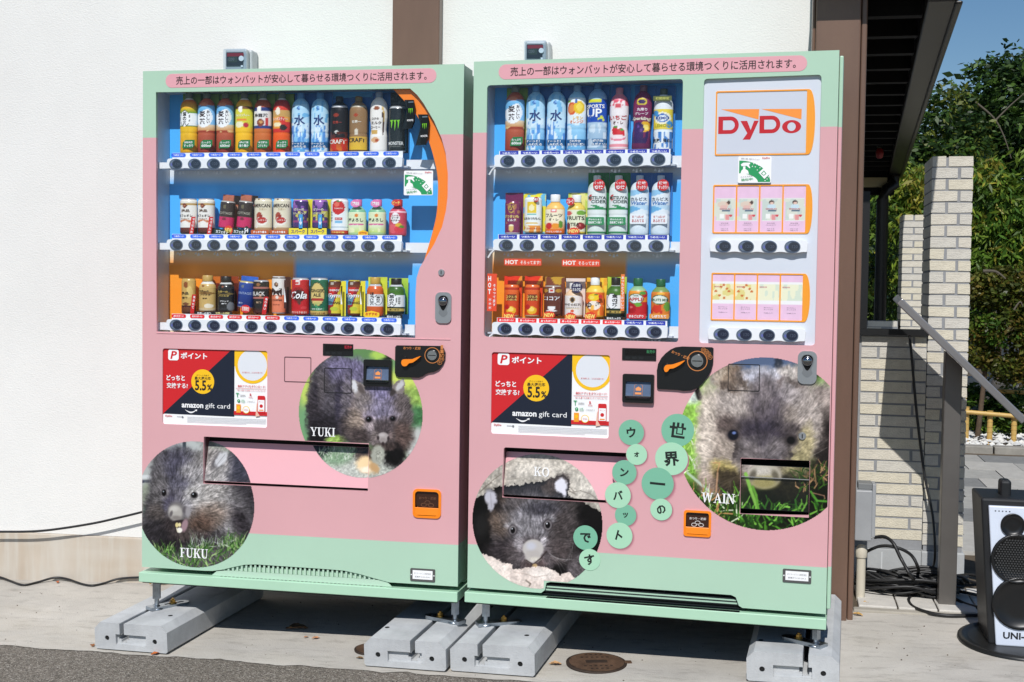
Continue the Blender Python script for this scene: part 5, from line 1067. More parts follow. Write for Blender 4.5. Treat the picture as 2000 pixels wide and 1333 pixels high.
    if texts:
        b = MB()
        for t in texts:
            s, u, v, wf, col = t[:5]; hf = t[5] if len(t) > 5 else None; vert = len(t) > 6 and t[6]
            m = mat('ink_%d_%d_%d' % tuple(col), col, .45)
            if vert:
                for q, ch in enumerate(s): b.text(ch, u*Rr, (v-q*vert)*h, wf*Rr*2, yflat, m, h=hf*h if hf else None, bold=.02, surf=surf)
            else: b.text(s, u*Rr, v*h, wf*Rr*2, yflat, m, h=hf*h if hf else None, bold=.022, surf=surf, shear=.25 if len(t) > 7 and t[7] else 0.0)
        b.build('lettering', body or root)
    for e in extra:      # small cards fixed on the front: (kind, u, v, ru, rv, colour, text, text colour[, second line])
        kind, u, v, ru, rv, col = e[:6]; b = MB(); m = mat('tagc_%d_%d_%d' % tuple(col), col, .4); X0, Z0, a, c = u*Rr, v*h, ru*Rr, rv*h; y = yflat-.002
        if kind == 'leaf': pl = [(X0-a, Z0-c), (X0+a*.6, Z0-c), (X0+a, Z0-c*.3), (X0+a, Z0+c), (X0-a*.5, Z0+c), (X0-a*.9, Z0+c*.4)]
        elif kind == 'burst': pl = [(X0+a*(1 if q % 2 else .84)*math.cos(q*math.pi/14), Z0+c*(1 if q % 2 else .84)*math.sin(q*math.pi/14)) for q in range(28)]
        elif kind == 'round': pl = circle(X0, Z0, a, 24, c)
        elif kind == 'slant': pl = [(X0-a, Z0-c), (X0+a*.3, Z0-c), (X0+a, Z0+c), (X0-a*.3, Z0+c)]
        elif kind == 'arch': pl = [(X0-a, Z0-c*.6), (X0-a*.8, Z0-c), (X0+a*.8, Z0-c), (X0+a, Z0-c*.6), (X0+a, Z0+c*.4), (X0, Z0+c), (X0-a, Z0+c*.4)]
        else: pl = rrect(X0-a, X0+a, Z0-c, Z0+c, min(a, c)*.2, 2)
        b.prism(ccw(pl), [], y, y+.0008, m)
        if len(e) > 7:
            tm = mat('ink_%d_%d_%d' % tuple(e[7]), e[7], .45)
            if len(e) > 8: b.text(e[6], X0, Z0+c*.38, a*1.45, y-.0004, tm, h=c*.5, bold=.02); b.text(e[8], X0, Z0-c*.38, a*1.5, y-.0004, tm, h=c*.62, bold=.02)
            elif kind == 'slant':
                for q, ch in enumerate(e[6]): b.text(ch, X0+a*.45-q*a*.17, Z0+c*.72-q*c*.36, a*.7, y-.0004, tm, h=c*.26, bold=.02)
            else: b.text(e[6], X0, Z0, a*1.5, y-.0004, tm, h=c*(.9 if kind in ('burst', 'arch') else 1.1), bold=.03)
        b.build('sales_card', root)
    return root
WH = (250, 250, 250); BK = (30, 28, 30); LG = (32, 120, 62)
YG = [('grad', 0, .7, (226, 222, 90), (170, 200, 70), ), ('grad', .7, 1, (170, 200, 70), (110, 150, 50)), ('mott', .2, 4, 0, 1)]
BL = [('grad', 0, 1, (60, 140, 215), (24, 96, 180)), ('mott', .15, 5, 0, 1)]
BRK = [('grad', 0, 1, (196, 120, 90), (176, 102, 80)), ('rect', .3, 1, .72, 1, (40, 26, 24)), ('mott', .3, 9, 0, 1)] + [('band', .5+.055*k, .508+.055*k, (226, 190, 160)) for k in range(9)]
def teaspec(c0, c1): return [('grad', 0, .88, c0, c1)]
P1 = dict(bot=299.2)
def row_tea(name, label, cx, art, texts, leaf, top=180, w=33.5, cap=(96, 104, 92), seed=1):
    return product(FW, name, label, 'pet', cx, top, 299.2, w, art, texts, cap, (-1.12, 1.22, 184, YG, .024), [('leaf', .35, .145, .72, .068, LG, leaf[0], WH, leaf[1])], seed=seed, cat='drink bottle')
MUGI = [('fill', (168, 66, 44)), ('grad', 0, .34, (150, 52, 40), (186, 92, 62)), ('blot', .55, 3, .34, .46, (236, 200, 140)), ('grad', .38, .47, (214, 160, 104), (236, 214, 180)), ('band', .47, .8, (138, 196, 236)), ('ell', -.05, .585, .92, .165, (248, 250, 252)), ('line', .70, .08, .6, .80, (120, 186, 232)), ('band', .79, .9, (190, 92, 62)), ('ell', -.1, .80, .5, .03, (216, 130, 96))]
row_tea('tea_bottle', 'leaf tea bottle with green leaves and white oval label, beside the barley teas', 363, [('grad', 0, .45, (226, 160, 20), (242, 196, 40)), ('band', .43, .50, (70, 120, 40)), ('band', .46, .66, (244, 246, 244)), ('grad', .66, .74, (100, 150, 40), (236, 196, 30)), ('grad', .74, .88, (236, 180, 40), (210, 96, 30)), ('ell', -.18, .565, .60, .135, (40, 44, 42)), ('ell', -.18, .565, .55, .122, (250, 251, 250)), ('mott', .12, 5, 0, .45)], [('葉の茶', -.18, .64, .22, BK, .065, .075)], ('渋味', 'すっきり'))
row_tea('tea_bottle', 'barley tea bottle with sky-blue label, left machine, next to the leaf tea', 397.5, MUGI, [('麦茶', -.18, .645, .36, (60, 24, 20), .10, .125), ('おいしい', .48, .68, .15, (60, 30, 26), .045, .055)], ('たっぷり', '600ml'), seed=2)
row_tea('tea_bottle', 'barley tea bottle with sky-blue label, left machine, next to the yellow jasmine tea', 434, MUGI, [('麦茶', -.18, .645, .36, (60, 24, 20), .10, .125), ('おいしい', .48, .68, .15, (60, 30, 26), .045, .055)], ('たっぷり', '600ml'), seed=3)
row_tea('tea_bottle', 'yellow jasmine tea bottle with brown band, between barley tea and oolong tea', 471.3, [('grad', 0, .42, (246, 176, 20), (250, 200, 40)), ('band', .42, .72, (222, 214, 60)), ('band', .72, .77, (120, 76, 30)), ('grad', .77, .88, (244, 190, 30), (226, 140, 24)), ('ell', -.15, .72, .26, .055, (250, 248, 240)), ('ell', -.3, .47, .5, .05, (246, 240, 200)), ('ell', .45, .46, .3, .04, (190, 40, 60)), ('rect', -.6, .5, .53, .56, (240, 140, 60))], [('ジャスミンティー', 0, .62, .8, (250, 250, 230), .05)], ('1種の茶葉', '香り豊か'), seed=4)
row_tea('tea_bottle', 'brown oolong tea bottle with white label edged in navy', 508, [('grad', 0, .42, (196, 96, 40), (214, 120, 58)), ('band', .40, .72, (238, 234, 230)), ('band', .40, .45, (44, 66, 130)), ('band', .69, .75, (44, 60, 120)), ('grad', .75, .88, (196, 90, 40), (150, 66, 30)), ('ell', -.15, .72, .26, .055, (250, 248, 240)), ('ell', 0, .50, .4, .06, (140, 66, 40)), ('ell', .05, .51, .2, .03, (214, 160, 100)), ('rect', .5, .8, .45, .58, (200, 60, 60))], [('烏龍茶', 0, .62, .78, (70, 60, 60), .06)], ('半発酵の', 'コクとキレ'), seed=5)
row_tea('tea_bottle', 'red rooibos tea bottle with orange lower half', 545, [('grad', 0, .36, (236, 70, 20), (240, 100, 30)), ('band', .34, .72, (214, 52, 44)), ('band', .60, .70, (206, 160, 90)), ('blot', .5, 3, .4, .6, (240, 160, 60)), ('grad', .72, .88, (222, 60, 40), (150, 30, 30)), ('ell', -.2, .69, .28, .06, (246, 236, 214)), ('ell', .4, .42, .4, .05, (44, 40, 36)), ('ell', -.3, .47, .45, .035, (250, 236, 190))], [('ルイボスティー', 0, .56, .85, (252, 236, 220), .055)], ('すっきり', '本格紅茶'), seed=6)
WAT = [('fill', (150, 204, 238)), ('grad', 0, .35, (90, 170, 226), (160, 212, 242)), ('grad', .35, .8, (206, 232, 246), (176, 220, 244)), ('blot', .56, 4, .02, .5, (226, 242, 250)), ('blot', .62, 6, .05, .45, (90, 150, 220)), ('blot', .66, 5, .5, .86, (120, 186, 230)), ('ell', .05, .74, .18, .035, (40, 90, 170)), ('ell', .08, .745, .09, .02, (130, 180, 230)), ('rect', -.75, -.4, .75, .765, (90, 100, 120)), ('band', .085, .185, (30, 96, 150))]
def water(F, label, cx, top, bot, w, ct, seed, grp): return product(F, 'water_bottle', label, 'pet', cx, top, bot, w, WAT, [('水', .1, .54, .62, (40, 60, 120), .17), ('すーっと!', -.12, .155, .74, WH, .038), ('しみわたる', 0, .107, .82, WH, .038)], (70, 130, 190), (-1.12, 1.12, ct, BL, .024), seed=seed, cat='water bottle', group=grp)
GRPW = 'pale blue water bottles on display'
water(FW, 'pale blue water bottle in the left machine, next to the red tea', 582, 180, 299, 34, 183, 7, GRPW)
water(FW, 'pale blue water bottle in the left machine, next to the black coffee', 620, 180, 299, 34, 182, 8, GRPW)
product(FW, 'coffee_bottle', 'black coffee bottle with black cap and orange flames at its base', 'pet', 657.8, 187, 298, 35, [('fill', (28, 22, 22)), ('grad', 0, .26, (236, 120, 30), (120, 30, 20)), ('blot', .5, 3, 0, .25, (200, 50, 30)), ('band', 0, .03, (30, 20, 20)), ('ell', -.1, .66, .3, .03, (150, 52, 30)), ('ell', -.05, .36, .2, .03, (220, 220, 214)), ('blot', .62, 5, .25, .36, (90, 40, 30)), ('band', .80, .84, (200, 200, 205))], [('世界一', 0, .53, .5, (176, 60, 40), .05), ('CRAFT', -.02, .19, .92, (240, 232, 220), .075)], (26, 22, 24), (-1.02, 1.1, 192, BL, .024), cat='coffee bottle', seed=9)
product(FW, 'coffee_bottle', 'beige milk coffee bottle with tan cap and yellow base', 'pet', 695.5, 187, 297.5, 35, [('fill', (150, 116, 78)), ('grad', .03, .28, (232, 190, 50), (214, 170, 70)), ('band', .0, .04, (120, 90, 60)), ('ell', -.05, .66, .22, .035, (170, 66, 36)), ('ell', 0, .36, .2, .055, (226, 218, 200)), ('band', .72, .73, (120, 88, 60)), ('band', .80, .84, (190, 180, 160))], [('世界一', 0, .54, .52, (246, 240, 226), .05), ('CRAFT', 0, .215, .95, (40, 32, 26), .075)], (120, 96, 44), (-1.02, 1.1, 190, BL, .024), cat='coffee bottle', seed=10)
product(FW, 'coffee_bottle', 'white milk coffee bottle with a brown ribbon down its side', 'milk', 735.5, 178, 297, 34, [('fill', (246, 242, 236)), ('ell', .55, .60, .24, .15, (226, 190, 110)), ('ell', .38, .62, .22, .17, (246, 242, 236)), ('ell', .62, .47, .12, .20, (70, 36, 26)), ('ell', .46, .50, .13, .20, (246, 242, 236)), ('ell', -.05, .72, .32, .035, (150, 84, 50)), ('ell', -.2, .20, .5, .045, (226, 176, 130)), ('ell', 0, .19, .2, .03, (176, 80, 46)), ('rect', -.7, .05, .30, .36, (206, 166, 90))], [('コクの', -.2, .55, .42, (70, 50, 44), .04), ('ミルク', -.1, .48, .60, (70, 50, 44), .05), ('コーヒー', -.2, .41, .56, (70, 50, 44), .04)], (130, 150, 180), (-1.02, 1.05, 182, BL, .024), cat='coffee bottle', seed=11)
def claw(root, x0, z0, s, y, m):
    b = MB()
    for k, (a, l) in enumerate(((-.32, .62), (0, .78), (.32, .66))):
        top = z0+.5*s; pts = [(x0+(a-.13)*s, top), (x0+(a+.15)*s, top+.03*s), (x0+(a+.08)*s, top-.1*s), (x0+(a+.07)*s, top-.4*l*s), (x0+(a+.03)*s, top-l*s*.85), (x0+(a-.02)*s, top-l*s*1.25), (x0+(a-.05)*s, top-l*s*.7), (x0+(a-.05)*s, top-.2*s), (x0+(a-.12)*s, top-.08*s)]
        b.prism(ccw(pts), [], y, y, m, back=False)
    return b.build('claw_mark', root)
M_CLAW = mat('claw_green', (126, 206, 40), .35)
mc = product(FW, 'energy_drink_can', 'tall black energy drink can with large green claw marks on the top shelf', 'slim', 771.8, 207, 296.5, 34, [('fill', (20, 22, 21)), ('band', .95, 1, (190, 192, 194)), ('band', 0, .03, (170, 172, 174)), ('blot', .62, 6, .05, .9, (32, 35, 34)), ('band', .10, .115, (60, 62, 60))], [('MONSTER', 0, .185, .86, (226, 228, 226), .075), ('ENERGY', 0, .118, .62, (120, 124, 120), .026)], None, (-1.08, 1.02, 181, [('fill', (16, 18, 17)), ('band', .82, .84, (60, 62, 62)), ('blot', .7, 7, .8, .95, (90, 92, 92))], .024), metal=True, cat='energy drink', seed=12)
claw(mc, 0, .085, .036, -.0285, M_CLAW)
for k, (px, py, w_, h_) in enumerate(((803, 224, 17, 54), (830, 254, 18, 57))):
    x, z = F_ = FW.y(px, py, .013); s = w_/560
    lab = ('small black card with green claw marks, upper of two on the orange arc', 'small black card with green claw marks, lower of two on the orange arc')[k]
    r = empty('promotional_card', (x, .013, z)); tag(r, lab, 'promotional card', 'black promotional cards on the orange arc'); r.rotation_euler = (0, 0, -.25)
    hh = h_/1140; ww = s*.62
    b = MB(); b.prism(ccw([(-ww*1.15, hh), (ww*.6, hh*.97), (ww*.95, hh*.5), (ww*.8, -hh*.55), (ww*.3, -hh), (-ww*1.5, -hh), (-ww*1.0, -hh*.35), (-ww*.6, hh*.3)]), [], -.008, -.002, mat('card_black', (16, 18, 17), .3)); b.box(-ww*.3, ww*.7, -.0086, -.0082, hh*.78, hh*.86, MATS['steel']); b.build('card', r)
    claw(r, ww*.15, hh*.18, s*.62, -.0086, M_CLAW); b = MB(); b.text('MONSTER', ww*.1, -hh*.42, ww*1.25, -.0086, M_WHITEINK, h=hh*.13, bold=.02); b.build('lettering', r)
# ---- second shelf, left machine
CAFE = [('fill', (238, 232, 220)), ('grad', .0, .18, (50, 20, 22), (110, 40, 34)), ('band', .18, .80, (242, 238, 230)), ('band', .82, .86, (190, 150, 80)), ('ell', -.15, .80, .28, .07, (120, 54, 34)), ('ell', -.15, .80, .12, .025, (190, 120, 80)), ('ell', -.1, .36, .7, .05, (206, 130, 90)), ('ell', -.1, .33, .4, .04, (246, 240, 232)), ('band', .97, 1, (190, 192, 196))]
RD = (206, 34, 36)
for k, (cx, lab) in enumerate(((362.3, 'white cafe au lait can with red corner card, first on its shelf'), (397, 'white cafe au lait can with red corner card, next to the brick cards'))):
    product(FW, 'coffee_can', lab, 'can', cx, 388, 457.5, 32.5, CAFE, [('絶品', -.08, .66, .5, (90, 60, 40), .085), ('カフェオレ', -.1, .52, .82, (50, 34, 30), .075), ('砂糖控えめ', -.1, .43, .5, (120, 90, 70), .03)], None, None, [('slant', .85, .24, .38, .245, RD, '甘さ控えめ', WH)], metal=True, cat='coffee can', seed=20+k, group='white cafe au lait cans')
TWO = [('fill', (60, 46, 42)), ('band', .42, .95, (58, 44, 42)), ('band', 0.02, .42, (206, 40, 100)), ('ell', -.05, .34, .3, .06, (130, 30, 60)), ('ell', -.1, .78, .22, .07, (110, 100, 76)), ('band', .95, 1, (190, 186, 180)), ('band', 0, .02, (150, 150, 150))]
for k, (cx, lab) in enumerate(((435.5, 'tilted black and pink coffee can on a red brick card, left of two'), (470.5, 'tilted black and pink coffee can on a red brick card, right of two'))):
    product(FW, 'coffee_can', lab, 'can', cx, 392, 446, 29, TWO, [('COTTAGE', 0, .55, .85, (170, 164, 150), .09)], None, (-1.22, 1.12, 381.5, BRK, .026), [('rect', -.1, -.14, 1.1, .10, (24, 50, 44), ('カフェオレ', 'カフェオレ')[k], WH)] + ([('burst', .75, -.06, .62, .19, (224, 60, 36), 'NEW', (250, 226, 120))] if k == 0 else [('round', .75, -.06, .36, .15, (40, 36, 36), '54', WH)]), metal=True, lean=.09, cat='coffee can', seed=22+k, group='black and pink cans on brick cards')
AME = [('fill', (232, 222, 196)), ('grad', 0, .2, (160, 110, 76), (190, 150, 110)), ('ell', -.2, .48, .34, .15, (170, 70, 50)), ('ell', .1, .38, .6, .13, (244, 238, 226)), ('ell', .1, .40, .52, .09, (190, 50, 46)), ('ell', .0, .52, .16, .05, (150, 40, 36)), ('ell', -.5, .25, .22, .07, (240, 232, 216)), ('ell', -.3, .97, .12, .02, (120, 80, 56)), ('ell', .3, .965, .12, .02, (120, 80, 56))]
for k, (cx, lab) in enumerate(((509, 'beige coffee can with a red and brown cup picture, left of two'), (546, 'beige coffee can with a red and brown cup picture, right of two'))):
    product(FW, 'coffee_can', lab, 'can', cx, 387.5, 459, 34.5, AME, [('AMERICAN', -.05, .80, .95, (60, 40, 34), .10), ('うまい', .2, .70, .4, (200, 180, 140), .06), ('すっきりと', .05, .40, .6, (246, 226, 220), .04)], None, None, [('rect', -.05, .075, 1.0, .055, (196, 90, 40), 'すっきり香る', WH)], metal=True, cat='coffee can', seed=24+k, group='beige coffee cans')
GRP = [('fill', (70, 40, 110)), ('grad', .6, 1, (110, 60, 150), (180, 120, 200)), ('blot', .5, 3, .65, .95, (60, 36, 100)), ('blot', .62, 4, .2, .6, (206, 196, 90)), ('band', .2, .28, (150, 60, 120)), ('mott', .2, 4, 0, 1)]
for k, (cx, lab) in enumerate(((582, 'purple grape soda can with blue arrow on yellow card, left of two'), (620, 'purple grape soda can with blue arrow on yellow card, right of two'))):
    product(FW, 'grape_drink_can', lab, 'can', cx, 390, 446, 30, GRP, [('ゼリーの', 0, .66, .66, (246, 244, 210), .09), ('スパークリング', 0, .52, .85, (246, 244, 210), .08)], None, (-1.24, 1.24, 389.5, [('fill', (226, 218, 60)), ('mott', .2, 3, 0, 1)], .022), [('rect', 0, -.12, 1.2, .12, (240, 220, 60), 'スパーク', (90, 50, 120)), ('rect', .35, .22, .24, .26, (66, 160, 220), '↓', WH)], metal=True, cat='soft drink can', seed=26+k, group='purple grape cans')
product(FW, 'tomato_juice_can', 'white tomato juice can with a big red tomato', 'can', 658.5, 388, 459.5, 34, [('fill', (240, 244, 246)), ('ell', .05, .76, .72, .20, (206, 30, 36)), ('ell', -.1, .84, .3, .06, (236, 110, 90)), ('ell', .15, .93, .3, .025, (60, 120, 50)), ('rect', -.35, .5, .42, .48, (200, 50, 50)), ('rect', -.35, .5, .33, .40, (130, 190, 226)), ('band', 0, .14, (206, 44, 40)), ('band', .2, .24, (190, 206, 216))], [('さっぱり', -.75, .62, .14, (60, 50, 50), .05, .075), ('TOMATO', .1, .73, .5, (250, 220, 210), .035), ('低糖', .1, .45, .3, WH, .04), ('熱中症対策', 0, .075, .75, (250, 220, 120), .05)], None, None, metal=True, cat='juice can', seed=28)
UME = [('fill', (176, 206, 150)), ('grad', .62, .8, (120, 180, 140), (150, 200, 160)), ('band', .08, .63, (226, 236, 196)), ('grad', .08, .3, (196, 222, 120), (230, 238, 210)), ('blot', .6, 3, .08, .3, (236, 240, 190)), ('ell', .1, .54, .22, .045, (230, 130, 50)), ('ell', -.55, .30, .3, .025, (220, 110, 160)), ('ell', 0, .30, .3, .025, (220, 110, 160)), ('ell', .55, .30, .3, .025, (220, 110, 160))]
for k, (cx, lab) in enumerate(((693.4, 'pale green plum drink bottle with a pink top card, left of two'), (732.5, 'pale green plum drink bottle with a pink top card, right of two'))):
    product(FW, 'plum_drink_bottle', lab, 'spet', cx, 388, 460, 34.5, UME, [('梅よろし', -.02, .42, .85, (40, 40, 44), .10)], (220, 120, 170), None, [('round', .05, .86, .55, .10, (232, 120, 180), '健康志向', WH)] + ([('arch', .95, .06, .55, .08, (250, 196, 40), 'おすすめ', (206, 60, 30))] if k == 0 else []), cat='plum drink', seed=29+k, group='pale green plum drink bottles')
product(FW, 'peach_nectar_bottle', 'pink peach nectar bottle with a red top card beside the plum drinks', 'spet', 773, 388, 460.5, 34.5, [('fill', (206, 74, 96)), ('grad', 0, .3, (196, 60, 84), (214, 90, 110)), ('ell', -.1, .47, .5, .15, (246, 244, 244)), ('ell', -.35, .18, .5, .12, (230, 96, 110)), ('ell', .3, .17, .5, .10, (214, 60, 74)), ('ell', .25, .29, .35, .05, (226, 180, 60)), ('ell', .6, .24, .25, .04, (90, 140, 50)), ('band', .62, .66, (236, 190, 200)), ('mott', .15, 4, 0, .8)], [('とろける', -.1, .54, .36, (150, 40, 60), .04), ('ピーチ', -.1, .48, .4, (60, 30, 34), .055), ('ネクター', -.1, .41, .5, (60, 30, 34), .055)], (200, 40, 40), None, [('round', .05, .88, .55, .09, (216, 50, 40), 'ピーチ', (250, 220, 120))], cat='peach drink', seed=31)
# ---- third shelf, left machine
product(FW, 'coffee_can', 'slim gold coffee can with red corner card and brown diamond', 'slim', 362.3, 544, 613.5, 27, [('fill', (206, 170, 96)), ('grad', 0, .2, (60, 24, 20), (120, 70, 40)), ('band', .18, .24, (70, 30, 26)), ('ell', -.1, .82, .34, .09, (140, 72, 30)), ('ell', .4, .62, .4, .16, (226, 196, 120)), ('ell', -.1, .28, .5, .04, (120, 70, 40)), ('mott', .1, 4, 0, 1)], [('絶品', -.25, .58, .56, (60, 40, 26), .085), ('微糖', -.25, .45, .44, (60, 40, 26), .065)], None, None, [('slant', 1.05, .28, .42, .27, RD, '挽きたて', WH)], metal=True, cat='coffee can', seed=40)
BAR = [('世界一の', -.15, .56, .62, (74, 52, 26), .055), ('バリスタ', .0, .46, .62, (80, 60, 30), .05), ('監修', 0, .36, .28, (80, 60, 30), .04)]
product(FW, 'coffee_bottle_can', 'gold bottle-shaped coffee can with gold cap', 'bcan', 399.4, 538, 608.5, 32.5, [('fill', (206, 172, 104)), ('grad', 0, .12, (230, 214, 180), (200, 164, 100)), ('ell', .1, .50, .9, .04, (140, 104, 50)), ('ell', 0, .51, .2, .05, (110, 76, 34)), ('ell', -.25, .70, .14, .03, (130, 70, 30)), ('band', .76, .84, (226, 224, 218)), ('ell', .4, .15, .5, .06, (236, 226, 204))], BAR, (196, 160, 90), (-1.12, 1.12, 540, [('fill', (110, 30, 24)), ('band', .8, 1, (206, 110, 40))], .026), [('rect', 0, -.055, 1.12, .05, (30, 24, 24), '世界一の微糖', WH)], metal=True, cat='coffee can', seed=41)
product(FW, 'coffee_bottle_can', 'black bottle-shaped coffee can with gold lettering and black cap', 'bcan', 435.4, 540, 608.5, 32.5, [('fill', (26, 25, 27)), ('grad', 0, .12, (60, 62, 66), (28, 27, 29)), ('ell', .1, .50, .9, .04, (120, 100, 52)), ('ell', .0, .51, .5, .022, (30, 28, 28)), ('ell', -.1, .70, .14, .03, (150, 90, 60)), ('band', .78, .84, (206, 206, 204)), ('ell', .75, .14, .3, .13, (120, 122, 126))], [('世界一の', -.1, .56, .62, (206, 180, 96), .055), ('バリスタ', 0, .44, .62, (206, 180, 96), .05), ('ブラック', .1, .29, .5, WH, .04), ('無糖', .1, .22, .3, WH, .035)], (34, 30, 30), (-1.12, 1.12, 540, [('fill', (90, 26, 22)), ('band', .8, 1, (150, 60, 30))], .026), [('rect', 0, -.055, 1.12, .05, (40, 32, 30), '世界一の深煎', (240, 226, 150))], metal=True, cat='coffee can', seed=42)
product(FW, 'coffee_can', 'tilted dark blue coffee can on a blue card with a red round tag', 'can', 473, 549, 602, 30, [('fill', (26, 54, 130)), ('grad', .1, .95, (20, 40, 110), (36, 74, 160)), ('band', .94, 1, (206, 190, 130)), ('band', 0, .05, (190, 190, 196)), ('ell', -.2, .80, .2, .06, (110, 120, 130))], [('VINTAGE', 0, .55, .85, (150, 166, 206), .09), ('微糖', -.35, .18, .3, (190, 200, 226), .07)], None, (-1.2, 1.0, 540, [('fill', (44, 96, 190)), ('band', .0, .2, (90, 26, 24)), ('mott', .25, 3, .2, 1)], .026), [('round', .45, -.02, .62, .15, (214, 40, 44), '期間限定', (250, 220, 210))], metal=True, lean=.08, cat='coffee can', seed=43)
product(FW, 'coffee_can', 'black coffee can with dull pink stripes and red corner card', 'can', 504.5, 547.5, 613.5, 31, [('fill', (32, 27, 27)), ('band', .74, .80, (176, 110, 100)), ('band', .44, .50, (176, 110, 100)), ('grad', 0, .18, (90, 34, 30), (40, 28, 28)), ('ell', -.1, .87, .24, .05, (150, 100, 60)), ('ell', .2, .54, .16, .05, (190, 130, 90)), ('band', .96, 1, (196, 196, 200))], [('BLACK', -.1, .60, .8, (226, 222, 216), .12), ('無糖', 0, .34, .34, (190, 160, 130), .06)], None, None, [('slant', .85, .25, .4, .26, RD, '香り高い', WH)], metal=True, cat='coffee can', seed=44)
product(FW, 'coffee_can', 'tall white and salmon coffee can with a large dark letter', 'slim', 539, 540, 613, 26.5, [('fill', (236, 232, 226)), ('band', 0.02, .50, (232, 130, 94)), ('ell', -.1, .78, .30, .065, (90, 56, 40)), ('ell', -.05, .79, .14, .03, (190, 150, 120)), ('ell', .05, .44, .2, .05, (236, 226, 216)), ('band', .94, .97, (60, 40, 34)), ('mott', .05, 6, 0, 1)], [('M', -.1, .57, .78, (56, 34, 30), .22), ('COFFEE', 0, .36, .7, (90, 44, 34), .045), ('まろやか', -.1, .24, .55, (120, 54, 40), .035)], None, (.9, 1.75, 541, [('fill', (70, 34, 30)), ('mott', .2, 3, 0, 1)], .0), [('rect', 1.32, .52, .18, .38, (70, 34, 30), '', WH)], metal=True, cat='coffee can', seed=45)
product(FW, 'cola_can', 'red cola can with white script lettering', 'can', 581.7, 543, 616, 34, [('fill', (196, 24, 36)), ('band', .95, 1, (196, 196, 200)), ('band', 0, .13, (206, 50, 44)), ('ell', 0, .54, .75, .21, (150, 16, 26)), ('ell', .1, .52, .62, .16, (70, 26, 26)), ('ell', .15, .36, .2, .09, (90, 50, 44)), ('rect', -.35, .15, .82, .93, (240, 236, 232)), ('rect', -.3, .1, .84, .88, (206, 60, 60)), ('ell', .6, .2, .3, .04, (214, 60, 66))], [('Cola', 0, .54, .95, WH, .20, 0, 1), ('ガツンとうまさ!', 0, .075, .85, (250, 230, 220), .055)], None, None, metal=True, cat='cola can', seed=46)
product(FW, 'ginger_ale_can', 'green ginger ale can with a gold oval label', 'can', 618.5, 543, 617.5, 35, [('fill', (24, 104, 74)), ('band', .95, 1, (200, 202, 204)), ('band', 0, .14, (206, 176, 96)), ('ell', 0, .56, .80, .33, (30, 70, 50)), ('ell', 0, .56, .73, .30, (222, 196, 120)), ('rect', -.65, .65, .40, .46, (176, 50, 44)), ('ell', 0, .32, .4, .04, (190, 190, 110)), ('blot', .66, 5, .14, .3, (70, 150, 100))], [('GINGER', 0, .66, .72, (40, 36, 30), .085), ('ALE', 0, .55, .42, (40, 36, 30), .085), ('爽快な刺激', 0, .18, .6, (220, 236, 220), .04), ('大人のすっきり味', 0, .07, .85, (120, 50, 30), .05)], None, None, metal=True, cat='ginger ale', seed=47)
GYM = [('fill', (226, 206, 60)), ('grad', .80, .97, (120, 50, 30), (70, 26, 22)), ('line', .28, .55, .0, .80, (150, 26, 44)), ('line', .58, .5, .3, .80, (206, 40, 40)), ('line', .40, .55, .30, .58, (96, 140, 170)), ('band', 0, .08, (90, 44, 30)), ('ell', .1, .20, .6, .06, (190, 200, 60)), ('rect', -.4, .1, .87, .93, (190, 180, 170))]
for k, (cx, lab) in enumerate(((649, 'yellow and red energy drink can with slanted lettering, left of two'), (687, 'yellow and red energy drink can with slanted lettering, right of two'))):
    product(FW, 'energy_drink_can', lab, 'slim', cx, 547.5, 618, 25, GYM, [('ENERGY', .15, .72, .75, WH, .05), ('Gym', -.05, .56, .95, WH, .15, 0, 1), ('STRONG', .0, .37, .98, (40, 34, 30), .075, 0, 1)], None, (1.0, 1.72, 549, [('fill', (236, 222, 60)), ('mott', .1, 3, 0, 1)], .0), [('rect', 1.38, .52, .16, .34, (236, 214, 50), '', WH), ('rect', 1.38, .62, .10, .22, (206, 60, 50))], metal=True, cat='energy drink', seed=48+k, group='yellow and red energy drink cans')
HOJ = [('fill', (216, 96, 40)), ('grad', 0, .5, (200, 80, 30), (226, 110, 50)), ('band', .26, .56, (236, 238, 240)), ('ell', .55, .42, .42, .14, (60, 50, 46)), ('ell', .55, .42, .37, .12, (250, 250, 250)), ('band', .78, .84, (196, 196, 200)), ('rect', -.95, -.6, .3, .56, (226, 216, 206))]
product(FW, 'tea_bottle', 'orange hojicha bottle-shaped can with white band and gold cap on a yellow card', 'bcan', 728.3, 542, 618.5, 32.5, HOJ, [('ほうじ茶', -.15, .58, .26, (50, 40, 40), .075, .085), ('葉の茶', .55, .49, .2, (50, 46, 44), .05, .06)], (200, 160, 70), (-1.15, 1.15, 541.5, [('grad', 0, 1, (236, 226, 60), (206, 220, 70)), ('mott', .1, 3, 0, 1)], .026), [('arch', -.15, .06, .95, .085, (252, 206, 40), 'おすすめ', (206, 60, 30))], metal=True, cat='tea bottle', seed=50)
HAN = [('fill', (30, 60, 30)), ('grad', .5, .84, (80, 130, 40), (40, 84, 34)), ('grad', 0, .3, (22, 34, 24), (30, 46, 28)), ('band', .22, .54, (238, 240, 238)), ('ell', -.3, .40, .58, .20, (36, 38, 36)), ('ell', -.3, .40, .52, .18, (250, 250, 250)), ('band', .10, .17, (206, 176, 90)), ('band', .78, .84, (200, 202, 204))]
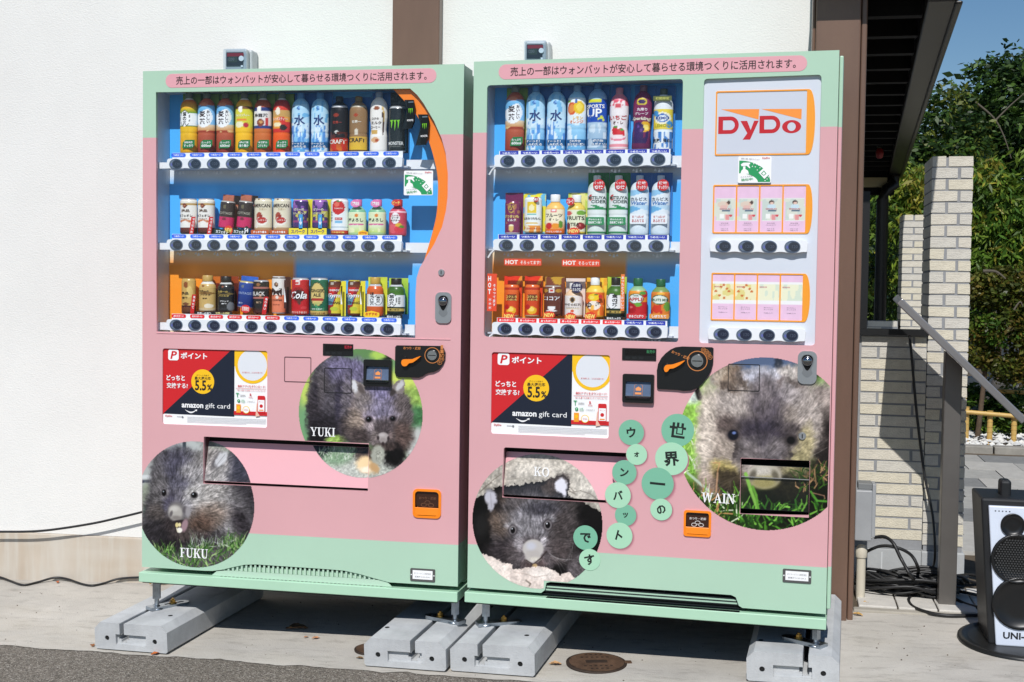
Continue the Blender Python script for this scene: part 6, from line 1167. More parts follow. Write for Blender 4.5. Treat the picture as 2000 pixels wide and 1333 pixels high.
product(FW, 'tea_bottle', 'dark green leaf tea with black cap, in the left machine beside the hojicha', 'bcan', 769.5, 544, 615, 34.5, HAN, [('葉の茶', -.3, .50, .30, BK, .085, .10), ('渋味旨味', .55, .46, .12, (80, 80, 80), .04, .05), ('濃い本格', 0, .135, .6, (40, 40, 30), .04)], (26, 26, 26), (-1.1, 1.1, 543.5, [('grad', 0, .6, (60, 120, 60), (130, 190, 60)), ('grad', .6, 1, (130, 190, 60), (190, 220, 80))], .026), [('rect', 0, -.055, 1.0, .055, (20, 24, 22), '旨みたっぷり', WH)], metal=True, cat='tea bottle', seed=51)
# ---- top shelf, right machine
def rp(*a, **k): return product(FR, *a, **k)
rp('tea_bottle', 'barley tea bottle with sky-blue label in the right machine', 'pet', 1002, 167, 295.5, 37.5, MUGI, [('麦茶', -.18, .645, .36, (60, 24, 20), .10, .125), ('おいしい', .48, .68, .15, (60, 30, 26), .045, .055)], (104, 112, 100), (-1.1, 1.15, 172, YG, .024), [('leaf', .4, .145, .66, .068, LG, 'たっぷり', WH, '600ml')], cat='drink bottle', seed=60)
water(FR, 'pale blue water bottle in the right machine, next to the barley tea', 1042.5, 166, 296, 37, 171, 61, GRPW)
water(FR, 'pale blue water bottle in the right machine, next to the citrus water', 1083.4, 166, 296, 37, 171, 62, GRPW)
rp('water_bottle', 'pale blue citrus water bottle with an orange and a lemon on it', 'pet', 1123.5, 165, 296, 37, [('fill', (150, 204, 238)), ('grad', 0, .4, (110, 180, 228), (160, 212, 242)), ('blot', .6, 4, .02, .42, (226, 242, 250)), ('band', .42, .80, (236, 246, 250)), ('ell', -.4, .64, .48, .10, (226, 96, 40)), ('ell', -.45, .64, .28, .065, (240, 150, 70)), ('ell', .35, .655, .55, .10, (240, 200, 30)), ('ell', .4, .66, .3, .06, (250, 224, 90)), ('ell', .05, .76, .16, .035, (40, 90, 170)), ('rect', -.9, -.5, .74, .77, (150, 190, 70)), ('band', .085, .185, (30, 96, 150))], [('レモン', .25, .50, .5, (236, 180, 50), .05), ('オレンジ', .1, .445, .7, (236, 120, 50), .05), ('さわやか', 0, .155, .6, WH, .038), ('果汁感体験!', 0, .107, .9, WH, .038)], (110, 150, 190), (-1.1, 1.1, 170, BL, .024), cat='water bottle', seed=63)
rp('sports_drink_bottle', 'deep blue sports drink bottle with yellow band and white lettering', 'pet', 1163.8, 160, 296, 38, [('fill', (120, 180, 224)), ('grad', 0, .42, (140, 176, 206), (180, 206, 226)), ('blot', .6, 4, .05, .4, (210, 226, 238)), ('band', .42, .76, (26, 76, 176)), ('rect', -.85, .5, .70, .76, (226, 226, 50)), ('ell', .55, .49, .16, .028, (226, 230, 60)), ('ell', .7, .45, .1, .02, (226, 230, 60)), ('ell', .3, .47, .08, .016, (226, 230, 60)), ('grad', .76, .88, (150, 190, 226), (110, 160, 210)), ('band', .085, .185, (40, 100, 150)), ('ell', -.6, .135, .28, .05, (190, 206, 220))], [('SPORTS', -.1, .65, .92, WH, .055), ('UP', -.2, .555, .8, WH, .12), ('機能性', .25, .155, .5, WH, .036), ('スポドリ!', .3, .107, .7, WH, .036)], (60, 110, 170), (-1.05, 1.05, 168, BL, .024), cat='sports drink', seed=64)
rp('strawberry_milk_bottle', 'pink and white strawberry milk bottle with two strawberries', 'milk', 1206.5, 170, 294, 37, [('fill', (248, 240, 240)), ('grad', .0, .05, (236, 120, 140), (248, 240, 240)), ('band', .78, .9, (236, 130, 150)), ('blot', .5, 4, .70, .80, (226, 90, 110)), ('rect', -.4, .4, .66, .76, (246, 220, 220)), ('rect', -.32, .32, .68, .74, (220, 90, 100)), ('ell', -.3, .31, .34, .075, (206, 36, 44)), ('ell', .3, .27, .4, .085, (214, 40, 48)), ('ell', .4, .33, .2, .02, (80, 150, 60)), ('ell', -.25, .375, .2, .02, (80, 150, 60)), ('ell', 0, .20, .8, .05, (236, 130, 150)), ('ell', 0, .215, .7, .035, (250, 230, 232)), ('band', .06, .10, (240, 150, 160))], [('いちご', 0, .52, .9, (206, 40, 50), .075), ('オ・レ', 0, .44, .55, (90, 30, 36), .055)], (190, 120, 140), (-1.05, 1.05, 168, BL, .024), cat='strawberry milk', seed=65)
rp('grape_soda_bottle', 'dark purple grape soda bottle with a bunch of grapes', 'milk', 1250, 165, 293, 37, [('fill', (126, 36, 84)), ('grad', 0, .4, (90, 24, 70), (130, 40, 88)), ('blot', .45, 3.5, .10, .42, (52, 28, 84)), ('ell', .45, .36, .5, .08, (236, 180, 40)), ('ell', .5, .35, .3, .045, (250, 226, 120)), ('ell', -.2, .30, .55, .13, (58, 32, 92)), ('ell', .0, .74, .55, .055, (226, 206, 60)), ('ell', 0, .74, .42, .035, (60, 34, 90)), ('ell', -.3, .36, .12, .022, (110, 70, 150)), ('ell', .05, .30, .12, .022, (100, 62, 140))], [('丸搾り', .05, .62, .55, (246, 232, 240), .05), ('グレープ', 0, .555, .7, (246, 232, 240), .045), ('Sparkling', 0, .475, .95, (250, 244, 226), .065, 0, 1)], (110, 70, 90), (-1.05, 1.1, 168, BL, .024), lean=.03, cat='grape soda', seed=66)
rp('lemon_soda_bottle', 'white lemon soda bottle with blue and yellow oval label', 'pet', 1293.4, 172, 294, 38, [('fill', (236, 240, 242)), ('band', .34, .66, (240, 216, 70)), ('ell', 0, .52, .85, .10, (250, 246, 220)), ('ell', 0, .52, .62, .07, (60, 110, 190)), ('ell', 0, .52, .5, .05, (236, 244, 250)), ('ell', -.7, .6, .3, .05, (70, 150, 210)), ('ell', .7, .42, .3, .06, (70, 150, 210)), ('band', .22, .34, (230, 240, 246)), ('blot', .5, 5, .0, .30, (70, 130, 200)), ('mott', .06, 4, 0, 1)], [('REMO', 0, .52, .7, (40, 70, 150), .045), ('LEMON', 0, .40, .8, (176, 170, 40), .05), ('刺激、強め。', 0, .16, .95, (30, 34, 40), .065)], (70, 78, 60), (-1.0, 1.1, 168, BL, .024), [('rect', 0, .83, .95, .04, (92, 100, 50), '期間限定', (190, 190, 90))], cat='lemon soda', seed=67)
# ---- second shelf, right machine
rp('sweet_potato_milk_can', 'purple sweet potato milk can, first on the second shelf of the right machine', 'slim', 997.5, 392, 457.5, 30, [('fill', (126, 36, 86)), ('ell', 0, .79, .42, .16, (206, 170, 70)), ('ell', 0, .79, .34, .13, (110, 30, 80)), ('ell', 0, .18, .3, .11, (226, 190, 110)), ('ell', 0, .26, .3, .03, (250, 236, 200)), ('band', 0, .04, (236, 226, 230)), ('blot', .72, 4, .3, .9, (176, 110, 80))], [('芋', 0, .79, .38, (240, 206, 100), .13), ('さつまいも', 0, .53, .92, (250, 226, 130), .085), ('ミルク', .05, .42, .55, WH, .075)], None, (-1.25, 1.1, 377, [('fill', (110, 30, 80)), ('blot', .68, 3, .4, 1, (206, 160, 70))], .026), metal=True, cat='drink can', seed=70)
rp('honey_lemon_can', 'white honey lemon drink pouch with a plain yellow square on a yellow and blue card', 'slim', 1037.5, 385, 455, 34, [('fill', (240, 244, 242)), ('rect', -.5, .5, .55, .86, (240, 206, 50)), ('ell', 0, .70, .3, .09, (250, 240, 190)), ('rect', -.55, .55, .50, .54, (110, 190, 180)), ('band', 0, .22, (240, 232, 200)), ('blot', .55, 3, 0, .2, (236, 150, 60)), ('ell', 0, .27, .8, .02, (230, 190, 60))], [('はちみつれもん', 0, .40, .95, (50, 44, 40), .075), ('1日分のビタミンC', .2, .12, .8, (200, 60, 50), .05)], None, (-1.35, 1.25, 378, [('fill', (236, 222, 50)), ('blot', .55, 3, 0, 1, (110, 190, 226))], .026), [('round', .55, .93, .3, .07, (196, 40, 44), '果汁', WH)], cat='honey lemon drink', seed=71)
rp('fruit_milk_bottle', 'cream fruit milk bottle with white cap and orange base', 'spet', 1081, 378, 457.5, 38, [('fill', (248, 226, 170)), ('grad', .6, .81, (240, 196, 110), (236, 180, 90)), ('band', .10, .60, (250, 238, 206)), ('grad', .12, .3, (240, 150, 70), (250, 232, 200)), ('ell', -.5, .20, .36, .08, (206, 40, 40)), ('ell', .2, .20, .36, .07, (240, 150, 40)), ('ell', .7, .24, .2, .09, (100, 150, 50)), ('band', 0, .12, (230, 110, 30)), ('rect', -.3, .3, .54, .62, (236, 120, 120)), ('rect', -.24, .24, .56, .60, (250, 250, 250))], [('フルーツ', 0, .46, .85, (50, 40, 40), .09), ('オ・レ', 0, .36, .5, (50, 40, 40), .065), ('やさしい甘さ', 0, .06, .8, WH, .045)], (244, 244, 244), None, cat='fruit milk', seed=72)
rp('fruit_tea_bottle', 'pale yellow fruit tea bottle with red fruit and a NEW burst', 'spet', 1122.7, 379, 457.5, 36, [('fill', (226, 196, 80)), ('grad', .62, .81, (230, 200, 90), (214, 190, 80)), ('band', .06, .60, (238, 238, 206)), ('ell', -.7, .52, .35, .06, (214, 90, 90)), ('ell', .6, .53, .45, .06, (120, 170, 60)), ('ell', .6, .20, .40, .09, (150, 26, 40)), ('ell', -.75, .2, .26, .09, (120, 40, 60)), ('ell', .5, .22, .15, .03, (220, 110, 110))], [('FRUITS', 0, .40, .95, (60, 46, 36), .095), ('TEA', 0, .24, .5, (60, 46, 36), .085)], (240, 240, 236), (-1.1, 1.1, 377, [('grad', 0, 1, (226, 216, 110), (236, 228, 150)), ('blot', .6, 3, 0, 1, (190, 210, 90))], .026), [('burst', -.05, .075, .68, .095, (226, 70, 40), 'NEW', (252, 232, 130)), ('round', -.5, .81, .45, .10, (206, 36, 40), 'フルーツ', WH)], cat='fruit tea', seed=73)
CID = [('fill', (232, 238, 236)), ('grad', 0, .2, (206, 222, 214), (232, 238, 236)), ('band', .02, .06, (40, 130, 80)), ('line', .46, -.06, .42, .50, (40, 140, 84)), ('line', .50, -.05, .42, .53, (236, 242, 240)), ('band', .42, .445, (40, 140, 84)), ('band', .80, .86, (200, 220, 210)), ('ell', -.55, .62, .22, .05, (206, 60, 60)), ('ell', -.48, .62, .12, .026, (236, 240, 240)), ('mott', .05, 4, 0, 1)]
for k, (cx, lab) in enumerate(((1162.8, 'tall white and green soda bottle under a red disc, left of two'), (1205, 'tall white and green soda bottle under a red disc, right of two'))):
    rp('soda_bottle', lab, 'pet', cx, 342, 459, 37, CID, [('MITSUYA', .1, .62, .92, (34, 60, 50), .055), ('CIDER', .28, .555, .75, (34, 60, 50), .055)], (220, 226, 224), (-1.12, 1.12, 338, [('fill', (24, 120, 60)), ('mott', .2, 4, 0, 1)], .024), [('round', .35, .83, .62, .095, (206, 30, 34), 'くっきり', WH, '爽快'), ('rect', 0, .23, .95, .065, (40, 140, 84), '磨かれた水と', WH, '国産果実の香り')], cat='soda bottle', seed=74+k, group='white and green soda bottles')
CAL = [('fill', (228, 236, 242)), ('grad', 0, .3, (206, 222, 232), (236, 242, 246)), ('band', .40, .74, (232, 240, 246)), ('line', .42, .06, .36, .48, (110, 180, 226)), ('line', .455, -.05, .40, .50, (190, 220, 240)), ('line', .68, .05, .66, .76, (150, 200, 234)), ('grad', .76, .88, (236, 242, 246), (200, 216, 230)), ('mott', .05, 4, 0, 1)]
for k, (cx, lab) in enumerate(((1246.5, 'tall white and pale blue lactic drink bottle under a red disc, left of two'), (1288, 'tall white and pale blue lactic drink bottle under a red disc, right of two'))):
    rp('lactic_drink_bottle', lab, 'pet', cx, 342, 459.5, 37, CAL, [('カルピス', 0, .60, .85, (30, 50, 90), .055), ('Water', 0, .535, .85, (50, 120, 190), .065, 0, 1)], (200, 214, 226), (-1.12, 1.12, 338, BL, .024), [('round', .35, .83, .62, .095, (206, 30, 34), '後味', WH, 'すっきり!'), ('rect', 0, .27, .85, .085, (236, 240, 244), '甘ずっぱいが', (190, 60, 60), 'あふれてる')], cat='lactic drink', seed=76+k, group='pale blue lactic drink bottles')
# ---- third shelf, right machine
SWP = [('fill', (214, 70, 24)), ('grad', .5, 1, (226, 90, 30), (236, 110, 50)), ('rect', -.4, .7, .5, .70, (110, 44, 24)), ('ell', .1, .20, .65, .12, (240, 180, 40)), ('ell', .05, .23, .4, .07, (250, 220, 110)), ('ell', -.45, .30, .34, .08, (190, 30, 30)), ('band', .84, .90, (190, 40, 24)), ('band', 0, .05, (226, 206, 160))]
CRD = [('grad', 0, 1, (226, 80, 24), (236, 60, 30)), ('line', .55, .35, .5, 1, (240, 150, 50)), ('line', .70, .35, .5, 1, (230, 50, 28)), ('mott', .15, 3, 0, 1)]
for k, (cx, lab) in enumerate(((993.5, 'tall orange potage can card with a NEW burst'), (1034, 'tall orange potage can card without a NEW burst'))):
    rp('soup_can', lab, 'slim', cx+2, 556, 619, 29, SWP, [('コクとろ', .12, .62, .7, (250, 220, 120), .08), ('さつまいも', .12, .53, .7, (250, 220, 120), .06)], None, (-1.3, 1.12, 539.5, CRD, .024), [('burst', -.1, .02, .85, .135, (226, 60, 30), 'NEW', (252, 232, 120))] if k == 0 else [], metal=True, cat='soup can', seed=80+k, group='orange potage cans')
rp('cocoa_can', 'brown cocoa can with a white cup and a NEW burst', 'can', 1076.5, 558, 617, 34.5, [('fill', (96, 46, 34)), ('grad', 0, 1, (90, 40, 30), (112, 58, 44)), ('rect', -.3, .3, .76, .90, (240, 236, 232)), ('rect', -.22, .22, .79, .87, (206, 60, 60)), ('ell', 0, .26, .42, .10, (244, 242, 240)), ('ell', 0, .335, .4, .03, (110, 60, 44)), ('ell', 0, .16, .6, .03, (236, 232, 228)), ('ell', -.75, .83, .3, .06, (190, 140, 50)), ('ell', .75, .83, .3, .06, (190, 140, 50)), ('band', .96, 1, (190, 180, 170))], [('ココア', 0, .57, .88, WH, .13)], None, (-1.1, 1.1, 541, [('fill', (120, 60, 44)), ('blot', .55, 2.5, .6, 1, (196, 150, 50))], .024), [('burst', -.2, .02, .72, .14, (226, 60, 36), 'NEW', (252, 232, 120))], metal=True, cat='cocoa can', seed=82)
rp('milk_tea_bottle', 'cream milk tea bottle with a dark blue round card and a NEW burst', 'spet', 1117.5, 552, 620, 35, [('fill', (232, 196, 160)), ('band', .06, .62, (240, 232, 226)), ('ell', 0, .50, .28, .09, (176, 140, 90)), ('ell', 0, .50, .2, .065, (60, 50, 40)), ('rect', -.7, .7, .23, .25, (190, 160, 60)), ('ell', 0, .18, .2, .04, (220, 90, 40)), ('band', 0, .06, (226, 170, 130))], [('午後の紅茶', 0, .36, .92, (96, 76, 66), .075), ('ミルクティー', 0, .28, .7, (110, 90, 76), .035)], (236, 232, 228), (-1.08, 1.1, 544, [('fill', (236, 216, 206)), ('mott', .05, 3, 0, 1)], .024), [('round', .5, .86, .62, .16, (34, 30, 76), '上品な', WH, 'ミルク感'), ('burst', -.15, .01, .68, .135, (226, 60, 36), 'NEW', (252, 232, 120))], cat='milk tea', seed=83)
rp('citrus_drink_bottle', 'orange yuzu drink bottle with white cap and a NEW burst', 'spet', 1159.2, 541, 621, 36.5, [('fill', (240, 190, 60)), ('grad', .6, .81, (240, 206, 90), (236, 190, 60)), ('band', .05, .62, (236, 110, 40)), ('ell', .0, .50, .6, .09, (246, 206, 40)), ('ell', -.2, .49, .25, .05, (250, 226, 100)), ('ell', .2, .56, .2, .02, (80, 130, 50)), ('ell', 0, .30, .7, .11, (250, 236, 220)), ('blot', .66, 4, .05, .3, (250, 190, 80)), ('band', 0, .05, (226, 150, 40))], [('ゆず', -.1, .31, .85, (34, 30, 34), .16)], (246, 246, 244), (-1.08, 1.12, 543, [('fill', (240, 170, 50)), ('blot', .5, 2.5, .3, 1, (246, 206, 60))], .024), [('burst', -.3, .03, .68, .12, (226, 60, 36), 'NEW', (252, 232, 120)), ('round', .75, .52, .2, .05, (206, 50, 40))], cat='yuzu drink', seed=84)
rp('tea_bottle', 'dark green leaf tea with black cap, in the right machine beside the apple juice', 'spet', 1199.5, 541, 620.5, 36, HAN, [('葉の茶', .05, .52, .30, BK, .08, .10), ('濃い本格', 0, .135, .6, (40, 40, 30), .04)], (28, 28, 28), (-1.05, 1.05, 541, [('grad', 0, 1, (60, 110, 50), (190, 220, 70))], .024), [('rect', 0, -.02, 1.0, .05, (20, 24, 22), '旨みたっぷり', WH)], cat='tea bottle', seed=85)
rp('apple_juice_bottle', 'red and green apple juice bottle with green cap', 'spet', 1243.4, 542, 623, 37.5, [('fill', (190, 206, 150)), ('grad', .6, .81, (176, 206, 160), (120, 170, 130)), ('band', .06, .68, (196, 36, 44)), ('blot', .6, 3, .4, .68, (236, 150, 50)), ('ell', -.1, .48, .8, .13, (60, 110, 60)), ('ell', -.1, .48, .72, .11, (236, 240, 236)), ('ell', .1, .34, .4, .05, (110, 170, 60)), ('ell', -.5, .25, .5, .11, (176, 24, 36)), ('ell', -.6, .28, .15, .03, (230, 110, 110)), ('ell', .6, .62, .3, .04, (80, 150, 60))], [('APPLE', -.1, .47, .78, (190, 40, 44), .08), ('100%', -.1, .555, .3, (60, 110, 60), .03)], (20, 100, 60), None, [('rect', 0, .06, 1.0, .06, (206, 46, 48), 'まるごと搾り', WH)], cat='apple juice', seed=86)
rp('mixed_juice_bottle', 'orange and green mixed fruit juice bottle with green cap', 'spet', 1288, 544, 623, 37.5, [('fill', (190, 170, 90)), ('grad', .6, .81, (130, 150, 80), (110, 150, 90)), ('band', .06, .66, (226, 130, 50)), ('blot', .55, 3, .08, .4, (206, 50, 40)), ('ell', 0, .47, .85, .12, (50, 100, 60)), ('ell', 0, .47, .77, .10, (236, 240, 226)), ('ell', -.3, .24, .5, .10, (216, 60, 36)), ('ell', .75, .3, .3, .12, (110, 160, 60)), ('ell', .1, .62, .4, .03, (240, 180, 60))], [('FRUITS MIX', 0, .465, .9, (40, 90, 60), .065)], (20, 96, 56), None, [('rect', 0, .06, 1.0, .06, (230, 150, 60), 'しぼりたて', WH)], cat='mixed juice', seed=87)
# ---- packs of baby goods in the white panel
def pack(cx, q, kind, label, grp):
    x0, x1, z0, z1 = q; w = x1-x0; h = z1-z0
    wp = FR.M @ np.array([(x0+x1)/2, .0123, z0]) + FR.o; r = empty('baby_goods_pack', tuple(wp), FR.yaw); tag(r, label, 'baby goods pack', grp)
    n, k = 30, 60; U, V = np.meshgrid(np.linspace(-1, 1, n), np.linspace(0, 1, k))
    pk = [('fill', (232, 196, 222)), ('mott', .05, 2, 0, 1)]
    if kind < 2:
        pk += [('rect', -.86, .9, .24, .74, (228, 232, 226)), ('rect', -.8, .8, .26, .72, (200, 212, 204)), ('blot', .55, 3, .26, .72, (216, 220, 206))]
        if kind == 0: pk += [('ell', -.2, .60, .5, .07, (220, 202, 186)), ('ell', .24, .625, .2, .045, (226, 190, 172)), ('ell', .34, .645, .17, .04, (90, 74, 68)), ('ell', -.1, .55, .4, .035, (224, 186, 176)), ('ell', .1, .33, .12, .06, (226, 196, 186))]
        else: pk += [('ell', .04, .645, .24, .05, (84, 70, 68)), ('ell', .06, .625, .17, .035, (230, 196, 180)), ('ell', .04, .555, .4, .05, (200, 222, 232)), ('ell', .1, .33, .16, .06, (228, 198, 188))]
        pk += [('rect', -.25, .5, .455, .485, (90, 110, 130)), ('rect', -.5, -.1, .29, .40, (240, 240, 236)), ('ell', .55, .36, .14, .03, (210, 70, 80)), ('rect', .1, .4, .27, .38, (226, 150, 150))]
    else:
        pk += [('rect', -1, 1, .34, .84, (240, 240, 240)), ('rect', -1, 1, .44, .78, (238, 232, 190) if kind == 2 else (236, 236, 206)), ('blot', .60, 3, .44, .78, (226, 214, 140) if kind == 2 else (214, 226, 206))]
        if kind == 2: pk += [('ell', a, b_, .13, .026, (206, 120, 60)) for a, b_ in ((-.2, .72), (.05, .76), (.55, .62), (-.35, .53), (.1, .47), (.35, .68), (-.7, .62))]
    b = MB(); b.add(np.stack([U.ravel()*w/2, np.full(U.size, -.0006), V.ravel()*h], 1), [(j*n+i, j*n+i+1, (j+1)*n+i+1, (j+1)*n+i) for j in range(k-1) for i in range(n-1)], M_VC, paint(pk, U.ravel(), V.ravel(), int(cx)))
    b.box(-w/2, w/2, -.0003, .003, 0, h, M_WHITE); p = b.build('pack_front', r)
    b = MB(); ik = mat('pack_ink', (110, 100, 112), .5); rk = mat('pack_red', (196, 60, 100), .45)
    if kind < 2:
        b.text('GOO.N', 0, h*.505, w*.5, -.0011, rk, h=h*.03, bold=.02)
        for k2, (s, z) in enumerate((('新生児用', .195), ('やわらかタイプ', .155), ('Sサイズ' if kind == 0 else 'Mサイズ', .075), ('3枚入り', .04))): b.text(s, 0, h*z, w*(.34 if k2 != 1 else .46), -.0011, ik, h=h*.024)
    else:
        b.text('GOO.N', -w*.26, h*.725, w*.34, -.0011, rk, h=h*.03, bold=.02)
        for s, z in (('肌にやさしい', .275), ('おしりふき', .235), ('70枚入り', .155)): b.text(s, 0, h*z, w*.42, -.0011, ik, h=h*.024)
    b.build('lettering', p)
x0, x1, z0, z1, t, w = FRAME_UP; names1 = ['pink nappy pack with a lying baby, leftmost in the upper orange frame', 'pink nappy pack with a lying baby, second in the upper orange frame', 'pink nappy pack with a sitting baby, third in the upper orange frame', 'pink nappy pack with a sitting baby, rightmost in the upper orange frame']
for k in range(4): pack(k+1, (x0+t+(w+t)*k, x0+t+(w+t)*k+w, z0+t, z1-t), 0 if k < 2 else 1, names1[k], 'pink nappy packs in the upper frame')
x0, x1, z0, z1, t, w = FRAME_LOW; names2 = ['pink wipes pack with brown dots on a yellow band, leftmost in the lower orange frame', 'pink wipes pack with brown dots on a yellow band, second in the lower orange frame', 'pink wipes pack with a plain pale yellow band, third in the lower orange frame', 'pink wipes pack with a plain pale yellow band, rightmost in the lower orange frame']
for k in range(4): pack(k+9, (x0+t+(w+t)*k, x0+t+(w+t)*k+w, z0+t, z1-t), 2 if k < 2 else 3, names2[k], 'pink wipes packs in the lower frame')
# ================================================================== ground
M_CONC = mat('apron_concrete', (192, 187, 178), .85, spec=.2, var=.22, scale=2.2, bump=.25, bscale=180, detail=9)
M_ASPH = mat('asphalt', (128, 121, 111), .9, spec=.2, var=.35, scale=60, bump=.9, bscale=150, detail=6)
def stained_concrete():
    """light concrete with broad stains, speckle and hairline texture"""
    m = M_CONC; t = m.node_tree; p = t.nodes['Principled BSDF']; src = [n for n in t.nodes if n.type == 'TEX_COORD'][0].outputs['Object']
    last = p.inputs['Base Color'].links[0].from_socket
    for sc, lo, hi, dark, st in ((9.0, .52, .72, (146, 141, 133), (1, 3.5, 1)), (210.0, .60, .75, (120, 112, 100), (1, 1, 1)), (1.1, .5, .8, (176, 168, 152), (1, 2, 1))):
        mp = t.nodes.new('ShaderNodeMapping'); mp.inputs['Scale'].default_value = st; t.links.new(src, mp.inputs[0])
        n = t.nodes.new('ShaderNodeTexNoise'); n.inputs['Scale'].default_value = sc; n.inputs['Detail'].default_value = 6; n.inputs['Roughness'].default_value = .7; t.links.new(mp.outputs[0], n.inputs['Vector'])
        mr = t.nodes.new('ShaderNodeMapRange'); mr.inputs[1].default_value = lo; mr.inputs[2].default_value = hi; mr.inputs[4].default_value = .72; t.links.new(n.outputs['Fac'], mr.inputs[0])
        mx = t.nodes.new('ShaderNodeMix'); mx.data_type = 'RGBA'; mx.inputs[7].default_value = L4(dark); t.links.new(mr.outputs[0], mx.inputs[0]); t.links.new(last, mx.inputs[6]); last = mx.outputs[2]
    t.links.new(last, p.inputs['Base Color'])
stained_concrete()
def speckled(m, cols, sc=160):
    t = m.node_tree; p = t.nodes['Principled BSDF']; src = [n for n in t.nodes if n.type == 'TEX_COORD'][0].outputs['Object']; last = p.inputs['Base Color'].links[0].from_socket
    for k, (c, th) in enumerate(cols):
        v = t.nodes.new('ShaderNodeTexVoronoi'); v.inputs['Scale'].default_value = sc*(1+.6*k); t.links.new(src, v.inputs['Vector'])
        sp = t.nodes.new('ShaderNodeSeparateColor'); t.links.new(v.outputs['Color'], sp.inputs[0])
        g = t.nodes.new('ShaderNodeMath'); g.operation = 'GREATER_THAN'; g.inputs[1].default_value = th; t.links.new(sp.outputs[0], g.inputs[0])
        mx = t.nodes.new('ShaderNodeMix'); mx.data_type = 'RGBA'; mx.inputs[7].default_value = L4(c); t.links.new(g.outputs[0], mx.inputs[0]); t.links.new(last, mx.inputs[6]); last = mx.outputs[2]
    t.links.new(last, p.inputs['Base Color'])
speckled(M_ASPH, [((150, 144, 135), .84), ((84, 79, 73), .80), ((186, 180, 170), .965)], 170)
b = MB(); b.add([(-300, -300, -.36), (300, -300, -.36), (300, 300, -.36), (-300, 300, -.36)], [(0, 1, 2, 3)], mat('far_ground', (120, 116, 104), .9, var=.2)); tag(b.build('ground'), kind='structure')
def sheet(name, xs, edge, y1, dz, m, n=1):
    """a strip of the sloping apron between edge(x) and y1"""
    b = MB(); X = list(xs); v = []; ys = [0, .1, .25, .45, .7, 1]
    for x in X:
        e = edge(x)
        for t in ys: y = e+(y1-e)*t; v.append((x, y, gz(x, y)+dz))
    k = len(ys); b.add(v, [(i*k+j, (i+1)*k+j, (i+1)*k+j+1, i*k+j+1) for i in range(len(X)-1) for j in range(k-1)], m)
    return tag(b.build(name), kind='structure')
def edge(x): return -.128-.036*(x+.46)+(vnoise(np.array([x*14.0]), np.array([.5]), 3)[0]-.5)*.03+(vnoise(np.array([x*60.0]), np.array([.5]), 4)[0]-.5)*.012
XS = np.linspace(-6, 7, 500)
sheet('concrete_apron', XS, edge, .74, 0.0, M_CONC)
b = MB(); v = []; Ys = [.0, -.02, -.1, -.3, -.8, -1.6, -3, -12, -60]
for x in XS:
    e = edge(x)
    for y in Ys: v.append((x*(1 if y > -3 else 8), e+y+.012, gz(x, e+y)-.0015))
k = len(Ys); b.add(v, [(i*k+j+1, (i+1)*k+j+1, (i+1)*k+j, i*k+j) for i in range(len(XS)-1) for j in range(k-1)], M_ASPH); tag(b.build('asphalt_road'), kind='structure')
ZB = gz(2.6, .72)                                # level ground behind
b = MB(); b.add([(2.2, .741, ZB-.004), (30, .741, ZB-.004), (30, 60, ZB-.004), (-12, 60, ZB-.004), (-12, 9, ZB-.004), (2.2, 9, ZB-.004)], [(0, 1, 2, 3, 4, 5)], mat('garden_soil', (92, 80, 64), .95, var=.35, scale=6, bump=.5, bscale=30)); tag(b.build('garden_soil'), kind='structure')

# ================================================================== building
def stucco():
    m = mat('stucco', (231, 230, 226), .85, spec=.2, var=.05, scale=1.5); t = m.node_tree; p = t.nodes['Principled BSDF']; src = [n for n in t.nodes if n.type == 'TEX_COORD'][0].outputs['Object']
    mp = t.nodes.new('ShaderNodeMapping'); mp.inputs['Scale'].default_value = (1, 1, 1.5); t.links.new(src, mp.inputs[0])
    n = t.nodes.new('ShaderNodeTexNoise'); n.inputs['Scale'].default_value = 120; n.inputs['Detail'].default_value = 2.5; n.inputs['Distortion'].default_value = .6; t.links.new(mp.outputs[0], n.inputs['Vector'])
    b = t.nodes.new('ShaderNodeBump'); b.inputs['Strength'].default_value = .34; b.inputs['Distance'].default_value = .005; t.links.new(n.outputs['Fac'], b.inputs['Height']); t.links.new(b.outputs[0], p.inputs['Normal']); return m
M_STUC = stucco()
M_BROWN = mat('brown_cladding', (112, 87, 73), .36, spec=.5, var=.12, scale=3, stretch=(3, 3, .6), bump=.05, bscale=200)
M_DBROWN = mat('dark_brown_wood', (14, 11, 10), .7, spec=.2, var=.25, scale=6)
M_PLINTH = mat('plinth_render', (192, 180, 164), .85, spec=.2, var=.12, scale=3)
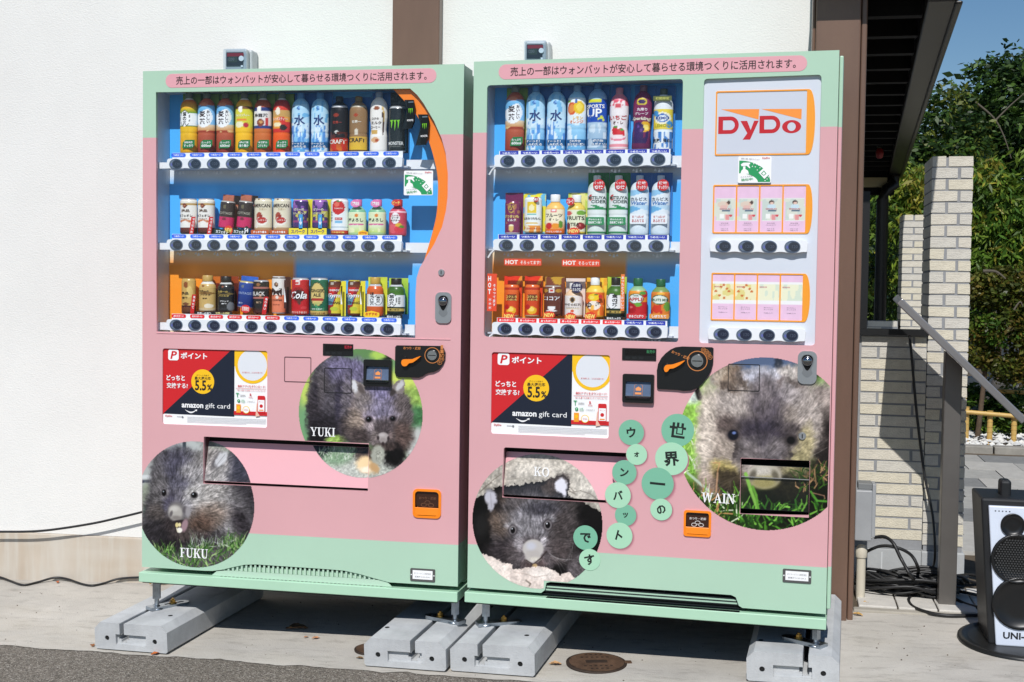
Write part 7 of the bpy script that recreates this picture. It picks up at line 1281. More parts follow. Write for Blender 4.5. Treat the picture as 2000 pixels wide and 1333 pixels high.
def streaks(m, dark, light):
    t = m.node_tree; p = t.nodes['Principled BSDF']; src = [n for n in t.nodes if n.type == 'TEX_COORD'][0].outputs['Object']; last = p.inputs['Base Color'].links[0].from_socket
    for c, st, lo, hi, f, sd in ((dark, (11, 1, .7), .42, .75, .40, 0), (light, (26, 1, 2.2), .5, .72, .6, 5), (light, (7, 1, 1.6), .45, .75, .6, 9), (light, (.8, 1, 7.0), .5, .75, .5, 3)):
        mp = t.nodes.new('ShaderNodeMapping'); mp.inputs['Scale'].default_value = st; mp.inputs['Location'].default_value = (sd, sd, sd); t.links.new(src, mp.inputs[0])
        n = t.nodes.new('ShaderNodeTexNoise'); n.inputs['Scale'].default_value = 1.0; n.inputs['Detail'].default_value = 5; t.links.new(mp.outputs[0], n.inputs['Vector'])
        mr = t.nodes.new('ShaderNodeMapRange'); mr.inputs[1].default_value = lo; mr.inputs[2].default_value = hi; mr.inputs[4].default_value = f; t.links.new(n.outputs['Fac'], mr.inputs[0])
        mx = t.nodes.new('ShaderNodeMix'); mx.data_type = 'RGBA'; mx.inputs[7].default_value = L4(c); t.links.new(mr.outputs[0], mx.inputs[0]); t.links.new(last, mx.inputs[6]); last = mx.outputs[2]
    t.links.new(last, p.inputs['Base Color'])
streaks(M_PLINTH, (172, 146, 118), (206, 204, 196))
house = empty('house', tuple(FH.o), FH.yaw); tag(house, 'white stuccoed house with brown posts, beige plinth and a dark eave', 'house')
zpl = FH.y(140, 1044)[1]; TOP = 3.3
xr = FH.y(1600, 60)[0]
b = MB(); b.box(-4.5, xr, 0, .2, zpl, TOP, M_STUC); b.build('wall', house)
b = MB(); b.box(-4.5, xr, -.008, .2, -.5, zpl-.001, M_PLINTH); b.build('plinth', house, bevel=.006)
xa, xb = FH.y(766, 60, -.06)[0], FH.y(858, 60, -.06)[0]
b = MB(); b.box(xa, xb, -.06, -.001, zpl, TOP, M_BROWN); b.build('timber_post', house, bevel=.004)
def to_house(p): q = FH.M.T @ (np.array(p)-FH.o); return tuple(q)
# corner post, given in the world and moved into the house's frame
PY = .592; xa, xb = FW.y(1588, 300, PY)[0], FW.y(1688.5, 300, PY)[0]
def hbox(b, x0, x1, y0, y1, z0, z1, m):
    v = [to_house(p) for p in [(x0, y0, z0), (x1, y0, z0), (x1, y1, z0), (x0, y1, z0), (x0, y0, z1), (x1, y0, z1), (x1, y1, z1), (x0, y1, z1)]]
    b.add(v, [(0, 3, 2, 1), (4, 5, 6, 7), (0, 1, 5, 4), (1, 2, 6, 5), (2, 3, 7, 6), (3, 0, 4, 7)], m)
b = MB(); hbox(b, xa, xb-.022, PY, PY+.24, gz(xa, PY)-.02, TOP, M_BROWN); hbox(b, xb-.020, xb, PY+.012, PY+.24, gz(xa, PY)-.02, TOP, M_BROWN); hbox(b, xa-.012, xa-.0005, PY+.02, PY+.24, gz(xa, PY)-.02, TOP, M_BROWN); b.build('corner_post', house, bevel=.006, seg=3)
b = MB(); hbox(b, xb-.10, xb-.012, PY+.26, 7.2, ZB-.05, TOP-.9, M_STUC); b.build('side_wall', house)
# eave running back along the side of the house
q0 = np.array([FW.y(1873, 2, .46)[0], .46, FW.y(1873, 2, .46)[1]]); d = ray(1760, 345); t = (q0[2]-CAM[2])/d[2]; q1 = CAM+t*d
g0 = np.array([FW.y(1812, 2, .46)[0], .46, q0[2]]); d1 = ray(1742, 345); g1 = q1+np.array([-(q0[0]-g0[0]), 0, 0])
def hpts(b, pts, faces, m): b.add([to_house(p) for p in pts], faces, m)
BOXF = [(0, 3, 2, 1), (4, 5, 6, 7), (0, 1, 5, 4), (1, 2, 6, 5), (2, 3, 7, 6), (3, 0, 4, 7)]
M_GUT = mat('gutter_brown', (26, 23, 21), .4, var=.15, scale=4)
b = MB(); U = np.array([0, 0, .10]); hpts(b, [g0, q0, q1, g1, g0+U, q0+U, q1+U, g1+U], BOXF, M_GUT)
hpts(b, [q0+(-.012, -.01, -.012), q0+(.012, -.01, -.012), q1+(.012, 0, -.012), q1+(-.012, 0, -.012), q0+(-.012, -.01, .0), q0+(.012, -.01, .0), q1+(.012, 0, .0), q1+(-.012, 0, .0)], BOXF, M_GUT)
b.build('gutter', house, bevel=.006)
LX0, LX1 = xb+.002, 2.36
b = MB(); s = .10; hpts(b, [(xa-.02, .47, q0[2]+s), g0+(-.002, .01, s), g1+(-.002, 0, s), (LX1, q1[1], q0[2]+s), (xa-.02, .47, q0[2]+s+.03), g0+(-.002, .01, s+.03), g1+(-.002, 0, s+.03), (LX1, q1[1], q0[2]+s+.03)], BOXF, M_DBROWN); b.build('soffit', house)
nR = 17
for i in range(nR):
    f = (i+.4)/nR; f = f; y = .62+(q1[1]-.75)*f; gx = g0[0]+(g1[0]-g0[0])*(y-g0[1])/(g1[1]-g0[1])
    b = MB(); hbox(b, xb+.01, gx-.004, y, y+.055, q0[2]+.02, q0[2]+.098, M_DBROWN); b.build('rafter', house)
b = MB(); hpts(b, [g0+(-.02, -.02, .131), q0+(.03, -.02, .131), q1+(.03, .1, .131), (LX1, q1[1]+.1, .131+q0[2]), g0+(-.02, -.02, .30), q0+(.03, -.02, .16), q1+(.03, .1, .16), (LX1, q1[1]+.1, .34+q0[2])], BOXF, mat('roof_tile_dark', (62, 60, 60), .6)); b.build('roof_edge', house)
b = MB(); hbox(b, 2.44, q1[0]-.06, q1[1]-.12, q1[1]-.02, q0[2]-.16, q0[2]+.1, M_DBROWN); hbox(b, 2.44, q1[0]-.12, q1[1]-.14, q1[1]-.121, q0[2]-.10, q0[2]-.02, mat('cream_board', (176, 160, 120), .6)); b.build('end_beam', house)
pxA = FW.y(1724, 400, q1[1]-.2)[0]
b = MB(); zt = q0[2]-.01; b.tube([to_house(p) for p in [(q1[0]-.06, q1[1]-.15, zt+.02), (q1[0]-.07, q1[1]-.17, zt-.07), (pxA+.03, q1[1]-.2, zt-.11), (pxA, q1[1]-.2, zt-.2), (pxA, q1[1]-.2, ZB)]], .05, M_GUT, 12); b.build('downpipe', house)
lx, lz = FW.y(1718, 300, 5.2)
lan = empty('lantern', (lx, 5.2, lz)); tag(lan, 'small red lantern hanging deep under the dark eave', 'lantern')
b = MB(); b.lathe([(.012, -.035), (.022, -.028), (.027, 0), (.022, .028), (.012, .035)], 0, 0, mat('lantern_red', (120, 16, 14), .5), 16); b.build('shade', lan)
b = MB(); b.cyl((0, 0, .04), (0, 0, .24), .006, .006, M_DARK, 6); b.cyl((0, 0, .04), (0, 0, .05), .02, .02, M_DARK, 12); b.build('hook', lan)

# ================================================================== electricity meters
def meter(q, label):
    (x0, z1) = FH.y(q[0], q[1], -.10); (x1, z0) = FH.y(q[2], q[3], -.10); z0 -= .05
    cx = (x0+x1)/2; w = x1-x0; wp = FH.M @ np.array([cx, 0, z0])+FH.o; r = empty('electricity_meter', tuple(wp), FH.yaw); tag(r, label, 'electricity meter', 'grey electricity meters above the machines'); h = z1-z0
    g = mat('meter_grey', (186, 190, 193), .35, var=.05)
    b = MB(); b.box(-w/2, w/2, -.07, -.002, 0, h, g); b.box(-w/2+.004, w/2-.01, -.10, -.0701, h*.18, h-.002, g); b.build('case', r, bevel=.008, seg=3)
    b = MB(); b.box(-w/2+.011, w/2-.024, -.1035, -.1, h*.44, h-.016, mat('meter_face', (48, 52, 54), .25)); f = b.build('dial', r)
    b = MB(); b.box(-w/2+.014, w/2-.022, -.1042, -.1036, h-.032, h-.019, mat('meter_red', (150, 34, 44), .4)); b.cyl((w*.2, -.106, h*.67), (w*.2, -.1036, h*.67), w*.10, w*.10, M_WHITEINK, 18)
    b.box(-w/2+.02, w*.04, -.1042, -.1036, h*.55, h*.74, mat('meter_lcd', (66, 74, 62), .15)); b.box(w*.18, w*.26, -.1042, -.1036, h*.40, h*.46, M_WHITEINK); b.text('1200', -w*.2, h*.65, w*.25, -.1046, M_PGREY, h=h*.09)
    b.build('dial_plate', f)
    b = MB(); b.flat(rrect(-w/2+.002, w/2-.008, h*.20, h-.004, .006), -.112, M_CLEAR); b.build('clear_cover', r)
meter((437.5, 95, 487, 131), 'small grey electricity meter on the white wall above the left machine')
meter((1023.5, 79, 1072, 116), 'small grey electricity meter on the white wall above the right machine')

# ================================================================== concrete foot blocks
M_BLOCK = mat('precast_concrete', (190, 192, 193), .8, spec=.25, var=.2, scale=9, bump=.2, bscale=220, detail=9)
def foot_block(px0, px1, py, yaw, label, flip, slot_u=.38):
    a = pg(px0, py[0], .0); c = pg(px1, py[1], .0)
    W_ = .276; L_ = .69; H_ = .092; x0, y0 = a[0], a[1]
    ax = math.atan(GC); ay = math.atan(GB)
    r = empty('concrete_block', (x0, y0, gz(x0, y0)+.004)); r.rotation_euler = (ax, -ay, yaw); tag(r, label, 'concrete block', 'precast concrete foot blocks under the machines')
    sx = W_*slot_u if not flip else W_*(1-slot_u); g = .0085; ch = .022
    def prof(rec):
        o = [(0.0, 0.006), (0.006, 0), (W_-.006, 0), (W_, .006), (W_, H_-ch), (W_-ch, H_), (sx+g, H_)]
        if rec:
            r0, r1 = W_*.29, W_*.71
            o += [(sx+g, H_*.58), (r1, H_*.58), (r1, H_*.20), (r0, H_*.20), (r0, H_*.58), (sx-g, H_*.58)]
        else:
            o += [(sx+g, H_*.52), (sx+g*2.3, H_*.52), (sx+g*2.3, H_*.36), (sx+g*1.2, H_*.36), (sx+g*1.2, H_*.24), (sx-g*1.2, H_*.24), (sx-g*1.2, H_*.36), (sx-g*2.3, H_*.36), (sx-g*2.3, H_*.52), (sx-g, H_*.52)]
        return ccw(o+[(sx-g, H_), (ch, H_), (0, H_-ch)])
    hs = [circle(W_*.17, H_*.42, .0085, 18), circle(W_*.83, H_*.40, .0085, 18)]
    b = MB(); b.prism(prof(True), hs, 0, .012, M_BLOCK); b.prism(prof(False), [], .0121, L_, M_BLOCK); b.build('block_body', r, bevel=.003)
    for k, h_ in enumerate(hs):
        b = MB(); xx = W_*(.17 if k == 0 else .83); zz = H_*(.42 if k == 0 else .40); b.cyl((xx, .0035, zz), (xx, .0118, zz), .0084, .0084, M_GAP, 16); b.build('anchor_hole', r)
    for k, (u, vv) in enumerate(((.80, .17), (.13, .17))):
        b = MB(); b.cyl((W_*u, L_*vv, H_+.0004), (W_*u, L_*vv, H_+.0008), .008, .008, M_GAP, 14)
        if k == (1 if flip else 0): b.build('bolt_hole', r)
    return r
foot_block(186.5, 341, (1268.5, 1281), -.075, 'grey concrete block with a slot under the left corner of the left machine', False)
foot_block(712, 878, (1302.5, 1312.5), -.060, 'grey concrete block under the right corner of the left machine, touching another block', True, .40)
foot_block(880, 1050, (1312.5, 1321.5), -.062, 'grey concrete block under the left corner of the right machine, touching another block', False, .36)
foot_block(1458, 1655, (1332, 1343), -.047, 'grey concrete block under the right corner of the right machine', True, .36)

# ================================================================== cables and small ground things
M_CABLE = mat('black_cable', (34, 34, 35), .45, var=.15, scale=30)
pts = [FH.y(a, c, -.05) for a, c in [(-160, 1036), (-60, 1039), (0, 1039), (60, 1038.5), (110, 1034), (180, 1023), (230, 1012), (279, 1000), (330, 985)]]
b = MB(); b.tube([tuple(FH.M @ np.array([x, -.05, z])+FH.o) for x, z in smooth_loop(pts, 8)], .0048, M_CABLE, 8); tag(b.build('wall_cable'), 'black cable sagging along the white wall left of the machines, the higher of two', 'cable')
def on_floor(a, c):
    x, z = FH.y(a, c, -.02); q = FH.M @ np.array([x, -.02, z])+FH.o
    if z < gz(q[0], q[1])+.006: q = pg(a, c, .005)
    return tuple(q)
pts = [on_floor(a, c) for a, c in [(-120, 1122), (-40, 1120), (0, 1128), (20, 1135), (45, 1143), (72, 1138), (105, 1129), (130, 1131), (160, 1141), (180, 1144), (202, 1140), (232, 1131), (275, 1128), (330, 1128)]]
b = MB(); b.tube(smooth_loop(pts, 6), .0045, M_CABLE, 8); tag(b.build('floor_cable'), 'wavy black cable along the foot of the plinth left of the machines', 'cable')
def manhole(c, r, label, notch=True):
    z = gz(c[0], c[1])+.001; e = empty('manhole_cover', (c[0], c[1], z)); e.rotation_euler = (math.atan(GC), 0, .3); tag(e, label, 'manhole cover', 'small iron manhole covers')
    m = mat('rusty_iron', (104, 80, 62), .7, metal=.3, var=.4, scale=30, bump=.4, bscale=120); m2 = mat('dark_iron', (60, 47, 38), .75, metal=.2, var=.3, scale=30)
    b = MB(); b.lathe([(r, 0), (r, .004), (r*.93, .005)], 0, 0, m2, 40); rim = b.build('rim', e)
    b = MB(); b.lathe([(r*.90, .0052), (r*.90, .0065)], 0, 0, m, 40); b.build('lid', e)
    b = MB()
    for i in range(5):
        for k in range(4+2*(2-abs(i-2))): b.box((k-(3+2*(2-abs(i-2)))/2)*r*.17-.004, (k-(3+2*(2-abs(i-2)))/2)*r*.17+.004, (i-2)*r*.26+r*.16*(1 if i > 2 else -1 if i < 2 else 9)-.003, (i-2)*r*.26+r*.16*(1 if i > 2 else -1 if i < 2 else 9)+.003, .0066, .0082, m2) if i != 2 else None
    b.box(-r*.35, r*.35, -r*.12, r*.12, .0066, .0085, m2); b.build('lid_pattern', e)
    if notch: b = MB(); b.box(r*.92, r*1.16, -.012, .012, .0005, .005, m); b.build('lifting_lug', e)
manhole(pg(1165, 1297), .098, 'round rusty manhole cover in the concrete in front of the right machine')
manhole(pg(727, 1270), .060, 'small rusty manhole cover half hidden beside the middle concrete blocks', False)
LEAVES = [((181, 1263), .016, (150, 92, 44), 'curled brown leaf at the left corner of the leftmost concrete block'), ((304, 1280), .022, (196, 106, 44), 'orange crumpled leaf in front of the leftmost concrete block'), ((598, 1247), .013, (190, 130, 86), 'small tan leaf on the sunny concrete below the left machine, left of two'), ((617, 1249), .018, (196, 136, 90), 'small tan leaf on the sunny concrete below the left machine, right of two'), ((1084, 1300), .026, (206, 160, 110), 'tan leaf on the concrete between the middle blocks and the manhole cover'), ((112, 1139), .016, (180, 96, 50), 'small orange leaf under the wavy cable at the plinth'), ((312, 1143), .05, (214, 166, 70), 'yellow leaf on the ground behind the left front leg'), ((703, 1288), .016, (120, 90, 50), 'brown curled leaf at the left corner of the middle blocks'), ((580, 1232), .05, (84, 62, 40), 'dark brown leaf in the shade under the left machine'), ((1675, 1203), .024, (200, 158, 84), 'yellow leaf at the foot of the brown corner post'), ((1690, 1181), .024, (206, 160, 90), 'curled tan leaf on the white stones by the pipe'), ((1716, 1135), .03, (176, 122, 70), 'brown leaf among the coiled cables')]
for (a, c), s, col, lab in LEAVES:
    p = pg(a, c); n = 9; b = MB(); an = random.uniform(0, 6.3); v = []; k = random.Random(a)
    for i in range(n):
        t = i/(n-1); wv = s*.42*math.sin(math.pi*min(1, t*1.02+.02))**.8*k.uniform(.7, 1.2); cx = s*(t-.5)*2*.8; hh = s*.25*math.sin(t*3)+s*.06
        for u in (-1, 0, 1): v.append((cx, u*wv, hh*(.3+.7*abs(u))+.002+s*.12*k.random()))
    b.add([(x*math.cos(an)-y*math.sin(an), x*math.sin(an)+y*math.cos(an), z) for x, y, z in v], [(i*3+j, (i+1)*3+j, (i+1)*3+j+1, i*3+j+1) for i in range(n-1) for j in range(2)], mat('leaf_%d_%d_%d' % col, col, .7, var=.3, scale=120))
    tag(b.build('fallen_leaf', None, loc=(p[0], p[1], p[2] if p[1] > .7 else gz(p[0], p[1]))), lab, 'fallen leaf', 'fallen leaves on the ground')
b = MB(); kk = random.Random(4)
for i in range(420):
    x = kk.uniform(-1.4, 3.4); y = kk.uniform(-.5, .6); s = kk.choice((.0012, .0015, .002, .002, .0035)); z = gz(x, y)-(.006 if y < edge(x) else 0); ang = [kk.uniform(.7, 1.3) for _ in range(6)]
    b.add([(x+s*ang[0], y, z), (x, y+s*ang[1], z), (x-s*ang[2], y, z), (x, y-s*ang[3], z), (x, y, z+s*ang[4])], [(0, 1, 4), (1, 2, 4), (2, 3, 4), (3, 0, 4)], mat('grit', (86, 76, 62), .9))
tag(b.build('grit'), kind='stuff', label='scattered grit on the concrete')
# ================================================================== brick pillar, low wall, frame
def bricks(root, cols_fun, z0, z1, pitch, bh, y0, depth, seed):
    k = random.Random(seed); meshes = {}
    mats_ = [mat('brick_cream', (212, 205, 190), .8, spec=.2, var=.10, scale=25, bump=.35, bscale=160), mat('brick_buff', (214, 206, 186), .8, spec=.2, var=.10, scale=25, bump=.35, bscale=160), mat('brick_grey', (206, 201, 190), .8, spec=.2, var=.10, scale=25, bump=.35, bscale=160)]
    n = int((z1-z0)/pitch)
    for r in range(n):
        z = z1-pitch*(r+1)+(pitch-bh)
        for x0, x1 in cols_fun(r):
            key = (round(x1-x0, 3), k.randrange(3))
            if key not in meshes:
                b = MB(); w = x1-x0; rr = random.Random(str(key)); j = lambda: rr.uniform(-.0012, .0012)
                v = [(0+j(), 0, j()), (w+j(), 0, j()), (w, depth, 0), (0, depth, 0), (0+j(), 0, bh+j()), (w+j(), 0, bh+j()), (w, depth, bh), (0, depth, bh)]
                b.add(v, BOXF, mats_[key[1]]); meshes[key] = b.mesh('brick')
            o = bpy.data.objects.new('brick', meshes[key]); o.parent = root; o.location = (x0, y0+k.uniform(-.001, .001), z); LINK.append(o)
M_MORT = mat('mortar', (148, 149, 151), .9, spec=.1, var=.1, scale=30); M_BASE = mat('grey_base_stone', (176, 178, 178), .8, var=.1, scale=8, bump=.1)
YP = 1.19
def PX(a, Y=YP): return FW.y(a, 700, Y)[0]
def PZ(c, a=1850, Y=YP): return FW.y(a, c, Y)[1]
bx0, bx1 = FW.y(1811, 700, YP)[0], FW.y(1890.5, 700, YP)[0]
zt, zb = PZ(306), PZ(1078)
pil = empty('brick_pillar', ((bx0+bx1)/2, YP, ZB)); tag(pil, 'nearer cream brick pillar at the right end of the low brick wall', 'brick pillar', 'cream brick pillars')
ox, oy, oz = (bx0+bx1)/2, YP, ZB; w = bx1-bx0; pit = .0447
b = MB(); b.box(-w/2+.003, w/2-.003, .003, .297, zb-oz, zt-oz-.004, M_MORT); b.build('mortar_core', pil)
b = MB(); b.box(-w/2-.004, w/2+.006, -.02, .31, .0, zb-oz-.001, M_BASE); b.build('base', pil, bevel=.004)
bricks(pil, lambda r: [(-w/2, -w/2+w*.34), (-w/2+w*.41, w/2)] if r % 2 == 0 else [(-w/2, -w/2+w*.63), (-w/2+w*.70, w/2)], zb-oz, zt-oz, pit, .0378, 0, .30, 3)
lx0, lx1 = PX(1679), PX(1811)-.002; lz1 = PZ(655, 1750)
lw = empty('low_brick_wall', ((lx0+lx1)/2, YP, ZB)); tag(lw, 'low cream brick wall between the brown corner post and the brick pillar', 'brick wall'); w2 = lx1-lx0; ox = (lx0+lx1)/2
b = MB(); b.box(-w2/2-.01, w2/2, .003, .2, zb-ZB, lz1-ZB, M_MORT); b.build('mortar_core', lw)
b = MB(); b.box(-w2/2-.01, w2/2-.003, -.02, .21, 0, zb-ZB-.001, M_BASE); b.box(-w2/2+.10, -w2/2+.104, -.0205, -.02, 0.01, zb-ZB-.01, mat('base_joint', (206, 208, 208), .8)); b.build('base', lw, bevel=.004)
def lc(r):
    out = []; x = -w2/2+.006 if r % 2 == 0 else -w2/2+.006-.10
    if r % 2: out.append((-w2/2+.006, -w2/2+.064)); x = -w2/2+.075
    while x < w2/2-.01: out.append((x, min(x+.192, w2/2-.002))); x += .203
    return [o for o in out if o[1]-o[0] > .02]
bricks(lw, lc, zb-ZB, lz1-ZB-.006, pit, .0378, 0, .15, 5)
Y2 = 5.2; bx0, bx1 = FW.y(1768, 560, Y2)[0], FW.y(1796, 560, Y2)[0]; zt2 = FW.y(1780, 420, Y2)[1]
p2 = empty('brick_pillar', ((bx0+bx1)/2, Y2, ZB)); tag(p2, 'far cream brick pillar behind the frame, left of the nearer pillar', 'brick pillar', 'cream brick pillars'); w = bx1-bx0+.05; pit2 = .0452
b = MB(); b.box(-w/2+.003, w/2-.003, .003, .297, 0, zt2-ZB-.004, M_MORT); b.build('mortar_core', p2)
bricks(p2, lambda r: [(-w/2, -.006), (.006, w/2)] if r % 2 == 0 else [(-w/2, w/2)], .3, zt2-ZB, pit2, .038, 0, .30, 9)
w3 = empty('low_brick_wall', (bx0-.45, Y2+.02, ZB)); tag(w3, 'far low brick wall joined to the farther brick pillar', 'brick wall')
zt3 = FW.y(1740, 628, Y2)[1]-ZB
b = MB(); b.box(-.6, .44-.03, .003, .2, 0, zt3, M_MORT); b.build('mortar_core', w3)
bricks(w3, lambda r: [(-.6+.203*k+(.1 if r % 2 else 0), -.6+.203*k+.192+(.1 if r % 2 else 0)) for k in range(5) if -.6+.203*k+.192+(.1 if r % 2 else 0) < .43], zt3-.4, zt3, pit2, .038, 0, .15, 10)
fr = empty('black_frame', (PX(1688), YP-.03, lz1)); tag(fr, 'black metal frame standing on the low brick wall', 'metal frame'); x0 = 0; m = mat('black_frame_metal', (18, 18, 19), .45)
b = MB(); b.box(-.03, PX(1812)-PX(1688), 0, .06, .001, .024, m); b.build('bottom_rail', fr)
b = MB(); b.box(-.022, .006, .002, .058, .0245, PZ(375, 1690)-lz1, m); b.build('upright', fr)
# junction box and pipe
yj = .90; x0, z1 = FW.y(1671.5, 958, yj-.06); x1, z0 = FW.y(1702, 1058, yj-.06)
jb = empty('junction_box', ((x0+x1)/2, yj, z0)); tag(jb, 'grey metal junction box on the foot of the brick wall beside the brown post', 'junction box'); w = x1-x0; h = z1-z0; g = mat('box_grey', (158, 160, 162), .45, var=.08, scale=10)
b = MB(); b.box(-w/2, w/2, -.06, .06, 0, h, g); b.build('case', jb, bevel=.004)
b = MB(); b.box(w/2+.001, w/2+.014, -.03, .06, .01, h+.02, g); b.box(-w/2+.01, w/2, -.03, .06, h+.0005, h+.022, mat('box_hood', (120, 122, 122), .5)); b.build('flange', jb, bevel=.002)
pz = pg(1683, 1172); x0, zz = FW.y(1683, 1060, .89)
cp = empty('conduit_pipe', (x0, .89, ZB)); tag(cp, 'cream plastic conduit pipe rising from the stones into the junction box', 'pipe'); m = mat('cream_pipe', (206, 198, 180), .45, var=.05)
b = MB(); b.cyl((0, 0, -.02), (0, 0, zz-ZB-.02), .0165, .0165, m, 18); b.build('pipe', cp)
b = MB(); b.lathe([(.020, zz-ZB-.055), (.021, zz-ZB-.05), (.021, zz-ZB-.028), (.014, zz-ZB-.01)], 0, 0, m, 18); b.build('pipe_collar', cp)
# white kerb tiles at the foot of the wall
kt = empty('stone_edging', (2.6, .75, ZB)); tag(kt, 'strip of white stone tiles along the foot of the brick wall', 'stone edging')
for i, (a, c) in enumerate(((2.44, 2.575), (2.58, 2.715), (2.72, 2.855), (2.86, 2.995))):
    b = MB(); b.box(a-2.6, c-2.6, .002, .13, -.03, .012, mat('white_stone', (206, 202, 194), .8, var=.12, scale=12, bump=.15)); b.build('tile', kt, bevel=.004)
    b = MB(); b.box(a-2.6, c-2.6, .134, .40, -.03, .010, MATS['white_stone']); b.build('tile', kt, bevel=.004)
b = MB(); b.box(-.18, .62, -.045, -.002, -.05, .006, mat('kerb_concrete', (168, 162, 150), .85, var=.15, scale=8)); b.build('kerb', kt, bevel=.005)
# ================================================================== sloping information board
c0 = np.array([*FW.y(1868, 697, .87)]); cx, cz = c0
aL, aR = FW.y(1752, 584, .87), FW.y(1987, 810, .87)
vd = ray(1868, 697); vd = vd/np.linalg.norm(vd)
e1 = np.array([aR[0]-aL[0], 0, aR[1]-aL[1]]); ln = np.linalg.norm(e1); e1 /= ln; e3 = np.cross(e1, vd); e3 /= np.linalg.norm(e3); e2 = np.cross(e3, e1)
if e3[2] < 0: e3 = -e3
mid = np.array([(aL[0]+aR[0])/2, .87, (aL[1]+aR[1])/2])
ib = empty('information_stand', (FW.y(1852, 900, .87)[0], .87, ZB)); tag(ib, 'sloping grey metal board seen edge on, carried by a square post', 'information stand')
o0 = np.array(ib.location); M_STAND = mat('stand_grey', (112, 108, 104), .4, metal=.5, var=.1, scale=6); M_STANDL = mat('stand_edge', (150, 148, 148), .35, metal=.6, var=.08, scale=6)
def obox(b, c, ex, ey, ez, m): 
    v = [c+sx*ex+sy*ey+sz*ez for sz in (-1, 1) for sx, sy in ((-1, -1), (1, -1), (1, 1), (-1, 1))]; b.add(v, BOXF, m)
b = MB(); obox(b, mid-o0, e1*ln/2, e2*.19, e3*.0135, M_STANDL); b.build('board', ib, bevel=.004)
xa, xb = FW.y(1834, 1100, .86)[0]-o0[0], FW.y(1868, 1100, .86)[0]-o0[0]; s = (mid[2]-ZB)
def zline(x): return mid[2]-ZB-.018 + (x+o0[0]-mid[0])*e1[2]/e1[0]
b = MB(); v = []
for z_fun in (lambda x: .0, lambda x: zline(x)-.004): v += [(xa, -.03, z_fun(xa)), (xb, -.03, z_fun(xb)), (xb, .03, z_fun(xb)), (xa, .03, z_fun(xa))]
b.add(v, BOXF, M_STAND); b.build('post', ib, bevel=.003)
# ================================================================== portable loudspeaker
ys = .36; sp_x0, sp_z1 = FW.y(1931, 988, ys); sx1, sz0 = FW.y(1945, 1261, ys); wS = .235
spk = empty('loudspeaker', (sp_x0+wS/2, ys, sz0)); tag(spk, 'portable loudspeaker with white front and black case at the right edge', 'loudspeaker'); hS = sp_z1-sz0
tp = (sx1-sp_x0)
def trap(y0, y1, g, m, b, top=0.0, bot=0.0): 
    v = [(-wS/2+tp-g, y0, -bot), (wS/2-tp+g, y0, -bot), (wS/2-tp+g, y1, -bot), (-wS/2+tp-g, y1, -bot), (-wS/2-g, y0, hS+top), (wS/2+g, y0, hS+top), (wS/2+g, y1, hS+top), (-wS/2-g, y1, hS+top)]; b.add(v, BOXF, m)
M_SPKB = mat('case_black', (30, 31, 33), .45, var=.1, scale=20); M_SPKW = mat('front_white', (214, 222, 236), .4, var=.02)
b = MB(); trap(.016, .25, .022, M_SPKB, b, .022, .002); b.build('case', spk, bevel=.008, seg=3)
f = MB(); trap(0, .0155, 0, M_SPKW, f); fp = f.build('front_panel', spk, bevel=.004)
def cone(cx, cz, r, name):
    b = MB(); n = 32
    ringp = [(r*1.06, 0), (r*1.06, .005), (r*.97, .007), (r*.93, .003), (r*.5, .0015), (r*.2, .002)]
    v = []
    for q, yy in ringp:
        for k in range(n): v.append((cx+q*math.cos(2*math.pi*k/n), -yy-.0005, cz+q*math.sin(2*math.pi*k/n)))
    fa = [(i*n+k, (i+1)*n+k, (i+1)*n+(k+1) % n, i*n+(k+1) % n) for i in range(len(ringp)-1) for k in range(n)]; fa.append(tuple(range((len(ringp)-1)*n, len(ringp)*n))[::-1])
    b.add(v, fa, mat('cone_black', (20, 20, 21), .35), None, True); o = b.build(name, fp)
    return o
s = 1/ (F_PX/ (ys-CAM[1])*1.0)
def SP(a, c): x, z = FW.y(a, c, ys); return x-spk.location[0], z-sz0
kx, kz = SP(1978, 1026); cone(kx, kz, .036, 'tweeter')
kx, kz = SP(1987, 1092); cone(kx, kz, .078, 'woofer')
gm = MB()
for i in range(-8, 9):
    for j in range(-8, 9):
        x = (i+.5*(j % 2))*.0088; z = j*.0076
        if x*x+z*z < .071**2: gm.prism(circle(kx+x, kz+z, .0030, 6), [], -.0072, -.0062, mat('mesh_grey', (62, 62, 62), .4))
tag(gm.build('grille_mesh', fp), kind='stuff')
kx, kz = SP(1992, 1179); cone(kx, kz, .082, 'woofer')
tx, tz = SP(1959, 1241); b = MB(); b.text('UNI-PEX', tx, tz, .125, -.001, mat('speaker_ink', (30, 32, 36), .4), h=.0225, just='l', bold=.03, shear=.0)
tx, tz = SP(1943, 999)
for k in range(5): b.box(tx+k*.011, tx+k*.011+.004, -.0012, -.0002, tz, tz+.003, MATS['speaker_ink'])
b.build('lettering', fp)
hx, hz = SP(1974, 985); b = MB(); b.box(hx-.018, hx+.018, .10, .16, hS+.0, hS+.072, M_SPKB); b.build('handle', spk, bevel=.01, seg=3)
bp = empty('round_base_plate', (sp_x0+.14, ys+.08, gz(2.9, ys))); bp.rotation_euler = (math.atan(GC), 0, 0); tag(bp, 'flat round black plate on the concrete under the loudspeaker', 'base plate')
b = MB(); b.lathe([(.215, .001), (.215, .012), (.20, .017), (.192, .012), (.18, .011)], 0, 0, mat('rubber_black', (26, 27, 27), .4), 48); b.build('plate', bp)
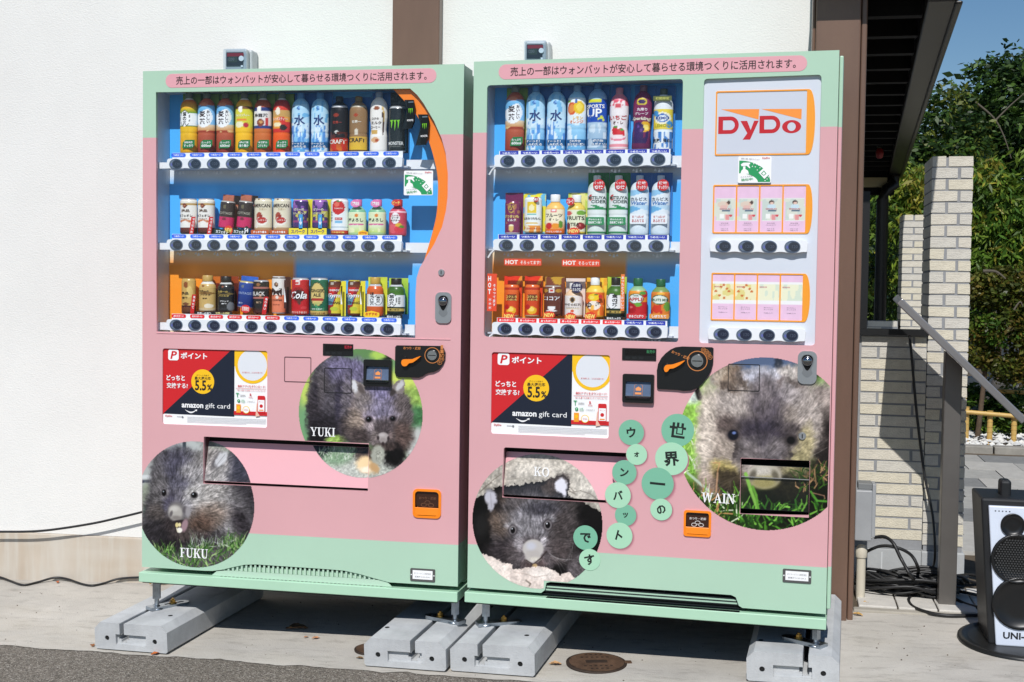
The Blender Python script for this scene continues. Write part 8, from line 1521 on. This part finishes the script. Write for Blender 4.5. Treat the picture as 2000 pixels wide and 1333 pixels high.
# ================================================================== coiled cables
k = random.Random(12); cpile = pg(1775, 1128); pts = []
cpx, cpy = 2.64, 1.02
for i in range(26):
    rr = k.uniform(.09, .17); ex = k.uniform(.75, 1.5); zz = .02+.035*k.random()+.0012*i; ox, oy = k.uniform(-.03, .05), k.uniform(-.04, .03); ph = k.uniform(-.2, .2)
    for j in range(9): t = 2*math.pi*j/9; pts.append((cpx+ox+rr*ex*math.cos(t+ph), cpy+oy+rr*.6*math.sin(t+ph), ZB+zz+.014*math.sin(3*t+i)))
b = MB(); b.tube(smooth_loop(pts, 4), .0062, M_CABLE, 6); tag(b.build('cable_coil'), 'heap of black cable coiled at the foot of the low brick wall', 'cable coil')
def cable(P, r, lab):
    b = MB(); b.tube(smooth_loop(P, 8), r, M_CABLE, 8); tag(b.build('cable'), lab, 'cable', 'black cables by the brick wall')
def gp_(a, c, h=.008): q = pg(a, c); return (q[0], q[1], q[2]+h)
def wp_(a, c, Y): x, z = FW.y(a, c, Y); return (x, Y, z)
cable([wp_(1708, 1050, .98), wp_(1728, 1049, .96), wp_(1745, 1062, .92), wp_(1760, 1092, .90), wp_(1782, 1128, .88), gp_(1800, 1150, .03), gp_(1840, 1166, .02), gp_(1880, 1182), gp_(1912, 1192)], .0066, 'black cable arching from the junction box over the coil to the loudspeaker')
cable([wp_(1692, 1078, .96), wp_(1720, 1067, .94), wp_(1752, 1070, .92), wp_(1780, 1085, .93), wp_(1794, 1112, .95), gp_(1790, 1140, .04)], .0062, 'black cable arching low from the pipe into the coil')
cable([gp_(1800, 1165, .02), gp_(1776, 1172), gp_(1780, 1187), gp_(1806, 1199), gp_(1850, 1207), gp_(1915, 1206)], .0062, 'black cable looping over the white stone tiles towards the loudspeaker')
cable([gp_(1840, 1130, .03), gp_(1868, 1134, .03), gp_(1890, 1144, .02), gp_(1914, 1152, .02), gp_(1930, 1156)], .006, 'black cable passing behind the post to the loudspeaker, upper of two')
cable([gp_(1838, 1150, .03), gp_(1870, 1164, .02), gp_(1895, 1170, .02), gp_(1925, 1170)], .006, 'black cable passing behind the post to the loudspeaker, lower of two')
cable([wp_(1776, 650, 1.17), wp_(1781, 700, 1.165), wp_(1786, 760, 1.165), wp_(1793, 830, 1.16), wp_(1806, 930, 1.15), wp_(1822, 1010, 1.12), wp_(1826, 1090, 1.08), gp_(1815, 1135, .03)], .0052, 'thin black cable hanging down the shaded low brick wall')
# ================================================================== paving, kerb, gravel behind
pv = empty('stone_paving', (3.3, 1.4, ZB)); tag(pv, 'grey stone slab paving behind the loudspeaker', 'paving'); kk = random.Random(5)
pm = [mat('slab_grey', (168, 166, 160), .85, var=.16, scale=14, bump=.2), mat('slab_light', (182, 179, 172), .85, var=.14, scale=14, bump=.2), mat('slab_dark', (132, 132, 130), .85, var=.16, scale=14, bump=.2)]
pms = {}
for i in range(-1, 6):
    for j in range(int((pg(1945, 886)[1]-1.09)/.406)):
        if i < 0 and j < 2: continue
        w, l = .33, .40; x = -.30+i*(w+.006)+(.0 if j % 2 else .16); y = -.32+j*(l+.006); mk = 2 if (i+2*j) % 7 == 0 else kk.randrange(2)
        if mk not in pms: b = MB(); b.box(0, w, 0, l, -.03, .012, pm[mk]); pms[mk] = b.mesh('slab')
        o = bpy.data.objects.new('slab', pms[mk]); o.parent = pv; o.location = (x, y, kk.uniform(-.002, .002)); LINK.append(o)
yk = pg(1945, 886)[1]; 
kb = empty('kerb_stone', (3.6, yk, ZB)); tag(kb, 'long grey kerb stone in front of the white pebbles', 'kerb')
for k2 in range(4): b = MB(); b.box(-1.2+.62*k2, -1.2+.62*k2+.61, 0, .12, -.03, .05, mat('kerb_grey', (150, 146, 138), .9, var=.2, scale=12, bump=.25)); b.build('kerb_piece', kb, bevel=.008)
b = MB(); m = [mat('pebble_white', (232, 231, 226), .6, var=.06, scale=30), mat('pebble_grey', (206, 205, 202), .6)]
for i in range(1500):
    x = kk.uniform(2.5, 4.9); y = kk.uniform(yk+.14, yk+1.5); s = kk.uniform(.018, .036); z = ZB+.012+kk.uniform(0, .03); q = [kk.uniform(.7, 1.25) for _ in range(6)]
    b.add([(x+s*q[0], y, z), (x, y+s*q[1], z), (x-s*q[2], y, z), (x, y-s*q[3], z), (x+s*.2, y, z+s*.7*q[4]), (x, y, z-s*.6)], [(0, 1, 4), (1, 2, 4), (2, 3, 4), (3, 0, 4), (1, 0, 5), (0, 3, 5)], m[kk.randrange(2)])
tag(b.build('white_pebbles'), kind='stuff', label='bed of white pebbles behind the kerb stone')
yf = yk+.55; bf = empty('bamboo_fence', (3.5, yf, ZB)); tag(bf, 'low yellow bamboo fence in front of the shrubs', 'fence'); mB = mat('bamboo', (206, 170, 98), .45, var=.15, scale=10)
def bamboo(p, q, r, nm):
    b = MB(); P, Q = np.array(p), np.array(q); n = 7
    for i in range(n): a, c = P+(Q-P)*i/n, P+(Q-P)*(i+1)/n; b.cyl(a, a+(c-a)*.94, r, r, mB, 10); b.cyl(a+(c-a)*.94, c, r*1.12, r*1.12, mB, 10)
    b.build(nm, bf)
def BFx(a, c): x, z = FW.y(a, c, yf); return x-3.5, z-ZB
for a, c in ((1888, 800), (1934, 808), (1981, 816), (2030, 815)): x, z = BFx(a, c); bamboo((x, 0, -.02), (x, 0, z+.02), .021, 'post')
x0, z0 = BFx(1870, 803); x1, z1 = BFx(2060, 819); bamboo((x0, -.035, z0), (x1, -.035, z1), .017, 'rail')
x0, z0 = BFx(1965, 779); x1, z1 = BFx(2060, 784); bamboo((x0, .5, z0+.02), (x1, .5, z1+.02), .018, 'rail')
for a in (1868, 1880, 1893): x, z = BFx(a, 765); bamboo((x, .3, 0), (x, .3, z), .022, 'post')
# ================================================================== greenery
def leaves(b, C, Rd, n, size, cols, clumps, seed, droop=.3, aspect=.42, shell=.55, flat=1.0):
    r = np.random.default_rng(seed)
    d = r.normal(size=(clumps, 3)); d /= np.linalg.norm(d, axis=1)[:, None]; d[:, 1] = np.where(r.random(clumps) < .75, -abs(d[:, 1]), d[:, 1]); rad = shell+(1-shell)*r.random(clumps)**.6
    cc = np.array(C)+d*np.array(Rd)*rad[:, None]; tone = r.uniform(.75, 1.25, clumps); ci = r.integers(len(cols), size=clumps)
    k = r.integers(clumps, size=n); off = np.clip(r.normal(size=(n, 3)), -1.7, 1.7)*np.array(Rd).mean()*(.9/ clumps**.40)*np.array([1, 1, .7*flat]); P = cc[k]+off
    ax = r.normal(size=(n, 3)); ax[:, 2] = ax[:, 2]*.5-droop*1.5; ax /= np.linalg.norm(ax, axis=1)[:, None]
    sd = np.cross(ax, r.normal(size=(n, 3))); sd /= np.linalg.norm(sd, axis=1)[:, None]+1e-9
    s = size*r.uniform(.6, 1.3, n)[:, None]; wd = sd*s*aspect*.5
    V = np.stack([P, P+ax*s*.45+wd, P+ax*s, P+ax*s*.45-wd], 1).reshape(-1, 3)
    L = lin(np.array(cols))[np.where(r.random(n) < .75, ci[k], r.integers(len(cols), size=n))]*(1.2*tone[k]*r.uniform(.75, 1.3, n))[:, None]
    o = len(b.v); b.v += list(map(tuple, V)); b.f += [(o+4*i, o+4*i+1, o+4*i+2, o+4*i+3) for i in range(n)]; b.m += [b.mi(M_LEAF)]*n; b.sm += [False]*n; b.c += list(map(tuple, np.clip(np.repeat(L, 4, 0), 0, 1)))
def leafmat():
    m = bpy.data.materials.new('leaf'); m.use_nodes = True; t = m.node_tree; p = t.nodes['Principled BSDF']; a = t.nodes.new('ShaderNodeAttribute'); a.attribute_name = 'Col'
    t.links.new(a.outputs['Color'], p.inputs['Base Color']); p.inputs['Roughness'].default_value = .45; p.inputs['Specular IOR Level'].default_value = .35
    tr = t.nodes.new('ShaderNodeBsdfTranslucent'); t.links.new(a.outputs['Color'], tr.inputs[0]); mx = t.nodes.new('ShaderNodeMixShader'); mx.inputs[0].default_value = .3
    out = [n for n in t.nodes if n.type == 'OUTPUT_MATERIAL'][0]; t.links.new(p.outputs[0], mx.inputs[1]); t.links.new(tr.outputs[0], mx.inputs[2]); t.links.new(mx.outputs[0], out.inputs[0]); return m
M_LEAF = leafmat(); M_BARK = mat('bark', (92, 76, 60), .9, var=.3, scale=12, bump=.4)
def plant(name, label, cat, a, c, Y, crowns, trunk=None, group=None, branches=()):
    """crowns: list of (px, py, half width px, half height px, leaves, size, colours, clumps, droop, aspect)"""
    x, _ = FW.y(a, c, Y); root = empty(name, (x, Y, ZB)); tag(root, label, cat, group); o = np.array([x, Y, ZB]); sc = (Y-CAM[1])/F_PX
    b = MB()
    for i, (cx, cy, hw, hh, n, size, cols, cl, dr, asp, *rest) in enumerate(crowns):
        dy = rest[0] if rest else 0; q = FW.y(cx, cy, Y+dy); C = np.array([q[0], Y+dy, q[1]])-o; s2 = sc*(Y+dy-CAM[1])/(Y-CAM[1])
        leaves(b, C, (hw*s2, max(hw, hh)*s2*.7, hh*s2), n, size, cols, cl, int(a)+i*7, dr, asp, rest[1] if len(rest) > 1 else .5)
    cr = b.build('crown', root)
    if trunk:
        b = MB(); q0_, q1_ = np.array([0, 0, 0]), np.array([FW.y(*trunk[0], Y)[0]-x, 0, FW.y(*trunk[0], Y)[1]-ZB]); m = (q0_+q1_)/2+np.array([trunk[1]*.6, 0, 0]); b.tube(smooth_loop([tuple(q0_), tuple(m), tuple(q1_)], 6), list(np.linspace(trunk[1], trunk[1]*.55, 13)), M_BARK, 8); b.build('trunk', root)
    for br in branches:
        b = MB(); P = [(FW.y(u, v, Y+br[2])[0]-x, br[2], FW.y(u, v, Y+br[2])[1]-ZB) for u, v in br[0]]; P = smooth_loop(P, 5); b.tube(P, list(np.linspace(br[1], br[1]*.4, len(P))), mat('pale_bark', (90, 83, 70), .8, var=.2), 6); b.build('branch', root)
    return root
DK = [(40, 62, 26), (54, 78, 30), (66, 92, 34), (34, 54, 26)]; YGc = [(108, 128, 42), (128, 142, 50), (90, 116, 38), (72, 98, 32), (140, 134, 52)]; MP = [(72, 80, 28), (88, 90, 34), (60, 72, 24), (100, 88, 36)]; MID = [(84, 112, 38), (66, 98, 34), (110, 132, 50)]
plant('broadleaf_tree', 'tall dark evergreen tree whose rounded top meets the sky', 'tree', 1960, 600, 16.0, [(1985, 300, 130, 190, 9000, .11, DK, 170, .25, .45), (1900, 380, 80, 170, 5000, .11, DK+[(90, 104, 40)], 110, .25, .45), (1945, 190, 70, 70, 3000, .10, DK, 60, .2, .45), (2060, 280, 110, 200, 5000, .11, DK, 110, .25, .45), (1960, 480, 170, 200, 5000, .12, DK, 110, .25, .45, 1.0)], ((1960, 300), .16), branches=[([(1905, 200), (1940, 230), (1960, 265), (1975, 310)], .016, -2.0), ([(1945, 235), (1975, 205), (2010, 175)], .013, -2.0)])
plant('broadleaf_tree', 'dark evergreen tree behind the eave, lower and left of the tall one', 'tree', 1820, 600, 14.0, [(1840, 330, 70, 150, 5000, .10, DK+[(96, 104, 40)], 100, .25, .45), (1780, 450, 90, 200, 7000, .10, DK, 130, .25, .45)], ((1820, 420), .13))
plant('broadleaf_tree', 'dark evergreen tree filling the gap behind the black frame', 'tree', 1700, 600, 12.5, [(1710, 480, 80, 200, 7000, .09, DK+[(90, 110, 40)], 120, .25, .45)], ((1700, 480), .1))
plant('shrub', 'yellow-green shrub with drooping leaves left of the nearer brick pillar', 'shrub', 1770, 640, 8.4, [(1790, 400, 60, 80, 2400, .10, YGc, 60, .75, .24), (1745, 510, 70, 130, 3600, .09, YGc+DK, 90, .7, .26), (1760, 360, 40, 50, 900, .09, YGc, 30, .8, .24)], ((1770, 480), .03), 'yellow-green shrubs with drooping leaves')
plant('shrub', 'yellow-green shrub with drooping leaves right of the nearer brick pillar', 'shrub', 1950, 640, 8.0, [(1930, 400, 60, 80, 2400, .10, YGc+MID, 60, .75, .24), (1965, 470, 70, 110, 3600, .10, MID+YGc[2:], 90, .7, .26), (1925, 520, 60, 80, 2200, .09, MID, 60, .7, .26), (2030, 400, 60, 120, 2000, .1, YGc+MID, 50, .7, .25)], ((1950, 480), .03), 'yellow-green shrubs with drooping leaves')
plant('maple_tree', 'olive brown maple with fine layered leaves above the bamboo fence', 'maple tree', 1910, 800, 6.6, [(1945, 560, 60, 40, 3600, .045, MP, 40, .3, .5), (1965, 640, 60, 36, 3600, .045, MP+MID, 40, .3, .5), (1915, 690, 34, 26, 1600, .04, MP, 24, .3, .5), (1975, 720, 50, 26, 2200, .04, MP, 30, .3, .5), (2020, 620, 50, 90, 2600, .045, MP, 40, .3, .5)], ((1935, 560), .022), branches=[([(1920, 530), (1945, 531), (1964, 545)], .014, -.4), ([(1980, 606), (1992, 590), (1998, 600)], .008, -.4)])
plant('low_hedge', 'low dark green plants behind the bamboo fence', 'hedge', 1960, 800, 6.9, [(1900, 800, 40, 40, 1500, .06, DK+MID, 30, .2, .4), (1975, 800, 60, 34, 2000, .06, DK+MID, 40, .2, .4), (1945, 832, 50, 22, 1200, .05, MID, 30, .2, .3)])
rk = empty('garden_rock', (FW.y(1950, 800, 8.0)[0], 8.0, ZB)); tag(rk, 'dark upright garden rock behind the bamboo fence', 'rock')
b = MB(); n = 12; v = []
for i, (rr, z) in enumerate(((.12, 0), (.13, .12), (.11, .24), (.08, .35), (.03, .42))):
    for j in range(n): t = 2*math.pi*j/n; q = rr*(1+.25*(vnoise(np.array([j*1.3]), np.array([i*1.7]), 8)[0]-.5)*2); v.append((q*math.cos(t), q*.8*math.sin(t), z+.03*math.sin(3*t+i)))
b.add(v, [(i*n+j, i*n+(j+1) % n, (i+1)*n+(j+1) % n, (i+1)*n+j) for i in range(4) for j in range(n)]+[tuple(range(4*n, 5*n))], mat('rock_dark', (74, 72, 70), .9, var=.4, scale=14, bump=.6, bscale=40)); b.build('stone', rk)
gw = empty('garden_wall', (FW.y(1935, 700, 8.9)[0], 8.9, ZB)); tag(gw, 'pale grey block wall behind the maple', 'wall')
hz = FW.y(1960, 662, 8.9)[1]-ZB; m = mat('wall_block', (186, 184, 180), .85, var=.14, scale=6, bump=.2)
for r in range(4):
    for c in range(5): b = MB(); b.box(.43*c-(.2 if r % 2 else 0), .43*c+.42-(.2 if r % 2 else 0), 0, .2, hz/4*r, hz/4*(r+1)-.01, m); b.build('block', gw, bevel=.006)
wd = MB(); cols = [(46, 66, 30), (60, 84, 34), (72, 92, 40), (40, 58, 28)]
for i in range(16): leaves(wd, (-14+3.4*i, 30+3*math.sin(i*2.1), 1.4+1.6*math.sin(i*1.3)**2), (2.8, 2.0, 3.0), 2400, .24, cols, 60, 500+i, .2, .5)
tag(wd.build('far_wood'), kind='stuff', label='dark wood far behind the garden')
# ================================================================== link everything
for o in LINK: COL.objects.link(o)
bpy.data.objects.remove(_to); bpy.data.curves.remove(_tc)
